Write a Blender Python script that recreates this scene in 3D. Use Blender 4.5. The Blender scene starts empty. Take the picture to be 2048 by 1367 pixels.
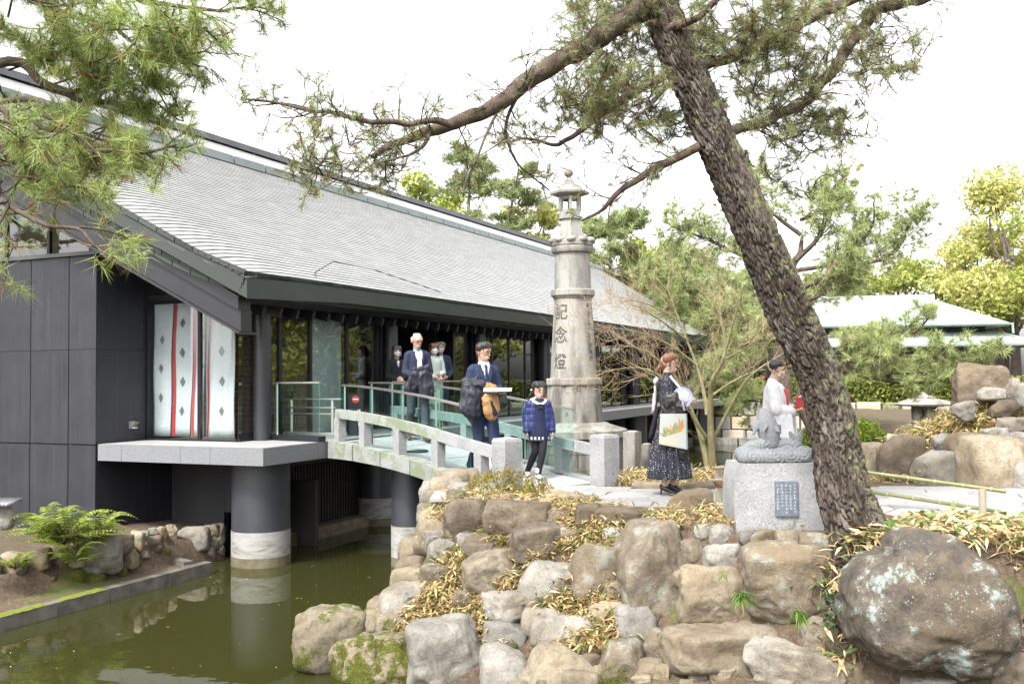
import bpy, bmesh, math, random
import numpy as np
from mathutils import Vector, Matrix
R = math.radians
rng = np.random.default_rng(7)
random.seed(7)
scene = bpy.context.scene
COL = scene.collection

# ---------------------------------------------------------------- camera, sky, sun, exposure
CAM_H, PITCH, ROLL, LENS = 1.37, R(2.04), R(-0.53), 35.0
cam_d = bpy.data.cameras.new('camera'); cam = bpy.data.objects.new('camera', cam_d); COL.objects.link(cam)
cam_d.lens = LENS; cam_d.sensor_width = 36.0; cam_d.clip_start = 0.05; cam_d.clip_end = 2000
cam_mat = Matrix.Rotation(math.pi/2 + PITCH, 4, 'X') @ Matrix.Rotation(ROLL, 4, 'Z')
cam.matrix_world = Matrix.Translation((0, 0, CAM_H)) @ cam_mat
scene.camera = cam

SUN_EL, SUN_AZ = R(52), R(-150)          # azimuth from +Y towards +X (the sun stands behind the camera, to the left)
world = bpy.data.worlds.new('World'); scene.world = world; world.use_nodes = True
wn, wl = world.node_tree.nodes, world.node_tree.links
bg = wn['Background']; sky = wn.new('ShaderNodeTexSky'); sky.sky_type = 'NISHITA'; sky.sun_disc = False
sky.sun_elevation = SUN_EL; sky.sun_rotation = SUN_AZ; sky.air_density = 1.0; sky.dust_density = 4.0; sky.ozone_density = 1.0
hs = wn.new('ShaderNodeHueSaturation'); hs.inputs['Saturation'].default_value = 0.10; hs.inputs['Value'].default_value = 1.25
wl.new(sky.outputs[0], hs.inputs['Color']); wl.new(hs.outputs[0], bg.inputs['Color'])
bg.inputs['Strength'].default_value = 0.14
sun_d = bpy.data.lights.new('sun', 'SUN'); sun_d.energy = 1.5; sun_d.angle = R(10); sun_d.color = (1.0, 0.95, 0.87)
sun = bpy.data.objects.new('sun', sun_d); COL.objects.link(sun)
sdir = Vector((math.sin(SUN_AZ)*math.cos(SUN_EL), math.cos(SUN_AZ)*math.cos(SUN_EL), math.sin(SUN_EL)))
sun.rotation_euler = sdir.to_track_quat('Z', 'Y').to_euler(); sun.location = (0, 0, 30)
vs = scene.view_settings
vs.view_transform = 'Standard'; vs.look = 'None'; vs.gamma = 1.0; vs.use_curve_mapping = False; vs.exposure = 1.64
cy = scene.cycles
cy.max_bounces = 8; cy.diffuse_bounces = 3; cy.glossy_bounces = 4; cy.transmission_bounces = 6; cy.transparent_max_bounces = 24
cy.caustics_reflective = False; cy.caustics_refractive = False; cy.use_denoising = True
cy.sample_clamp_indirect = 6

# ---------------------------------------------------------------- placing helpers (photo coordinates -> places in the world)
FPX = 2048 * LENS / 36.0
_M3 = cam_mat.to_3x3()
def ray(px, py):
    d = _M3 @ Vector(((px - 1024) / FPX, -(py - 683.5) / FPX, -1.0)); return d / d.y
def at(px, py, depth):
    d = ray(px, py); return Vector((d.x * depth, depth, CAM_H + d.z * depth))
def atz(px, py, z):
    d = ray(px, py); return at(px, py, (z - CAM_H) / d.z)

# ---------------------------------------------------------------- numpy noise
def _hash(ix, iy, iz, s):
    h = (ix * 374761393 + iy * 668265263 + iz * 2147483647 + s * 1274126177) & 0xffffffff
    h = ((h ^ (h >> 13)) * 1274126177) & 0xffffffff
    h = ((h ^ (h >> 16)) * 2246822519) & 0xffffffff
    return ((h ^ (h >> 15)) & 0xffffff) / float(0xffffff)
def vnoise(P, s=0):
    P = np.asarray(P, float); I = np.floor(P).astype(np.int64); F = P - I; F = F * F * (3 - 2 * F)
    out = 0
    for dx in (0, 1):
        wx = F[:, 0] if dx else 1 - F[:, 0]
        for dy in (0, 1):
            wy = F[:, 1] if dy else 1 - F[:, 1]
            for dz in (0, 1):
                wz = F[:, 2] if dz else 1 - F[:, 2]
                out = out + wx * wy * wz * _hash(I[:, 0] + dx, I[:, 1] + dy, I[:, 2] + dz, s)
    return out * 2 - 1
def fbm(P, o=4, s=0, gain=.5):
    P = np.asarray(P, float); a = 1; t = 0
    for k in range(o):
        t = t + a * vnoise(P * (2.03 ** k), s + k * 17); a *= gain
    return t
def worley(P, s=0):
    P = np.asarray(P, float); I = np.floor(P).astype(np.int64); f1 = np.full(len(P), 9.); f2 = f1.copy()
    for dx in (-1, 0, 1):
        for dy in (-1, 0, 1):
            for dz in (-1, 0, 1):
                J = I + np.array([dx, dy, dz])
                c = np.stack([J[:, k] + _hash(J[:, 0], J[:, 1], J[:, 2], s + k + 1) for k in range(3)], 1)
                d = np.linalg.norm(c - P, axis=1)
                f2 = np.minimum(f2, np.maximum(f1, d)); f1 = np.minimum(f1, d)
    return f1, f2

# ---------------------------------------------------------------- mesh builder
def unit(v): v = Vector(v); return v.normalized()
class MB:
    def __init__(s): s.v = []; s.f = []; s.m = []; s.n = 0
    def add(s, verts, faces, mi=0):
        b = s.n; verts = [tuple(p) for p in verts]
        s.v.extend(verts); s.f.extend([tuple(i + b for i in f) for f in faces]); s.m.extend([mi] * len(faces)); s.n += len(verts); return s
    def hexa(s, p, mi=0):     # 4 bottom points then 4 top points, both counter-clockwise from above
        return s.add(p, [(3, 2, 1, 0), (4, 5, 6, 7), (0, 1, 5, 4), (1, 2, 6, 5), (2, 3, 7, 6), (3, 0, 4, 7)], mi)
    def box(s, c, size, ax=None, ay=None, az=None, mi=0):
        c = Vector(c); ax = Vector(ax or (1, 0, 0)) * size[0] / 2; ay = Vector(ay or (0, 1, 0)) * size[1] / 2; az = Vector(az or (0, 0, 1)) * size[2] / 2
        return s.hexa([c - ax - ay - az, c + ax - ay - az, c + ax + ay - az, c - ax + ay - az, c - ax - ay + az, c + ax - ay + az, c + ax + ay + az, c - ax + ay + az], mi)
    def bar(s, p, q, w, h, up=(0, 0, 1), mi=0):
        p, q = Vector(p), Vector(q); d = q - p; L = d.length; d.normalize(); sd = d.cross(Vector(up)); sd.normalize(); u = sd.cross(d)
        return s.box((p + q) / 2, (L, w, h), d, sd, u, mi)
    def tube(s, pts, rad, n=8, mi=0, cap=True):
        pts = [Vector(p) for p in pts]; k = len(pts)
        if not hasattr(rad, '__len__'): rad = [rad] * k
        ref = Vector((0, 0, 1)) if abs((pts[-1] - pts[0]).normalized().z) < .9 else Vector((1, 0, 0))
        V = []
        for i, p in enumerate(pts):
            t = (pts[min(i + 1, k - 1)] - pts[max(i - 1, 0)]).normalized(); a = t.cross(ref)
            if a.length < 1e-5: a = t.cross(Vector((0, 1, 0)))
            a.normalize(); b = t.cross(a); ref = -b if False else ref
            for j in range(n):
                th = 2 * math.pi * j / n; V.append(p + (a * math.cos(th) + b * math.sin(th)) * rad[i])
        F = [(i * n + j, i * n + (j + 1) % n, (i + 1) * n + (j + 1) % n, (i + 1) * n + j) for i in range(k - 1) for j in range(n)]
        if cap: F += [tuple(range(n))[::-1], tuple(range((k - 1) * n, k * n))]
        return s.add(V, F, mi)
    def lathe(s, prof, c=(0, 0, 0), n=24, rot=0, mi=0, cap=True, sx=1, sy=1):
        c = Vector(c); V = []
        for r, z in prof:
            for j in range(n):
                th = rot + 2 * math.pi * j / n; V.append(c + Vector((math.cos(th) * r * sx, math.sin(th) * r * sy, z)))
        k = len(prof)
        F = [(i * n + j, i * n + (j + 1) % n, (i + 1) * n + (j + 1) % n, (i + 1) * n + j) for i in range(k - 1) for j in range(n)]
        if cap: F += [tuple(range(n))[::-1], tuple(range((k - 1) * n, k * n))]
        return s.add(V, F, mi)
    def prism(s, poly, z0, z1, mi=0):
        n = len(poly); V = [(p[0], p[1], z0) for p in poly] + [(p[0], p[1], z1) for p in poly]
        return s.add(V, [tuple(range(n))[::-1], tuple(range(n, 2 * n))] + [(i, (i + 1) % n, n + (i + 1) % n, n + i) for i in range(n)], mi)
    def ell(s, c, r, n=12, m=8, mi=0, rot=None):
        c = Vector(c); V = []; r = (r, r, r) if not hasattr(r, '__len__') else r
        for i in range(1, m):
            ph = math.pi * i / m
            for j in range(n):
                th = 2 * math.pi * j / n; p = Vector((r[0] * math.sin(ph) * math.cos(th), r[1] * math.sin(ph) * math.sin(th), -r[2] * math.cos(ph)))
                V.append(c + (rot @ p if rot else p))
        a = Vector((0, 0, -r[2])); b = Vector((0, 0, r[2])); V += [c + (rot @ a if rot else a), c + (rot @ b if rot else b)]
        A = (m - 1) * n
        F = [(i * n + j, i * n + (j + 1) % n, (i + 1) * n + (j + 1) % n, (i + 1) * n + j) for i in range(m - 2) for j in range(n)]
        F += [(A, (j + 1) % n, j) for j in range(n)] + [(A + 1, (m - 2) * n + j, (m - 2) * n + (j + 1) % n) for j in range(n)]
        return s.add(V, F, mi)
    def mesh(s, name, off=(0, 0, 0), smooth=False, angle=None):
        me = bpy.data.meshes.new(name); o = Vector(off)
        me.from_pydata([(p[0] - o.x, p[1] - o.y, p[2] - o.z) for p in s.v], [], s.f)
        if any(s.m): me.polygons.foreach_set('material_index', s.m)
        me.update()
        if smooth:
            me.polygons.foreach_set('use_smooth', [True] * len(me.polygons))
            if angle: me.set_sharp_from_angle(angle=R(angle))
        return me
def npmesh(name, V, F, off=(0, 0, 0), smooth=False, mi=None):
    """V (n,3); F (m,3) or (m,4)"""
    V = np.asarray(V, np.float32) - np.asarray(off, np.float32); F = np.asarray(F, np.int32); k = F.shape[1]
    me = bpy.data.meshes.new(name); me.vertices.add(len(V)); me.vertices.foreach_set('co', V.ravel())
    me.loops.add(F.size); me.loops.foreach_set('vertex_index', F.ravel()); me.polygons.add(len(F))
    me.polygons.foreach_set('loop_start', np.arange(0, F.size, k, dtype=np.int32))
    if mi is not None: me.polygons.foreach_set('material_index', np.asarray(mi, np.int32))
    if smooth: me.polygons.foreach_set('use_smooth', np.ones(len(F), bool))
    me.update(calc_edges=True); return me
def link(name, me, mats=None, parent=None, loc=None):
    o = bpy.data.objects.new(name, me); COL.objects.link(o)
    if mats is not None and me is not None and len(me.materials) == 0:
        for m in (mats if isinstance(mats, (list, tuple)) else [mats]): me.materials.append(m)
    if parent: o.parent = parent
    if loc is not None: o.location = loc
    return o
def org(o):
    p = Vector((0, 0, 0))
    while o: p += o.location; o = o.parent
    return p
def thing(name, label, cat, loc=(0, 0, 0), group=None):
    o = bpy.data.objects.new(name, None); COL.objects.link(o); o.location = loc; o.empty_display_size = .2
    tag(o, label, cat, group); return o
def tag(o, label=None, cat=None, group=None, kind=None):
    if label: o['label'] = label
    if cat: o['category'] = cat
    if group: o['group'] = group
    if kind: o['kind'] = kind
    return o
def part(root, name, mb, mats, smooth=False, angle=None, label=None, kind=None):
    """mb in world coordinates -> a child mesh of root"""
    o = link(name, mb.mesh(name, org(root), smooth, angle), mats, root)
    if label: o['label'] = label
    if kind: o['kind'] = kind
    return o

# ---------------------------------------------------------------- materials
def newmat(name):
    m = bpy.data.materials.new(name); m.use_nodes = True; nt = m.node_tree; return m, nt.nodes, nt.links, nt.nodes['Principled BSDF']
def coords(n, l, scale=(1, 1, 1), rnd=True):
    tc = n.new('ShaderNodeTexCoord'); mp = n.new('ShaderNodeMapping'); l.new(tc.outputs['Object'], mp.inputs['Vector']); mp.inputs['Scale'].default_value = scale
    if rnd:
        oi = n.new('ShaderNodeObjectInfo'); mu = n.new('ShaderNodeMath'); mu.operation = 'MULTIPLY'; mu.inputs[1].default_value = 37.0
        l.new(oi.outputs['Random'], mu.inputs[0]); l.new(mu.outputs[0], mp.inputs['Location'])
    return mp.outputs[0]
def noise(n, l, co, scale, detail=5, rough=.55, dist=0):
    t = n.new('ShaderNodeTexNoise'); t.inputs['Scale'].default_value = scale; t.inputs['Detail'].default_value = detail; t.inputs['Roughness'].default_value = rough
    t.inputs['Distortion'].default_value = dist; l.new(co, t.inputs['Vector']); return t.outputs['Fac']
def ramp(n, l, fac, stops, interp='LINEAR'):
    r = n.new('ShaderNodeValToRGB'); e = r.color_ramp.elements; r.color_ramp.interpolation = interp
    while len(e) < len(stops): e.new(.5)
    for i, (p, c) in enumerate(stops): e[i].position = p; e[i].color = (*c, 1) if hasattr(c, '__len__') else (c, c, c, 1)
    l.new(fac, r.inputs[0]); return r.outputs[0]
def mix(n, l, fac, a, b, mode='MIX'):
    m = n.new('ShaderNodeMix'); m.data_type = 'RGBA'; m.blend_type = mode
    for sk, v in ((m.inputs[0], fac), (m.inputs[6], a), (m.inputs[7], b)):
        if isinstance(v, bpy.types.NodeSocket): l.new(v, sk)
        elif hasattr(v, '__len__'): sk.default_value = (*v, 1)
        else: sk.default_value = v
    return m.outputs[2]
def math_(n, l, op, a, b=0.0, clamp=False):
    m = n.new('ShaderNodeMath'); m.operation = op; m.use_clamp = clamp
    for k, v in enumerate((a, b)):
        if isinstance(v, bpy.types.NodeSocket): l.new(v, m.inputs[k])
        else: m.inputs[k].default_value = v
    return m.outputs[0]
def bump(n, l, p, h, strength=.3, dist=.02, prev=None):
    b = n.new('ShaderNodeBump'); b.inputs['Strength'].default_value = strength; b.inputs['Distance'].default_value = dist; l.new(h, b.inputs['Height'])
    if prev is not None: l.new(prev, b.inputs['Normal'])
    l.new(b.outputs[0], p.inputs['Normal']); return b.outputs[0]
def basic(name, c1, c2=None, scale=6, rough=.7, metal=0, bmp=0, bscale=60, spec=.5, stretch=(1, 1, 1), sheen=0, trans=0, detail=5, lo=.35, hi=.65, rnd=True, dist=.01):
    m, n, l, p = newmat(name); c2 = c2 or tuple(x * .8 for x in c1)
    co = coords(n, l, stretch, rnd); f = noise(n, l, co, scale, detail)
    l.new(ramp(n, l, f, [(lo, c1), (hi, c2)]), p.inputs['Base Color'])
    p.inputs['Roughness'].default_value = rough; p.inputs['Metallic'].default_value = metal; p.inputs['Specular IOR Level'].default_value = spec
    if bmp: bump(n, l, p, noise(n, l, co, bscale, 4), bmp, dist)
    return m
def leafmat(name, stops, scale=3.0, rough=.55, trans=.35, per_face=True):
    """foliage: colour by a per-leaf random attribute, thin leaves let light through"""
    m, n, l, p = newmat(name)
    at_ = n.new('ShaderNodeAttribute'); at_.attribute_name = 'tone'
    col = ramp(n, l, at_.outputs['Fac'], stops)
    l.new(col, p.inputs['Base Color']); p.inputs['Roughness'].default_value = rough; p.inputs['Specular IOR Level'].default_value = .3
    tr = n.new('ShaderNodeBsdfTranslucent'); l.new(col, tr.inputs['Color']); mx = n.new('ShaderNodeMixShader'); mx.inputs[0].default_value = trans
    l.new(p.outputs[0], mx.inputs[1]); l.new(tr.outputs[0], mx.inputs[2]); l.new(mx.outputs[0], n['Material Output'].inputs['Surface']); return m
def glassmat(name, tint, ior=1.5, rough=0.0, wav=0.0):
    m, n, l, p = newmat(name); n.remove(p)
    fr = n.new('ShaderNodeFresnel'); fr.inputs['IOR'].default_value = ior
    tr = n.new('ShaderNodeBsdfTransparent'); tr.inputs['Color'].default_value = (*tint, 1)
    gl = n.new('ShaderNodeBsdfGlossy'); gl.inputs['Roughness'].default_value = rough; gl.inputs['Color'].default_value = (1, 1, 1, 1)
    if wav:
        co = coords(n, l, rnd=False); b = n.new('ShaderNodeBump'); b.inputs['Strength'].default_value = wav; b.inputs['Distance'].default_value = .02
        l.new(noise(n, l, co, 1.5, 2), b.inputs['Height']); l.new(b.outputs[0], gl.inputs['Normal'])
    ge = n.new('ShaderNodeNewGeometry'); fac = math_(n, l, 'MULTIPLY', fr.outputs[0], math_(n, l, 'SUBTRACT', 1.0, ge.outputs['Backfacing']))
    mx = n.new('ShaderNodeMixShader'); l.new(fac, mx.inputs[0]); l.new(tr.outputs[0], mx.inputs[1]); l.new(gl.outputs[0], mx.inputs[2])
    l.new(mx.outputs[0], n['Material Output'].inputs['Surface']); return m
def set_tone(me, per_poly):
    a = me.attributes.new('tone', 'FLOAT', 'FACE'); a.data.foreach_set('value', np.asarray(per_poly, np.float32))
# ================================================================ THE SETTING: ground, pond, path
U = Vector((math.sin(R(24.2)), math.cos(R(24.2)), 0)); Vv = Vector((-U.y, U.x, 0)); P0 = Vector((-3.5, 14.0, 0))
def W(s, t, z=0.0): p = P0 + U * s + Vv * t; return Vector((p.x, p.y, z))
ZF, ZW = 0.41, -1.37         # hall floor, water level
POND = np.array([(-1.6, 2), (-1.65, 7.5), (-1.65, 9.4), (-1.4, 11.3), (-1.0, 12.6), (-.45, 13.4), (.15, 14.0), (.1, 16.2), (1.9, 16.2), (2.4, 14.9), (4.2, 15.3), (6.6, 17.5), (9.2, 24),
                 (11.5, 34), (13.5, 44), (9.5, 45.5), (7.7, 46.2), (-5.3, 17.2), (-4.55, 15.5), (-5.05, 14.0), (-5.8, 12.9), (-6.3, 11.9), (-7.2, 10), (-8.3, 2)])
def seg_sd(X, Y, poly):
    d = np.full(X.shape, 1e9); ins = np.zeros(X.shape, bool); n = len(poly)
    for i in range(n):
        ax, ay = poly[i]; bx, by = poly[(i + 1) % n]; ex, ey = bx - ax, by - ay
        t = np.clip(((X - ax) * ex + (Y - ay) * ey) / (ex * ex + ey * ey), 0, 1)
        d = np.minimum(d, np.hypot(X - ax - t * ex, Y - ay - t * ey))
        c = ((ay > Y) != (by > Y)); ins ^= c & (X < (bx - ax) * (Y - ay) / (by - ay + 1e-12) + ax)
    return np.where(ins, d, -d)
def sstep(t): t = np.clip(t, 0, 1); return t * t * (3 - 2 * t)
def ground_h(X, Y):
    X = np.asarray(X, float); Y = np.asarray(Y, float)
    ye = np.interp(X, [-3, -.9, 0, .6, 1.2, 1.7, 2.2, 3.0, 3.4, 4.5, 8, 12], [11.6, 11.3, 10.75, 10.35, 9.9, 9.2, 8.5, 8.05, 8.0, 8.1, 8.0, 8.0])
    wd = np.interp(X, [-1, .4, 1.3, 2.0, 3, 6], [2.5, 2.2, 1.5, .5, .45, .7]); zb = np.interp(X, [-1, 0, 1, 2, 9], [-1.45, -1.3, -1.15, -1.08, -1.0])
    land = zb * sstep((ye - Y) / wd)
    land = np.minimum(land, -1.3 * sstep((-.45 - X - .12 * np.maximum(Y - 10, 0)) / .95) * (Y < 16) * (X > -4))
    land = land + 1.1 * np.exp(-((X - 7.6) / 1.7) ** 2 - ((Y - 14.9) / 1.2) ** 2) * sstep((Y - 12.2) / .7)
    left = (X < -4.2) & (Y < 17.6) | (X < -7)
    land = np.where(left, -.93 + .04 * np.sin(X * 2.3 + Y), land)
    sd = seg_sd(X, Y, POND); h = land + (-1.8 - land) * sstep((sd + .12) / .45)
    strip = (sd > 0) & (X < -3.9) & (Y < 14.35)
    cx = np.interp(Y, [2, 8, 11.1, 14.2], [-8.4, -6.95, -5.7, -4.42]); h = np.where(strip & (X < cx), np.maximum(h, -1.26), h)
    n = fbm(np.stack([X.ravel() * 1.7, Y.ravel() * 1.7, np.zeros(X.size)], 1), 4, 3).reshape(X.shape) * .035
    return h + n * (h > -1.5) * ((Y < 10.2) | (X < -2) | (Y > 14) | (h < -.05))
def ax_(segs): return np.concatenate([np.arange(a, b, d) for a, b, d in segs])
gx = ax_([(-420, -60, 40), (-60, -12, 4), (-12, -7, .4), (-7, 9.5, .11), (9.5, 20, .7), (20, 60, 5), (60, 421, 40)])
gy = ax_([(-60, 0, 10), (0, 5.5, .5), (5.5, 17.5, .11), (17.5, 50, .75), (50, 90, 5), (90, 700, 60)])
GX, GY = np.meshgrid(gx, gy); GZ = ground_h(GX, GY)
def grid_faces(nx, ny):
    i = np.arange(ny - 1)[:, None] * nx + np.arange(nx - 1)[None]; i = i.ravel(); return np.stack([i, i + 1, i + nx + 1, i + nx], 1)
def hz(x, y): return float(ground_h(np.array([x]), np.array([y]))[0])
def on_ground(px, py, off=0.0):
    """where the view ray through a photo point meets the ground sheet"""
    d = ray(px, py); ys = np.linspace(5.6, 60, 1600); z = CAM_H + d.z * ys; h = ground_h(d.x * ys, ys) + off
    k = np.argmax(z <= h); return Vector((d.x * ys[k], ys[k], float(h[k])))

def soilmat():
    m, n, l, p = newmat('garden_soil'); co = coords(n, l, rnd=False)
    a = noise(n, l, co, 1.3, 6); b = noise(n, l, co, 22, 6, .7); c = noise(n, l, co, .45, 3)
    base = ramp(n, l, b, [(.3, (.045, .03, .02)), (.5, (.085, .06, .04)), (.7, (.16, .12, .085))])
    base = mix(n, l, ramp(n, l, a, [(.55, 0), (.63, 1)]), base, (.075, .095, .018))
    base = mix(n, l, ramp(n, l, noise(n, l, co, 4, 5, .7), [(.52, 0), (.62, .45)]), base, (.10, .058, .035))
    l.new(base, p.inputs['Base Color']); p.inputs['Roughness'].default_value = .95
    bump(n, l, p, b, .8, .03); return m
M_soil = soilmat()
gm = npmesh('ground', np.stack([GX.ravel(), GY.ravel(), GZ.ravel()], 1), grid_faces(len(gx), len(gy)), smooth=True)
tag(link('ground', gm, M_soil), kind='structure')

# water: a clear, still sheet over the muddy bed
def watermat():
    m, n, l, p = newmat('pond_water'); n.remove(p); co = coords(n, l, rnd=False)
    b = n.new('ShaderNodeBump'); b.inputs['Strength'].default_value = .09; b.inputs['Distance'].default_value = .02; l.new(noise(n, l, co, 2.2, 3, .5), b.inputs['Height'])
    fr = n.new('ShaderNodeFresnel'); fr.inputs['IOR'].default_value = 1.4; l.new(b.outputs[0], fr.inputs['Normal'])
    gl = n.new('ShaderNodeBsdfGlossy'); gl.inputs['Roughness'].default_value = .015; gl.inputs['Color'].default_value = (.95, .97, .95, 1); l.new(b.outputs[0], gl.inputs['Normal'])
    tr = n.new('ShaderNodeBsdfTransparent'); tr.inputs['Color'].default_value = (.40, .43, .21, 1)
    df = n.new('ShaderNodeBsdfDiffuse'); df.inputs['Color'].default_value = (.05, .051, .016, 1)
    m1 = n.new('ShaderNodeMixShader'); m1.inputs[0].default_value = .55; l.new(tr.outputs[0], m1.inputs[1]); l.new(df.outputs[0], m1.inputs[2])
    m2 = n.new('ShaderNodeMixShader'); l.new(fr.outputs[0], m2.inputs[0]); l.new(m1.outputs[0], m2.inputs[1]); l.new(gl.outputs[0], m2.inputs[2])
    l.new(m2.outputs[0], n['Material Output'].inputs['Surface']); return m
wp = [(-9.5, 1.5), (-1.2, 1.5), (-1.2, 9), (0, 13.2), (3, 14.2), (7.2, 16), (10, 23), (13, 33), (15, 45), (7.5, 48.5), (-6, 19), (-4.6, 16.2), (-6.5, 13.2), (-9, 9)]
mb = MB(); mb.add([(x, y, ZW) for x, y in wp], [tuple(range(len(wp)))]); tag(link('pond_water', mb.mesh('pond_water'), watermat()), kind='structure')

# ---------------------------------------------------------------- materials of the hall
def concmat(name, a, b, dust):
    m, n, l, p = newmat(name); co = coords(n, l); col = ramp(n, l, noise(n, l, co, 2.0, 7, .6), [(.3, a), (.7, b)]); st = noise(n, l, coords(n, l, (7, 7, .22)), 1.6, 6, .65)
    col = mix(n, l, ramp(n, l, st, [(.5, 0), (.72, .55)]), col, dust); col = mix(n, l, ramp(n, l, noise(n, l, coords(n, l, (9, 9, .4)), 2.5, 4, .6), [(.56, 0), (.68, .5)]), col, tuple(x * .45 for x in a)); col = mix(n, l, ramp(n, l, noise(n, l, co, 70, 2, .5), [(.70, 0), (.76, .5)]), col, (.09, .09, .095))
    l.new(col, p.inputs['Base Color']); l.new(math_(n, l, 'ADD', math_(n, l, 'MULTIPLY', noise(n, l, co, 3, 5), .35), .34), p.inputs['Roughness']); bump(n, l, p, noise(n, l, co, 60, 5, .7), .15, .005); return m
M_conc = concmat('dark_concrete', (.0135, .0145, .0205), (.023, .0242, .032), (.04, .041, .047))
M_conc2 = basic('dark_concrete_stained', (.017, .017, .02), (.034, .032, .033), 1.2, .7, bmp=.15, bscale=60, stretch=(1, 1, .25), dist=.004)
M_steel = basic('black_steel', (.012, .012, .016), (.017, .017, .022), 2, .35, metal=.3)
M_beam = basic('dark_painted_beam', (.009, .009, .0125), (.013, .013, .0165), 2, .4)
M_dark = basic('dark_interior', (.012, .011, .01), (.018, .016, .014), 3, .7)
M_wood_in = basic('brown_interior_wood', (.11, .055, .024), (.17, .09, .04), 2, .5, stretch=(1, 1, 14))
M_gran = basic('grey_granite', (.125, .13, .14), (.19, .195, .205), 60, .6, bmp=.25, bscale=90, detail=4, dist=.004)
M_paving = basic('pale_paving', (.25, .25, .245), (.32, .32, .31), 9, .55, bmp=.1, bscale=70, dist=.003)
M_glass = glassmat('window_glass', (.90, .925, .925), 2.1, wav=.04)
M_railglass = glassmat('railing_glass', (.87, .95, .935), 1.4)
M_glassedge = basic('glass_edge', (.05, .22, .2), (.07, .28, .25), 3, .15)
M_inox = basic('brushed_steel', (.55, .53, .5), (.62, .6, .57), 8, .28, metal=.9)
M_white = basic('white_paint', (.72, .72, .72), (.78, .78, .77), 4, .5)
def shinglemat(name, a, b, c, rough, spec=.5, metal=0.0):
    m, n, l, p = newmat(name); at_ = n.new('ShaderNodeAttribute'); at_.attribute_name = 'tone'; co = coords(n, l, rnd=False)
    col = mix(n, l, ramp(n, l, noise(n, l, co, 1.2, 5), [(.35, 0), (.7, .55)]), ramp(n, l, at_.outputs['Fac'], [(0, a), (1, b)]), c)
    l.new(col, p.inputs['Base Color']); p.inputs['Specular IOR Level'].default_value = spec; p.inputs['Metallic'].default_value = metal
    l.new(math_(n, l, 'ADD', math_(n, l, 'MULTIPLY', noise(n, l, co, 6, 4), .18), rough - .09), p.inputs['Roughness']); return m
M_roof = shinglemat('metal_roof_shingle', (.50, .495, .48), (.62, .61, .59), (.55, .55, .53), .36, .6, .75)
M_band = shinglemat('weathered_fascia_and_butt_shade', (.022, .026, .024), (.058, .066, .06), (.042, .052, .045), .55, .35, .0)

hall = thing('shrine_hall', 'long modern hall with dark concrete wall, glass front and sweeping grey shingled roof', 'building', W(0, 3, -1.4))
LEN, S0, T0, ZE, SL, K, WM = 31.3, .23, .49, 2.95, .59, .3, 5.75
def roof_pt(w, s, lift=0.0):
    a = max(0.0, 1 - (s - (S0 - K * w)) / 1.1); b = max(0.0, 1 - (S0 + LEN + K * w - s) / 1.1)
    return W(s, T0 + w, ZE + SL * w - .10 * (a * a + b * b) + lift)
# roof deck (solid slab) and the courses of shingles lying on it
mb = MB(); ws = np.linspace(0, WM + 1.7, 9); N = 12
for i in range(len(ws) - 1):
    for j in range(N):
        q = []
        for w, jj in ((ws[i], j), (ws[i], j + 1), (ws[i + 1], j + 1), (ws[i + 1], j)):
            a, b = S0 - K * w, S0 + LEN + K * w; f = jj / N; f = (f if 0 < jj < N else f); s = a + .02 + (b - a - .04) * f
            q.append((w, s))
        mb.hexa([roof_pt(w, s, -.30) for w, s in q] + [roof_pt(w, s, -.012) for w, s in q])
roof = part(hall, 'roof', mb, M_band); set_tone(roof.data, np.full(len(roof.data.polygons), .3))
V = []; F = []; tone = []
NC = 58; dw = WM / NC
def shingle_quad(P, lift0, lift1, tn):
    """P: lower-left, lower-right, upper-right, upper-left (w, s) -> top face and butt face"""
    b = len(V); (w0, sa), (_, sb), (w1, sc), (_, sd_) = P
    V.extend([roof_pt(w0, sa, lift0), roof_pt(w0, sb, lift0), roof_pt(w1, sc, lift1), roof_pt(w1, sd_, lift1), roof_pt(w0, sa, -.012), roof_pt(w0, sb, -.012), roof_pt(w1, sc, -.012), roof_pt(w1, sd_, -.012)])
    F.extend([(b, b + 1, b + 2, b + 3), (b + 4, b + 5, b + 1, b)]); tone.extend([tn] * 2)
for c in range(NC):
    w0, w1 = c * dw, (c + 1) * dw; s = S0 - K * w0 - .02; end = S0 + LEN + K * w0; k = 0; s += (.0 if c % 2 else .17)
    first = S0 - K * w0 - .02
    cuts = [first] + list(np.arange(s + random.uniform(.1, .34), end, .34)) + [end]
    for a, b in zip(cuts[:-1], cuts[1:]):
        jl = random.uniform(-.0015, .0015)
        shingle_quad([(w0, a + .001), (w0, b - .001), (w1, b - .001), (w1, a + .001)],  .013 + jl, .002, random.random())
me = npmesh('roof_shingles', np.array([tuple(p) for p in V]), np.array(F), org(roof)); set_tone(me, tone)
me.polygons.foreach_set('material_index', np.tile([0, 1], len(F) // 2).astype(np.int32)); tag(link('roof_shingles', me, [M_roof, M_band], roof), kind='stuff')  # butt faces take the dark material as a painted shadow gap between courses
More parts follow.
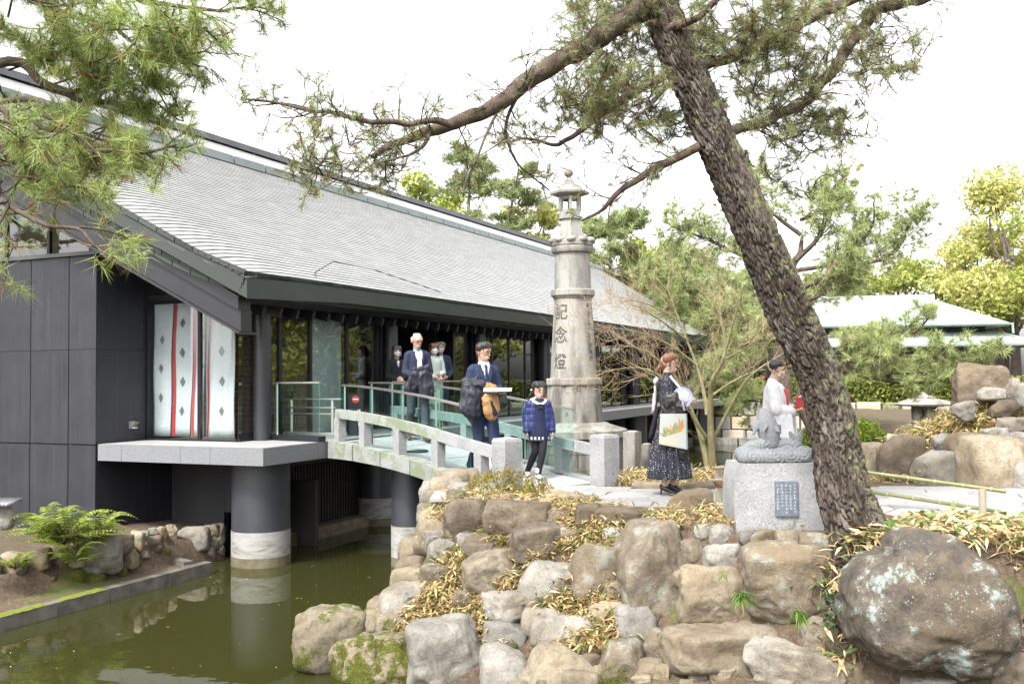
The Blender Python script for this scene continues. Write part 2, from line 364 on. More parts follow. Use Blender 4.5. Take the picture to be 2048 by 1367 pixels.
# the eave band: four courses of small shingles hanging below the roof edge, leaning inwards
V = []; F = []; tone = []
def band_pt(s, k, proud): z = ZE + .005 - .36 * k; return W(s, T0 + .16 * k - proud, z)
for c in range(6):
    k0, k1 = c / 6, (c + 1) / 6; L0 = S0 - .02
    cuts = np.concatenate([[L0], np.arange(L0 + (.1 if c % 2 else .24), S0 + LEN, .28), [S0 + LEN]])
    for a, b in zip(cuts[:-1], cuts[1:]):
        bb = len(V); pr = .032 + random.uniform(-.005, .006); a += .005; b -= .005
        V.extend([band_pt(a, k1, pr), band_pt(b, k1, pr), band_pt(b, k0, .005), band_pt(a, k0, .005), band_pt(a, k1, 0), band_pt(b, k1, 0)])
        F.extend([(bb, bb + 1, bb + 2, bb + 3), (bb + 4, bb + 5, bb + 1, bb), (bb, bb + 3, bb + 4, bb + 4), (bb + 1, bb + 5, bb + 2, bb + 2)][:2]); tone.extend([random.random()] * 2)
me = npmesh('eave_shingles', np.array([tuple(p) for p in V]), np.array(F), org(roof)); set_tone(me, tone); tag(link('eave_shingles', me, M_band, roof), kind='stuff')
mb = MB()
for j in range(12):
    a, b = S0 + .25 + (LEN - .5) * j / 12, S0 + .25 + (LEN - .5) * (j + 1) / 12
    mb.hexa([W(a, T0 + .162, ZE - .36), W(b, T0 + .162, ZE - .36), W(b, T0 + 1.2, ZE - .30), W(a, T0 + 1.2, ZE - .30), W(a, T0 + .005, ZE), W(b, T0 + .005, ZE), W(b, T0 + 1.2, ZE + .3), W(a, T0 + 1.2, ZE + .3)])
o = part(roof, 'eave_soffit', mb, M_band); set_tone(o.data, np.full(len(o.data.polygons), .2))
# verge band at the near gable: each shingle its own piece; the far gable the same as one mesh
def verge_pt(w, k, proud, far=False):
    s = (S0 + LEN + K * w) - .16 * k + proud if far else (S0 - K * w) + .16 * k - proud
    return W(s, T0 + w + .16 * k * max(0, 1 - w * 2), ZE + SL * w - .10 - (.36 + .13 * min(1, w / 1.2)) * k + .015 + .1 * max(0, 1 - w / .7) )
def verge_shingle(w0, w1, c, far=False):
    k0, k1 = c / 6, (c + 1) / 6; pr = .03 + random.uniform(-.006, .007)
    a, b, d, e = verge_pt(w0, k1, pr, far), verge_pt(w1, k1, pr, far), verge_pt(w1, k0, .004, far), verge_pt(w0, k0, .004, far)
    f, g = verge_pt(w0, k1, -.015, far), verge_pt(w1, k1, -.015, far); h, i = verge_pt(w1, k0, -.015, far), verge_pt(w0, k0, -.015, far)
    return [a, b, d, e, f, g, h, i], [(0, 3, 2, 1), (0, 1, 5, 4), (1, 2, 6, 5), (3, 0, 4, 7), (2, 3, 7, 6), (4, 5, 6, 7)]
far_mb = MB()
for c in range(6):
    cuts = np.concatenate([[0], np.arange(.1 if c % 2 else .24, WM + 1.2, .27), [WM + 1.3]])
    for a, b in zip(cuts[:-1], cuts[1:]):
        a += .006; b -= .006
        vv, ff = verge_shingle(a, b, c); m1 = MB(); m1.add(vv, ff); o = part(roof, 'verge_shingle', m1, M_band); set_tone(o.data, np.full(6, random.random()))
        vv, ff = verge_shingle(a, b, c, True); far_mb.add(vv, [f[::-1] for f in ff])
o = part(roof, 'far_verge_shingles', far_mb, M_band, kind='stuff'); set_tone(o.data, rng.random(len(o.data.polygons)))
# stepped dark fascia and beam under the near verge
for nm, ds0, ds1, dz0, dz1 in (('verge_fascia', .17, .45, -.60, -.40), ('verge_beam', .23, .48, -.92, -.605), ('verge_flange', .19, .6, -.965, -.925)):
    mb = MB(); L = [0.1, 3.0, WM + 1.2]
    for a, b in zip(L[:-1], L[1:]):
        f = lambda w, ds, dz: W(S0 - K * w + ds, T0 + w + .16, ZE + SL * w + dz)
        mb.hexa([f(a, ds0, dz0), f(a, ds1, dz0), f(b, ds1, dz0), f(b, ds0, dz0), f(a, ds0, dz1), f(a, ds1, dz1), f(b, ds1, dz1), f(b, ds0, dz1)])
    part(roof, nm, mb, M_beam)
# ridge monitor: a raised box strip with panelled front, sloping top and a dark ridge rail
def mon(s, w, z): return W(s, T0 + w, z)
mz0 = ZE + SL * WM; ma, mbn = S0 - K * WM + .4, S0 + LEN + K * WM - .4
mb = MB(); mb.hexa([mon(ma, WM + .1, mz0 - .2), mon(mbn, WM + .1, mz0 - .2), mon(mbn, WM + 3.2, mz0 - .2), mon(ma, WM + 3.2, mz0 - .2), mon(ma, WM + .1, mz0 + .17), mon(mbn, WM + .1, mz0 + .17), mon(mbn, WM + 1.6, mz0 + .93), mon(ma, WM + 1.6, mz0 + .93)])
o = part(roof, 'ridge_monitor', mb, M_roof); set_tone(o.data, np.full(6, .7))
monitor = o
M_panel = basic('grey_green_metal_panel', (.16, .19, .185), (.2, .23, .225), 3, .4, metal=.3)
npan = 30
for k in range(npan):
    a = ma + (mbn - ma) * k / npan + .03; b = ma + (mbn - ma) * (k + 1) / npan - .03
    m1 = MB(); m1.hexa([mon(a, WM - .06, mz0 + .0), mon(b, WM - .06, mz0 + .0), mon(b, WM + .097, mz0 + .0), mon(a, WM + .097, mz0 + .0), mon(a, WM - .02, mz0 + .19), mon(b, WM - .02, mz0 + .19), mon(b, WM + .097, mz0 + .2), mon(a, WM + .097, mz0 + .2)])
    part(monitor, 'panel', m1, M_panel)
mb = MB(); mb.bar(mon(ma - .6, WM + 1.6, mz0 + 1.03), mon(mbn + .5, WM + 1.6, mz0 + 1.03), .14, .15)
for k in range(14): s = ma + .5 + (mbn - ma - 1) * k / 13; mb.bar(mon(s, WM + 1.6, mz0 + .8), mon(s, WM + 1.6, mz0 + .97), .08, .08, up=(1, 0, 0))
part(roof, 'ridge_rail', mb, basic('grey_ridge_rail', (.11, .11, .13), (.15, .15, .17), 3, .4, metal=.3))
# far slope of the roof
mb = MB(); w2 = WM + 1.7; f = lambda s, w, z: W(s, T0 + w, z)
a, b = S0 - K * w2, S0 + LEN + K * w2; top = ZE + SL * w2 - .1
mb.hexa([f(a, w2, top - .3), f(b, w2, top - .3), f(S0 + LEN, w2 * 2, ZE - .3), f(S0, w2 * 2, ZE - .3), f(a, w2, top), f(b, w2, top), f(S0 + LEN, w2 * 2, ZE), f(S0, w2 * 2, ZE)])
o = part(roof, 'far_slope', mb, M_roof); set_tone(o.data, np.full(6, .5))
# small snow guard frame lying low on the roof near the corner
mb = MB(); g0, g1, g2 = roof_pt(.2, 2.2, .05), roof_pt(.38, 3.0, .22), roof_pt(.2, 6.6, .05)
mb.tube([g0, g1, roof_pt(.38, 4.3, .20), g2], .008, 6); mb.tube([roof_pt(.1, 2.1, .03), g0], .007, 5); part(roof, 'snow_guard', mb, M_steel)

# rafters under the eave, each its own bar
raf = MB(); raf.bar(Vector((0, 0, 0)), Vector((Vv * 1.15) + Vector((0, 0, .34))), .065, .15); rme = raf.mesh('rafter')
for k in range(72):
    s = S0 + .35 + k * .432
    link('rafter', rme, M_beam, roof, W(s, T0 + .30, ZE - .54) - org(roof))
mb = MB(); mb.hexa([W(S0 + .3, T0 + .35, ZE - .44), W(S0 + LEN - .3, T0 + .35, ZE - .44), W(S0 + LEN - .3, T0 + 1.5, ZE - .1), W(S0 + .3, T0 + 1.5, ZE - .1), W(S0 + .3, T0 + .2, ZE - .365), W(S0 + LEN - .3, T0 + .2, ZE - .365), W(S0 + LEN - .3, T0 + 1.5, ZE - .05), W(S0 + .3, T0 + 1.5, ZE - .05)])
part(roof, 'eave_board', mb, M_beam)

# ---------------------------------------------------------------- concrete block with its panels (each panel its own piece)
wall = link('concrete_wall', None, None, hall)
core = MB(); core.hexa([W(.035, 3.215, -1.75), W(9, 3.215, -1.75), W(9, 12, -1.75), W(.035, 12, -1.75), W(.035, 3.215, 3.30), W(9, 3.215, 3.30), W(9, 12, 3.30), W(.035, 12, 3.30)][:8])
core.f = [f[::-1] for f in core.f]
part(wall, 'wall_core', core, M_dark)
tb = [3.18, 3.753, 4.585, 5.51, 6.44, 7.37, 8.3, 9.23, 10.2]
for i in range(len(tb) - 1):
    for z0, z1 in ((-1.75, .385), (.405, 1.862), (1.868, 3.32)):
        a, b = tb[i] + (.009 if i else 0), tb[i + 1] - .009
        m1 = MB(); m1.hexa([W(0, a, z0), W(.033, a, z0), W(.033, b, z0), W(0, b, z0), W(0, a, z1), W(.033, a, z1), W(.033, b, z1), W(0, b, z1)]); m1.f = [f[::-1] for f in m1.f]
        m1.f = [f[::-1] for f in m1.f]; part(wall, 'wall_panel', m1, M_conc)
for z0, z1 in ((-1.75, .385), (.405, 1.862), (1.868, 3.32)):
    m1 = MB(); m1.hexa([W(.034, 3.18, z0), W(4, 3.18, z0), W(4, 3.213, z0), W(.034, 3.213, z0), W(.034, 3.18, z1), W(4, 3.18, z1), W(4, 3.213, z1), W(.034, 3.213, z1)]); part(wall, 'side_panel', m1, M_conc)
mb = MB()
for i in range(4):
    for t in (tb[i] + .16, tb[i + 1] - .22):
        for z in np.arange(-.6, 3.2, .45): mb.tube([W(-.0015, t, z), W(.004, t, z)], .014, 8)
for s in (.25, .7):
    for z in np.arange(-.6, 3.2, .45):
        p, q = W(s, 3.1785, z), W(s, 3.19, z); mb.tube([p, q], .013, 8)
part(wall, 'tie_hole', mb, basic('grout_plug', (.02, .02, .024), (.06, .06, .065), 9, .8), kind='stuff')
mb = MB(); mb.hexa([W(-.04, 3.14, 3.325), W(9, 3.14, 3.325), W(9, 12, 3.325), W(-.04, 12, 3.325), W(-.04, 3.14, 3.385), W(9, 3.14, 3.385), W(9, 12, 3.385), W(-.04, 12, 3.385)]); part(wall, 'coping', mb, basic('grey_metal_coping', (.07, .08, .085), (.1, .11, .11), 3, .4, metal=.4))

# ---------------------------------------------------------------- glazing
def pane(nm, s0, t0, s1, t1, z0, z1, th=.012, mat=M_glass, par=hall, z1b=None):
    """upright pane between two plan points; z1b lets the top edge slope"""
    m1 = MB(); a, b = W(s0, t0), W(s1, t1); n = (b - a).normalized().cross(Vector((0, 0, 1))) * th / 2; zb = z1 if z1b is None else z1b
    z = lambda p, h: Vector((p.x, p.y, h))
    m1.hexa([z(a - n, z0), z(a + n, z0), z(b + n, z0), z(b - n, z0), z(a - n, z1), z(a + n, z1), z(b + n, zb), z(b - n, zb)]); m1.f = [f[::-1] for f in m1.f]
    me_ = m1.mesh(nm, org(par)); bm = bmesh.new(); bm.from_mesh(me_); bmesh.ops.recalc_face_normals(bm, faces=bm.faces); bm.to_mesh(me_); bm.free()
    return link(nm, me_, mat, par)
def post(nm, s, t, z0, z1, ws_, wt, mat=M_steel, par=hall):
    m1 = MB(); m1.box(W(s, t, (z0 + z1) / 2), (ws_, wt, z1 - z0), U, Vv); return part(par, nm, m1, mat)
ZT = 2.95
pane('window_pane', 1.04, 1.36, 1.04, 2.02, ZF + .03, 3.0); pane('window_pane', 1.04, 2.09, 1.04, 3.17, ZF + .03, 3.6, z1b=4.2)
post('mullion', 1.04, 2.055, ZF, 3.4, .06, .06); post('mullion', 1.05, 3.16, ZF, 4.0, .05, .05)
mb = MB(); mb.box(W(1.04, 2.2, ZF + .015), (.05, 1.9, .03), U, Vv); mb.box(W(1.06, 2.25, 2.72), (.04, 1.8, .07), U, Vv); part(hall, 'window_frame', mb, M_steel)
smul = [1.03, 2.08, 2.93, 4.05, 5.1]
for a, b in zip(smul[:-1], smul[1:]): pane('window_pane', a + .035, 1.32, b - .035, 1.32, ZF + .03, ZT)
for s in smul[1:]: post('mullion', s, 1.33, ZF, ZT + .1, .07, .09)
mb = MB(); mb.box(W(3.05, 1.32, ZF + .015), (4.1, .06, .03), U, Vv); part(hall, 'window_sill', mb, M_steel)
post('door_jamb', 5.18, 1.4, ZF, ZT, .08, .3); post('door_jamb', 8.2, 1.4, ZF, ZT, .1, .3)
s = 8.25
while s < 31:
    pane('window_pane', s + .03, 1.32, s + .97, 1.32, ZF + .03, ZT); post('mullion', s + 1.0, 1.33, ZF, ZT + .1, .05, .08); s += 1.0
mb = MB(); mb.lathe([(.135, ZF), (.135, ZT + .05)], W(0, 0), 24); col_prof = mb
for s in (1.5, 5.4, 9.35, 13.3, 17.3, 21.3, 25.3, 29.3):
    m1 = MB(); m1.lathe([(.14, ZF), (.14, ZT + .1)], W(s, 1.18 if s > 2 else 1.2), 24); part(hall, 'column', m1, basic('column_paint', (.022, .022, .027), (.03, .03, .036), 3, .35) if s == 1.5 else bpy.data.materials['column_paint'], smooth=True, angle=40)
for s in (13.0, 17.0, 21.0, 25.0, 29.0): post('pier', s, 1.5, ZF, ZT, .3, .12)
mb = MB(); mb.box(W(16.4, 1.42, ZT + .12), (31, .16, .3), U, Vv); part(hall, 'lintel', mb, M_beam)
# upper gable windows over the block
gs = .62; tt = [3.25, 3.95, 4.9, 5.9, 6.9, 7.6]
for a, b in zip(tt[:-1], tt[1:]):
    za, zb = ZE + SL * (a - T0) - .75, ZE + SL * (b - T0) - .75
    pane('gable_pane', gs, a + .03, gs, b - .03, 3.39, max(3.45, za), z1b=max(3.5, zb)); post('gable_mullion', gs, b, 3.385, max(3.5, zb), .06, .06)
mb = MB(); mb.hexa([W(gs + .1, 3.2, ZF), W(gs + .14, 3.2, ZF), W(gs + .14, 3.22, ZF), W(gs + .1, 3.22, ZF)] + [W(gs + .1, 3.2, 4.6), W(gs + .14, 3.2, 4.6), W(gs + .14, 3.22, 4.6), W(gs + .1, 3.22, 4.6)]); part(hall, 'gable_trim', mb, M_steel)
# inside: floor, back wall, ceiling, a brown slatted screen, a pale roller blind, dark doors
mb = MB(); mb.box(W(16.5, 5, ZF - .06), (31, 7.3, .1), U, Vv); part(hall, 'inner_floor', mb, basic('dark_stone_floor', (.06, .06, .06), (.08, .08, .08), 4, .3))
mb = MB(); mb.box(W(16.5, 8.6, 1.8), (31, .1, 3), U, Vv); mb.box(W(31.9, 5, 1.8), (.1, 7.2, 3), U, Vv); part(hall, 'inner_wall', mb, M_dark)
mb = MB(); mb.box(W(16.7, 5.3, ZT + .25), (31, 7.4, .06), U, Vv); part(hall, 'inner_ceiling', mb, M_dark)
scr = MB()
for k in range(26): scr.box(W(3.35, 2.7, ZF + .06 + k * .1), (3.2, .02, .085), U, Vv)
part(hall, 'slatted_screen', scr, M_wood_in)
mb = MB(); mb.box(W(3.5, 1.40, 1.72), (1.0, .012, 2.55), U, Vv); part(hall, 'roller_blind', mb, basic('pale_blind', (.3, .38, .36), (.34, .42, .4), 2, .8))
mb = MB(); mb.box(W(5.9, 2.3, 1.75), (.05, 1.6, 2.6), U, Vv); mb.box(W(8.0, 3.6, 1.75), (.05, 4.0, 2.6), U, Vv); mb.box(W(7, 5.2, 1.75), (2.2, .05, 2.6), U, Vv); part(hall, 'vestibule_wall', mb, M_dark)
mb = MB(); mb.box(W(7.2, 3.4, ZT - .12), (1.3, .05, .02), U, Vv); lm = newmat('strip_lamp'); lm[3].inputs['Emission Color'].default_value = (1, .8, .5, 1); lm[3].inputs['Emission Strength'].default_value = 5; part(hall, 'ceiling_lamp', mb, lm[0])

# ---------------------------------------------------------------- veranda slab with its granite edge tiles, piers, grille, foundation
ver = link('veranda', None, None, hall)
mb = MB(); mb.hexa([W(.05, .05, ZF - .24), W(34, .05, ZF - .24), W(34, 1.6, ZF - .24), W(.05, 3.17, ZF - .24), W(.05, .05, ZF - .006), W(34, .05, ZF - .006), W(34, 1.6, ZF - .006), W(.05, 3.17, ZF - .006)]); part(ver, 'slab', mb, M_conc2)
tl = [0, .95, 1.5, 2.65, 3.13]
for a, b in zip(tl[:-1], tl[1:]):
    m1 = MB(); m1.box(W(.024, (a + b) / 2, ZF - .125), (.048, b - a - .006, .25), U, Vv); part(ver, 'edge_tile', m1, M_gran)
s = .052; first = True
while s < 33.9:
    L = 1.25 if not first else 1.25; first = False; b = min(s + L, 34)
    m1 = MB(); m1.box(W((s + b) / 2, .024, ZF - .125), (b - s - .006, .048, .25), U, Vv); part(ver, 'edge_tile', m1, M_gran); s = b
s = .05
while s < 30:
    for ta, tb2 in ((.052, .66), (.664, 1.27)):
        m1 = MB(); m1.box(W(s + .5, (ta + tb2) / 2, ZF - .002), (.99, tb2 - ta - .006, .008), U, Vv); part(ver, 'deck_tile', m1, M_paving)
    s += 1.0
m1 = MB(); m1.box(W(.54, 2.2, ZF - .002), (.98, 1.84, .008), U, Vv); part(ver, 'deck_tile', m1, M_paving)
M_pier = basic('pier_paint', (.03, .032, .04), (.04, .042, .05), 3, .45); 
def limemat():
    m, n, l, p = newmat('pier_waterline'); co = coords(n, l, (1, 1, 3.5), rnd=False)
    f = noise(n, l, co, 2.2, 6, .6, 1.5); l.new(ramp(n, l, f, [(.3, (.16, .12, .085)), (.45, (.25, .245, .23)), (.6, (.31, .31, .305)), (.72, (.22, .17, .12))]), p.inputs['Base Color']); p.inputs['Roughness'].default_value = .8
    bump(n, l, p, noise(n, l, co, 30, 4), .2, .005); return m
M_lime = limemat(); M_alg = basic('algae_concrete', (.09, .075, .045), (.15, .13, .08), 7, .85, bmp=.3, bscale=50)
def pier(p, r, zt, zmid=-.86):
    m1 = MB(); m1.lathe([(r, zmid), (r, zt)], (p.x, p.y, 0), 32); pr = part(ver, 'pier', m1, M_pier, smooth=True, angle=40)
    m1 = MB(); m1.lathe([(r + .006, -1.23), (r + .006, zmid)], (p.x, p.y, 0), 32); part(pr, 'waterline_band', m1, M_lime, smooth=True, angle=40)
    m1 = MB(); m1.lathe([(r + .004, -2.0), (r + .008, -1.23)], (p.x, p.y, 0), 32); part(pr, 'algae_foot', m1, M_alg, smooth=True, angle=40)
pier(at(522, 1000, 15.0), .43, ZF - .245)
pier(at(820, 1000, 14.75), .275, ZF - .1, -.78)
pier(at(757, 1000, 19.0), .40, ZF - .245)
for s in (11.5, 16, 20.5, 25.0, 29.5): pier(W(s, .9), .36, ZF - .245, -1.05)
fnd = link('foundation', None, None, hall)
mb = MB(); mb.box(W(2.6, 2.45, -.85), (.12, 1.7, 2.0), U, Vv); mb.box(W(2.2, 1.2, -.5), (.1, 1.0, 1.3), U, Vv)
pA, pB = W(1.62, 3.17), W(1.62, 1.05)
mb = MB(); mb.box(W(1.68, 2.62, -.85), (.12, 1.10, 2.05), U, Vv); mb.box(W(1.68, 1.60, -.3), (.12, .93, .95), U, Vv); part(fnd, 'foundation_wall', mb, M_conc2)
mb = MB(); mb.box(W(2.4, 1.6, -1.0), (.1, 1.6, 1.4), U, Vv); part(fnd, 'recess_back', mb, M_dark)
mb = MB()
for k in range(9): mb.box(W(1.74, 1.18 + k * .07, -1.1), (.02, .02, .7), U, Vv)
mb.box(W(1.735, 1.45, -.85), (.02, .65, .03), U, Vv); part(fnd, 'recess_grille', mb, basic('blue_grey_steel', (.08, .1, .13), (.1, .12, .15), 4, .45, metal=.5))
mb = MB()
for k in range(330): mb.box(W(1.9 + k * .085, 1.42, -.6), (.028, .03, 1.12), U, Vv)
for z in (-.1, -.55, -1.0): mb.box(W(16, 1.44, z), (29, .02, .03), U, Vv)
part(fnd, 'grille', mb, basic('dark_bronze_grille', (.03, .028, .025), (.04, .037, .033), 4, .5, metal=.4), kind='stuff')
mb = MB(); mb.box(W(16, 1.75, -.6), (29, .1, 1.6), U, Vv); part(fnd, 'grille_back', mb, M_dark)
mb = MB(); mb.box(W(16.2, 1.33, -1.38), (29.2, .34, .42), U, Vv); part(fnd, 'plinth', mb, M_alg)
mb = MB(); mb.box(W(16, 1.40, .05), (29.2, .18, .26), U, Vv); part(fnd, 'ring_beam', mb, M_conc2)

# small lamp on the side of the wall
m1 = MB(); lp = W(.72, 3.17, .68); m1.hexa([lp + U * -.05 - Vv * .02 + Vector((0, 0, -.07)), lp + U * .05 - Vv * .02 + Vector((0, 0, -.07)), lp + U * .05 + Vv * .008 + Vector((0, 0, -.07)), lp + U * -.05 + Vv * .008 + Vector((0, 0, -.07)),
        lp + U * -.05 - Vv * .12 + Vector((0, 0, .03)), lp + U * .05 - Vv * .12 + Vector((0, 0, .03)), lp + U * .05 + Vv * .008 + Vector((0, 0, .05)), lp + U * -.05 + Vv * .008 + Vector((0, 0, .05))])
wl_ = thing('wall_lamp', 'small grey metal lamp fixed low on the dark side wall', 'lamp', lp); part(wl_, 'housing', m1, basic('grey_lamp_metal', (.3, .28, .27), (.34, .32, .3), 3, .4, metal=.6))
m1 = MB(); m1.box(lp - Vv * .07 + Vector((0, 0, -.055)), (.07, .05, .012), U, Vv); part(wl_, 'lens', m1, M_white)

# cloth hanging behind the front glass
def banner(label, t0, t1, stripes, skew, name='hanging_cloth', par_s=1.17):
    root = thing(name, label, 'cloth', W(par_s, (t0 + t1) / 2, ZF + .05), 'white cloths hung behind the glass')
    zt, zb = 2.62, ZF + .06; nx, nz = 26, 14; V = []; 
    def pt(a, b, off=0): # a 0..1 from left (high t) to right, b 0..1 from top
        t = t1 + (t0 - t1) * a; return W(par_s + .018 * math.sin(a * 11 + b * 2) * (.4 + b) + .01 * math.sin(b * 9 + a * 4) - off, t - skew * b, zt + (zb - zt) * b)
    m1 = MB(); m1.add([pt(i / nx, j / nz) for j in range(nz + 1) for i in range(nx + 1)], [(j * (nx + 1) + i, j * (nx + 1) + i + 1, (j + 1) * (nx + 1) + i + 1, (j + 1) * (nx + 1) + i) for j in range(nz) for i in range(nx)])
    sh = part(root, 'sheet', m1, bpy.data.materials.get('white_cloth') or basic('white_cloth', (.6, .625, .64), (.66, .685, .70), 30, .8), smooth=True)
    md = sh.modifiers.new('thick', 'SOLIDIFY'); md.thickness = .004; md.offset = -1
    for a0, wd, cm in stripes:
        m1 = MB(); m1.add([pt(a0 + wd * i, j / nz, .014) for j in range(nz + 1) for i in (0, 1)], [(2 * j, 2 * j + 1, 2 * j + 3, 2 * j + 2) for j in range(nz)]); part(root, 'stripe', m1, cm)
    return root, pt
M_red = basic('red_cord', (.5, .03, .03), (.55, .05, .045), 6, .7); M_navy = basic('navy_ink', (.015, .018, .05), (.02, .025, .06), 6, .7); M_ink = basic('black_ink', (.012, .012, .014), (.02, .02, .022), 8, .8)
def crest(root, pt, a, b, sa):
    m1 = MB()
    for i in range(-2, 3):
        for j in range(-2, 3):
            if abs(i) + abs(j) > 4: continue
            ca, cb = a + (i - j) * sa * .21, b + (i + j) * .0083
            h = .78
            m1.add([pt(ca, cb - .0075 * h, .012), pt(ca + sa * .19 * h, cb, .012), pt(ca, cb + .0075 * h, .012), pt(ca - sa * .19 * h, cb, .012)], [(0, 1, 2, 3)])
    part(root, 'diamond_crest', m1, M_ink)
b1, pt1 = banner('wide white cloth with two red stripes and black diamond crests behind front glass', 2.06, 3.13, [(.385, .025, M_navy), (.41, .05, M_red), (.78, .022, M_navy), (.802, .05, M_red)], -.05)
for a, bs in ((.17, (.27, .49, .71)), (.575, (.15, .37, .59, .81)), (.955, (.26, .48, .70))):
    for b in bs: crest(b1, pt1, a, b, .05)
b2, pt2 = banner('narrow white cloth with diamond crests behind glass beside round column', 1.45, 2.03, [(.06, .03, M_navy), (.09, .05, M_red)], -.04)
for b in (.15, .37, .59, .81): crest(b2, pt2, .55, b, .09)
# ================================================================ path paving (crazy paving, each flagstone its own piece)
path = link('path', None); path['kind'] = 'structure'
M_flag = [basic('flagstone_%d' % i, c, tuple(x * 1.12 for x in c), 14, .7, bmp=.3, bscale=45, dist=.004) for i, c in enumerate([(.26, .256, .248), (.31, .30, .28), (.22, .22, .224)])]
M_joint = basic('path_mortar', (.2, .195, .18), (.26, .25, .235), 12, .85, bmp=.2)
def path_bounds(x):
    lo = np.interp(x, [-.3, .4, 1.0, 1.8, 2.2, 2.9, 3.4, 4.6, 7, 12], [11.25, 10.9, 10.62, 10.35, 10.3, 10.2, 9.9, 9.25, 8.95, 8.8]); hi = np.interp(x, [-.3, .6, 1.2, 2.0, 3.5, 4.6, 7, 12], [12.2, 12.7, 12.35, 11.95, 12.0, 12.1, 12.0, 11.9]); return lo, hi
xs = np.linspace(-.25, 12, 40); poly = [(x, path_bounds(x)[0]) for x in xs] + [(x, path_bounds(x)[1]) for x in xs[::-1]]
mb = MB(); mb.prism(poly, -.12, .004); o = link('mortar_bed', mb.mesh('mortar_bed'), M_joint, path)
def clip(poly, p, n):
    out = []
    for i in range(len(poly)):
        a, b = poly[i], poly[(i + 1) % len(poly)]; da = (a[0] - p[0]) * n[0] + (a[1] - p[1]) * n[1]; db = (b[0] - p[0]) * n[0] + (b[1] - p[1]) * n[1]
        if da <= 0: out.append(a)
        if da * db < 0: f = da / (da - db); out.append((a[0] + (b[0] - a[0]) * f, a[1] + (b[1] - a[1]) * f))
    return out
seeds = []; r2 = random.Random(4)
for i in range(24):
    for j in range(9):
        x = -.2 + i * .52 + r2.uniform(-.22, .22) + (j % 2) * .26; y = 8.8 + j * .46 + r2.uniform(-.17, .17); lo, hi = path_bounds(x)
        if lo - .3 < y < hi + .3: seeds.append((x, y))
for i, (x, y) in enumerate(seeds):
    pg = [(x - .6, y - .6), (x + .6, y - .6), (x + .6, y + .6), (x - .6, y + .6)]
    for j, (a, b) in enumerate(seeds):
        if i != j and abs(a - x) < 1.1 and abs(b - y) < 1.1:
            nx, ny = a - x, b - y; L = math.hypot(nx, ny); nx, ny = nx / L, ny / L; pg = clip(pg, (x + nx * (L / 2 - .009), y + ny * (L / 2 - .009)), (nx, ny))
            if not pg: break
    lo, hi = path_bounds(x)
    if not pg or len(pg) < 3: continue
    pg = clip(pg, (x, lo + .02), (0, -1)); pg = clip(pg, (x, hi - .02), (0, 1)) if pg else pg
    if len(pg) < 3: continue
    cx = sum(p[0] for p in pg) / len(pg); cy_ = sum(p[1] for p in pg) / len(pg); m1 = MB(); zt = .016 + r2.uniform(-.004, .004); n = len(pg)
    if max(p[0] for p in pg) - min(p[0] for p in pg) < .08: continue
    m1.add([(p[0], p[1], -.02) for p in pg] + [(p[0], p[1], zt - .006) for p in pg] + [(cx + (p[0] - cx) * .975, cy_ + (p[1] - cy_) * .975, zt) for p in pg],
           [(k, (k + 1) % n, n + (k + 1) % n, n + k) for k in range(n)] + [(n + k, n + (k + 1) % n, 2 * n + (k + 1) % n, 2 * n + k) for k in range(n)] + [tuple(range(2 * n, 3 * n))])
    part(path, 'flagstone', m1, r2.choice(M_flag))

# ================================================================ the stone footbridge
def granite(name, a, b, moss=0.0, grain=70):
    m, n, l, p = newmat(name); co = coords(n, l); f = noise(n, l, co, grain, 3, .7); g = noise(n, l, co, 2.5, 6, .65)
    c = ramp(n, l, f, [(.35, a), (.62, b)]); c = mix(n, l, ramp(n, l, g, [(.45, 0), (.7, .5)]), c, tuple(x * .62 for x in a))
    if moss: c = mix(n, l, ramp(n, l, noise(n, l, co, 3.2, 7, .7), [(.5, 0), (.58, moss)]), c, (.13, .17, .09))
    l.new(c, p.inputs['Base Color']); p.inputs['Roughness'].default_value = .85
    bump(n, l, p, noise(n, l, co, 26, 5, .7), .55, .02); return m
M_br = granite('bridge_granite', (.18, .184, .188), (.31, .315, .32)); M_brm = granite('mossy_bridge_granite', (.175, .184, .17), (.3, .31, .29), .75)
M_deck = granite('bridge_deck_granite', (.29, .29, .29), (.4, .4, .4), 0, 50)
A_, B_ = Vector((-2.83, 15.42, 0)), Vector((.12, 11.72, 0)); C_, D_ = Vector((-2.03, 17.2, 0)), Vector((1.42, 12.72, 0))
def bz(t): return float(np.interp(t, [0, .15, .31, .51, .7, .81, .92, 1.0], [.41, .385, .335, .25, .135, .07, .02, .0]))
def bp(t, f, dz=0.0):   # t along (0 at the hall), f across (0 near side, 1 far side)
    a = A_.lerp(B_, t); b = C_.lerp(D_, t); p = a.lerp(b, f); return Vector((p.x, p.y, bz(t) + dz))
bridge = thing('stone_footbridge', 'arched grey granite footbridge with low stone handrails from veranda to path', 'bridge', (B_.x, B_.y, -.02))
T = [0, .09, .18, .27, .36, .45, .54, .63, .72, .81, .9, 1.0]
for k in range(4):   # four long deck slabs
    t0, t1 = k / 4 + .003, (k + 1) / 4 - .003; m1 = MB(); q = np.linspace(t0, t1, 5)
    for a, b in zip(q[:-1], q[1:]):
        m1.hexa([bp(a, .085, -.22), bp(b, .085, -.22), bp(b, .915, -.22), bp(a, .915, -.22), bp(a, .085, -.02), bp(b, .085, -.02), bp(b, .915, -.02), bp(a, .915, -.02)])
    part(bridge, 'deck_slab', m1, M_deck)
def sag(t): return .25 - .06 * math.sin(math.pi * min(1, t))
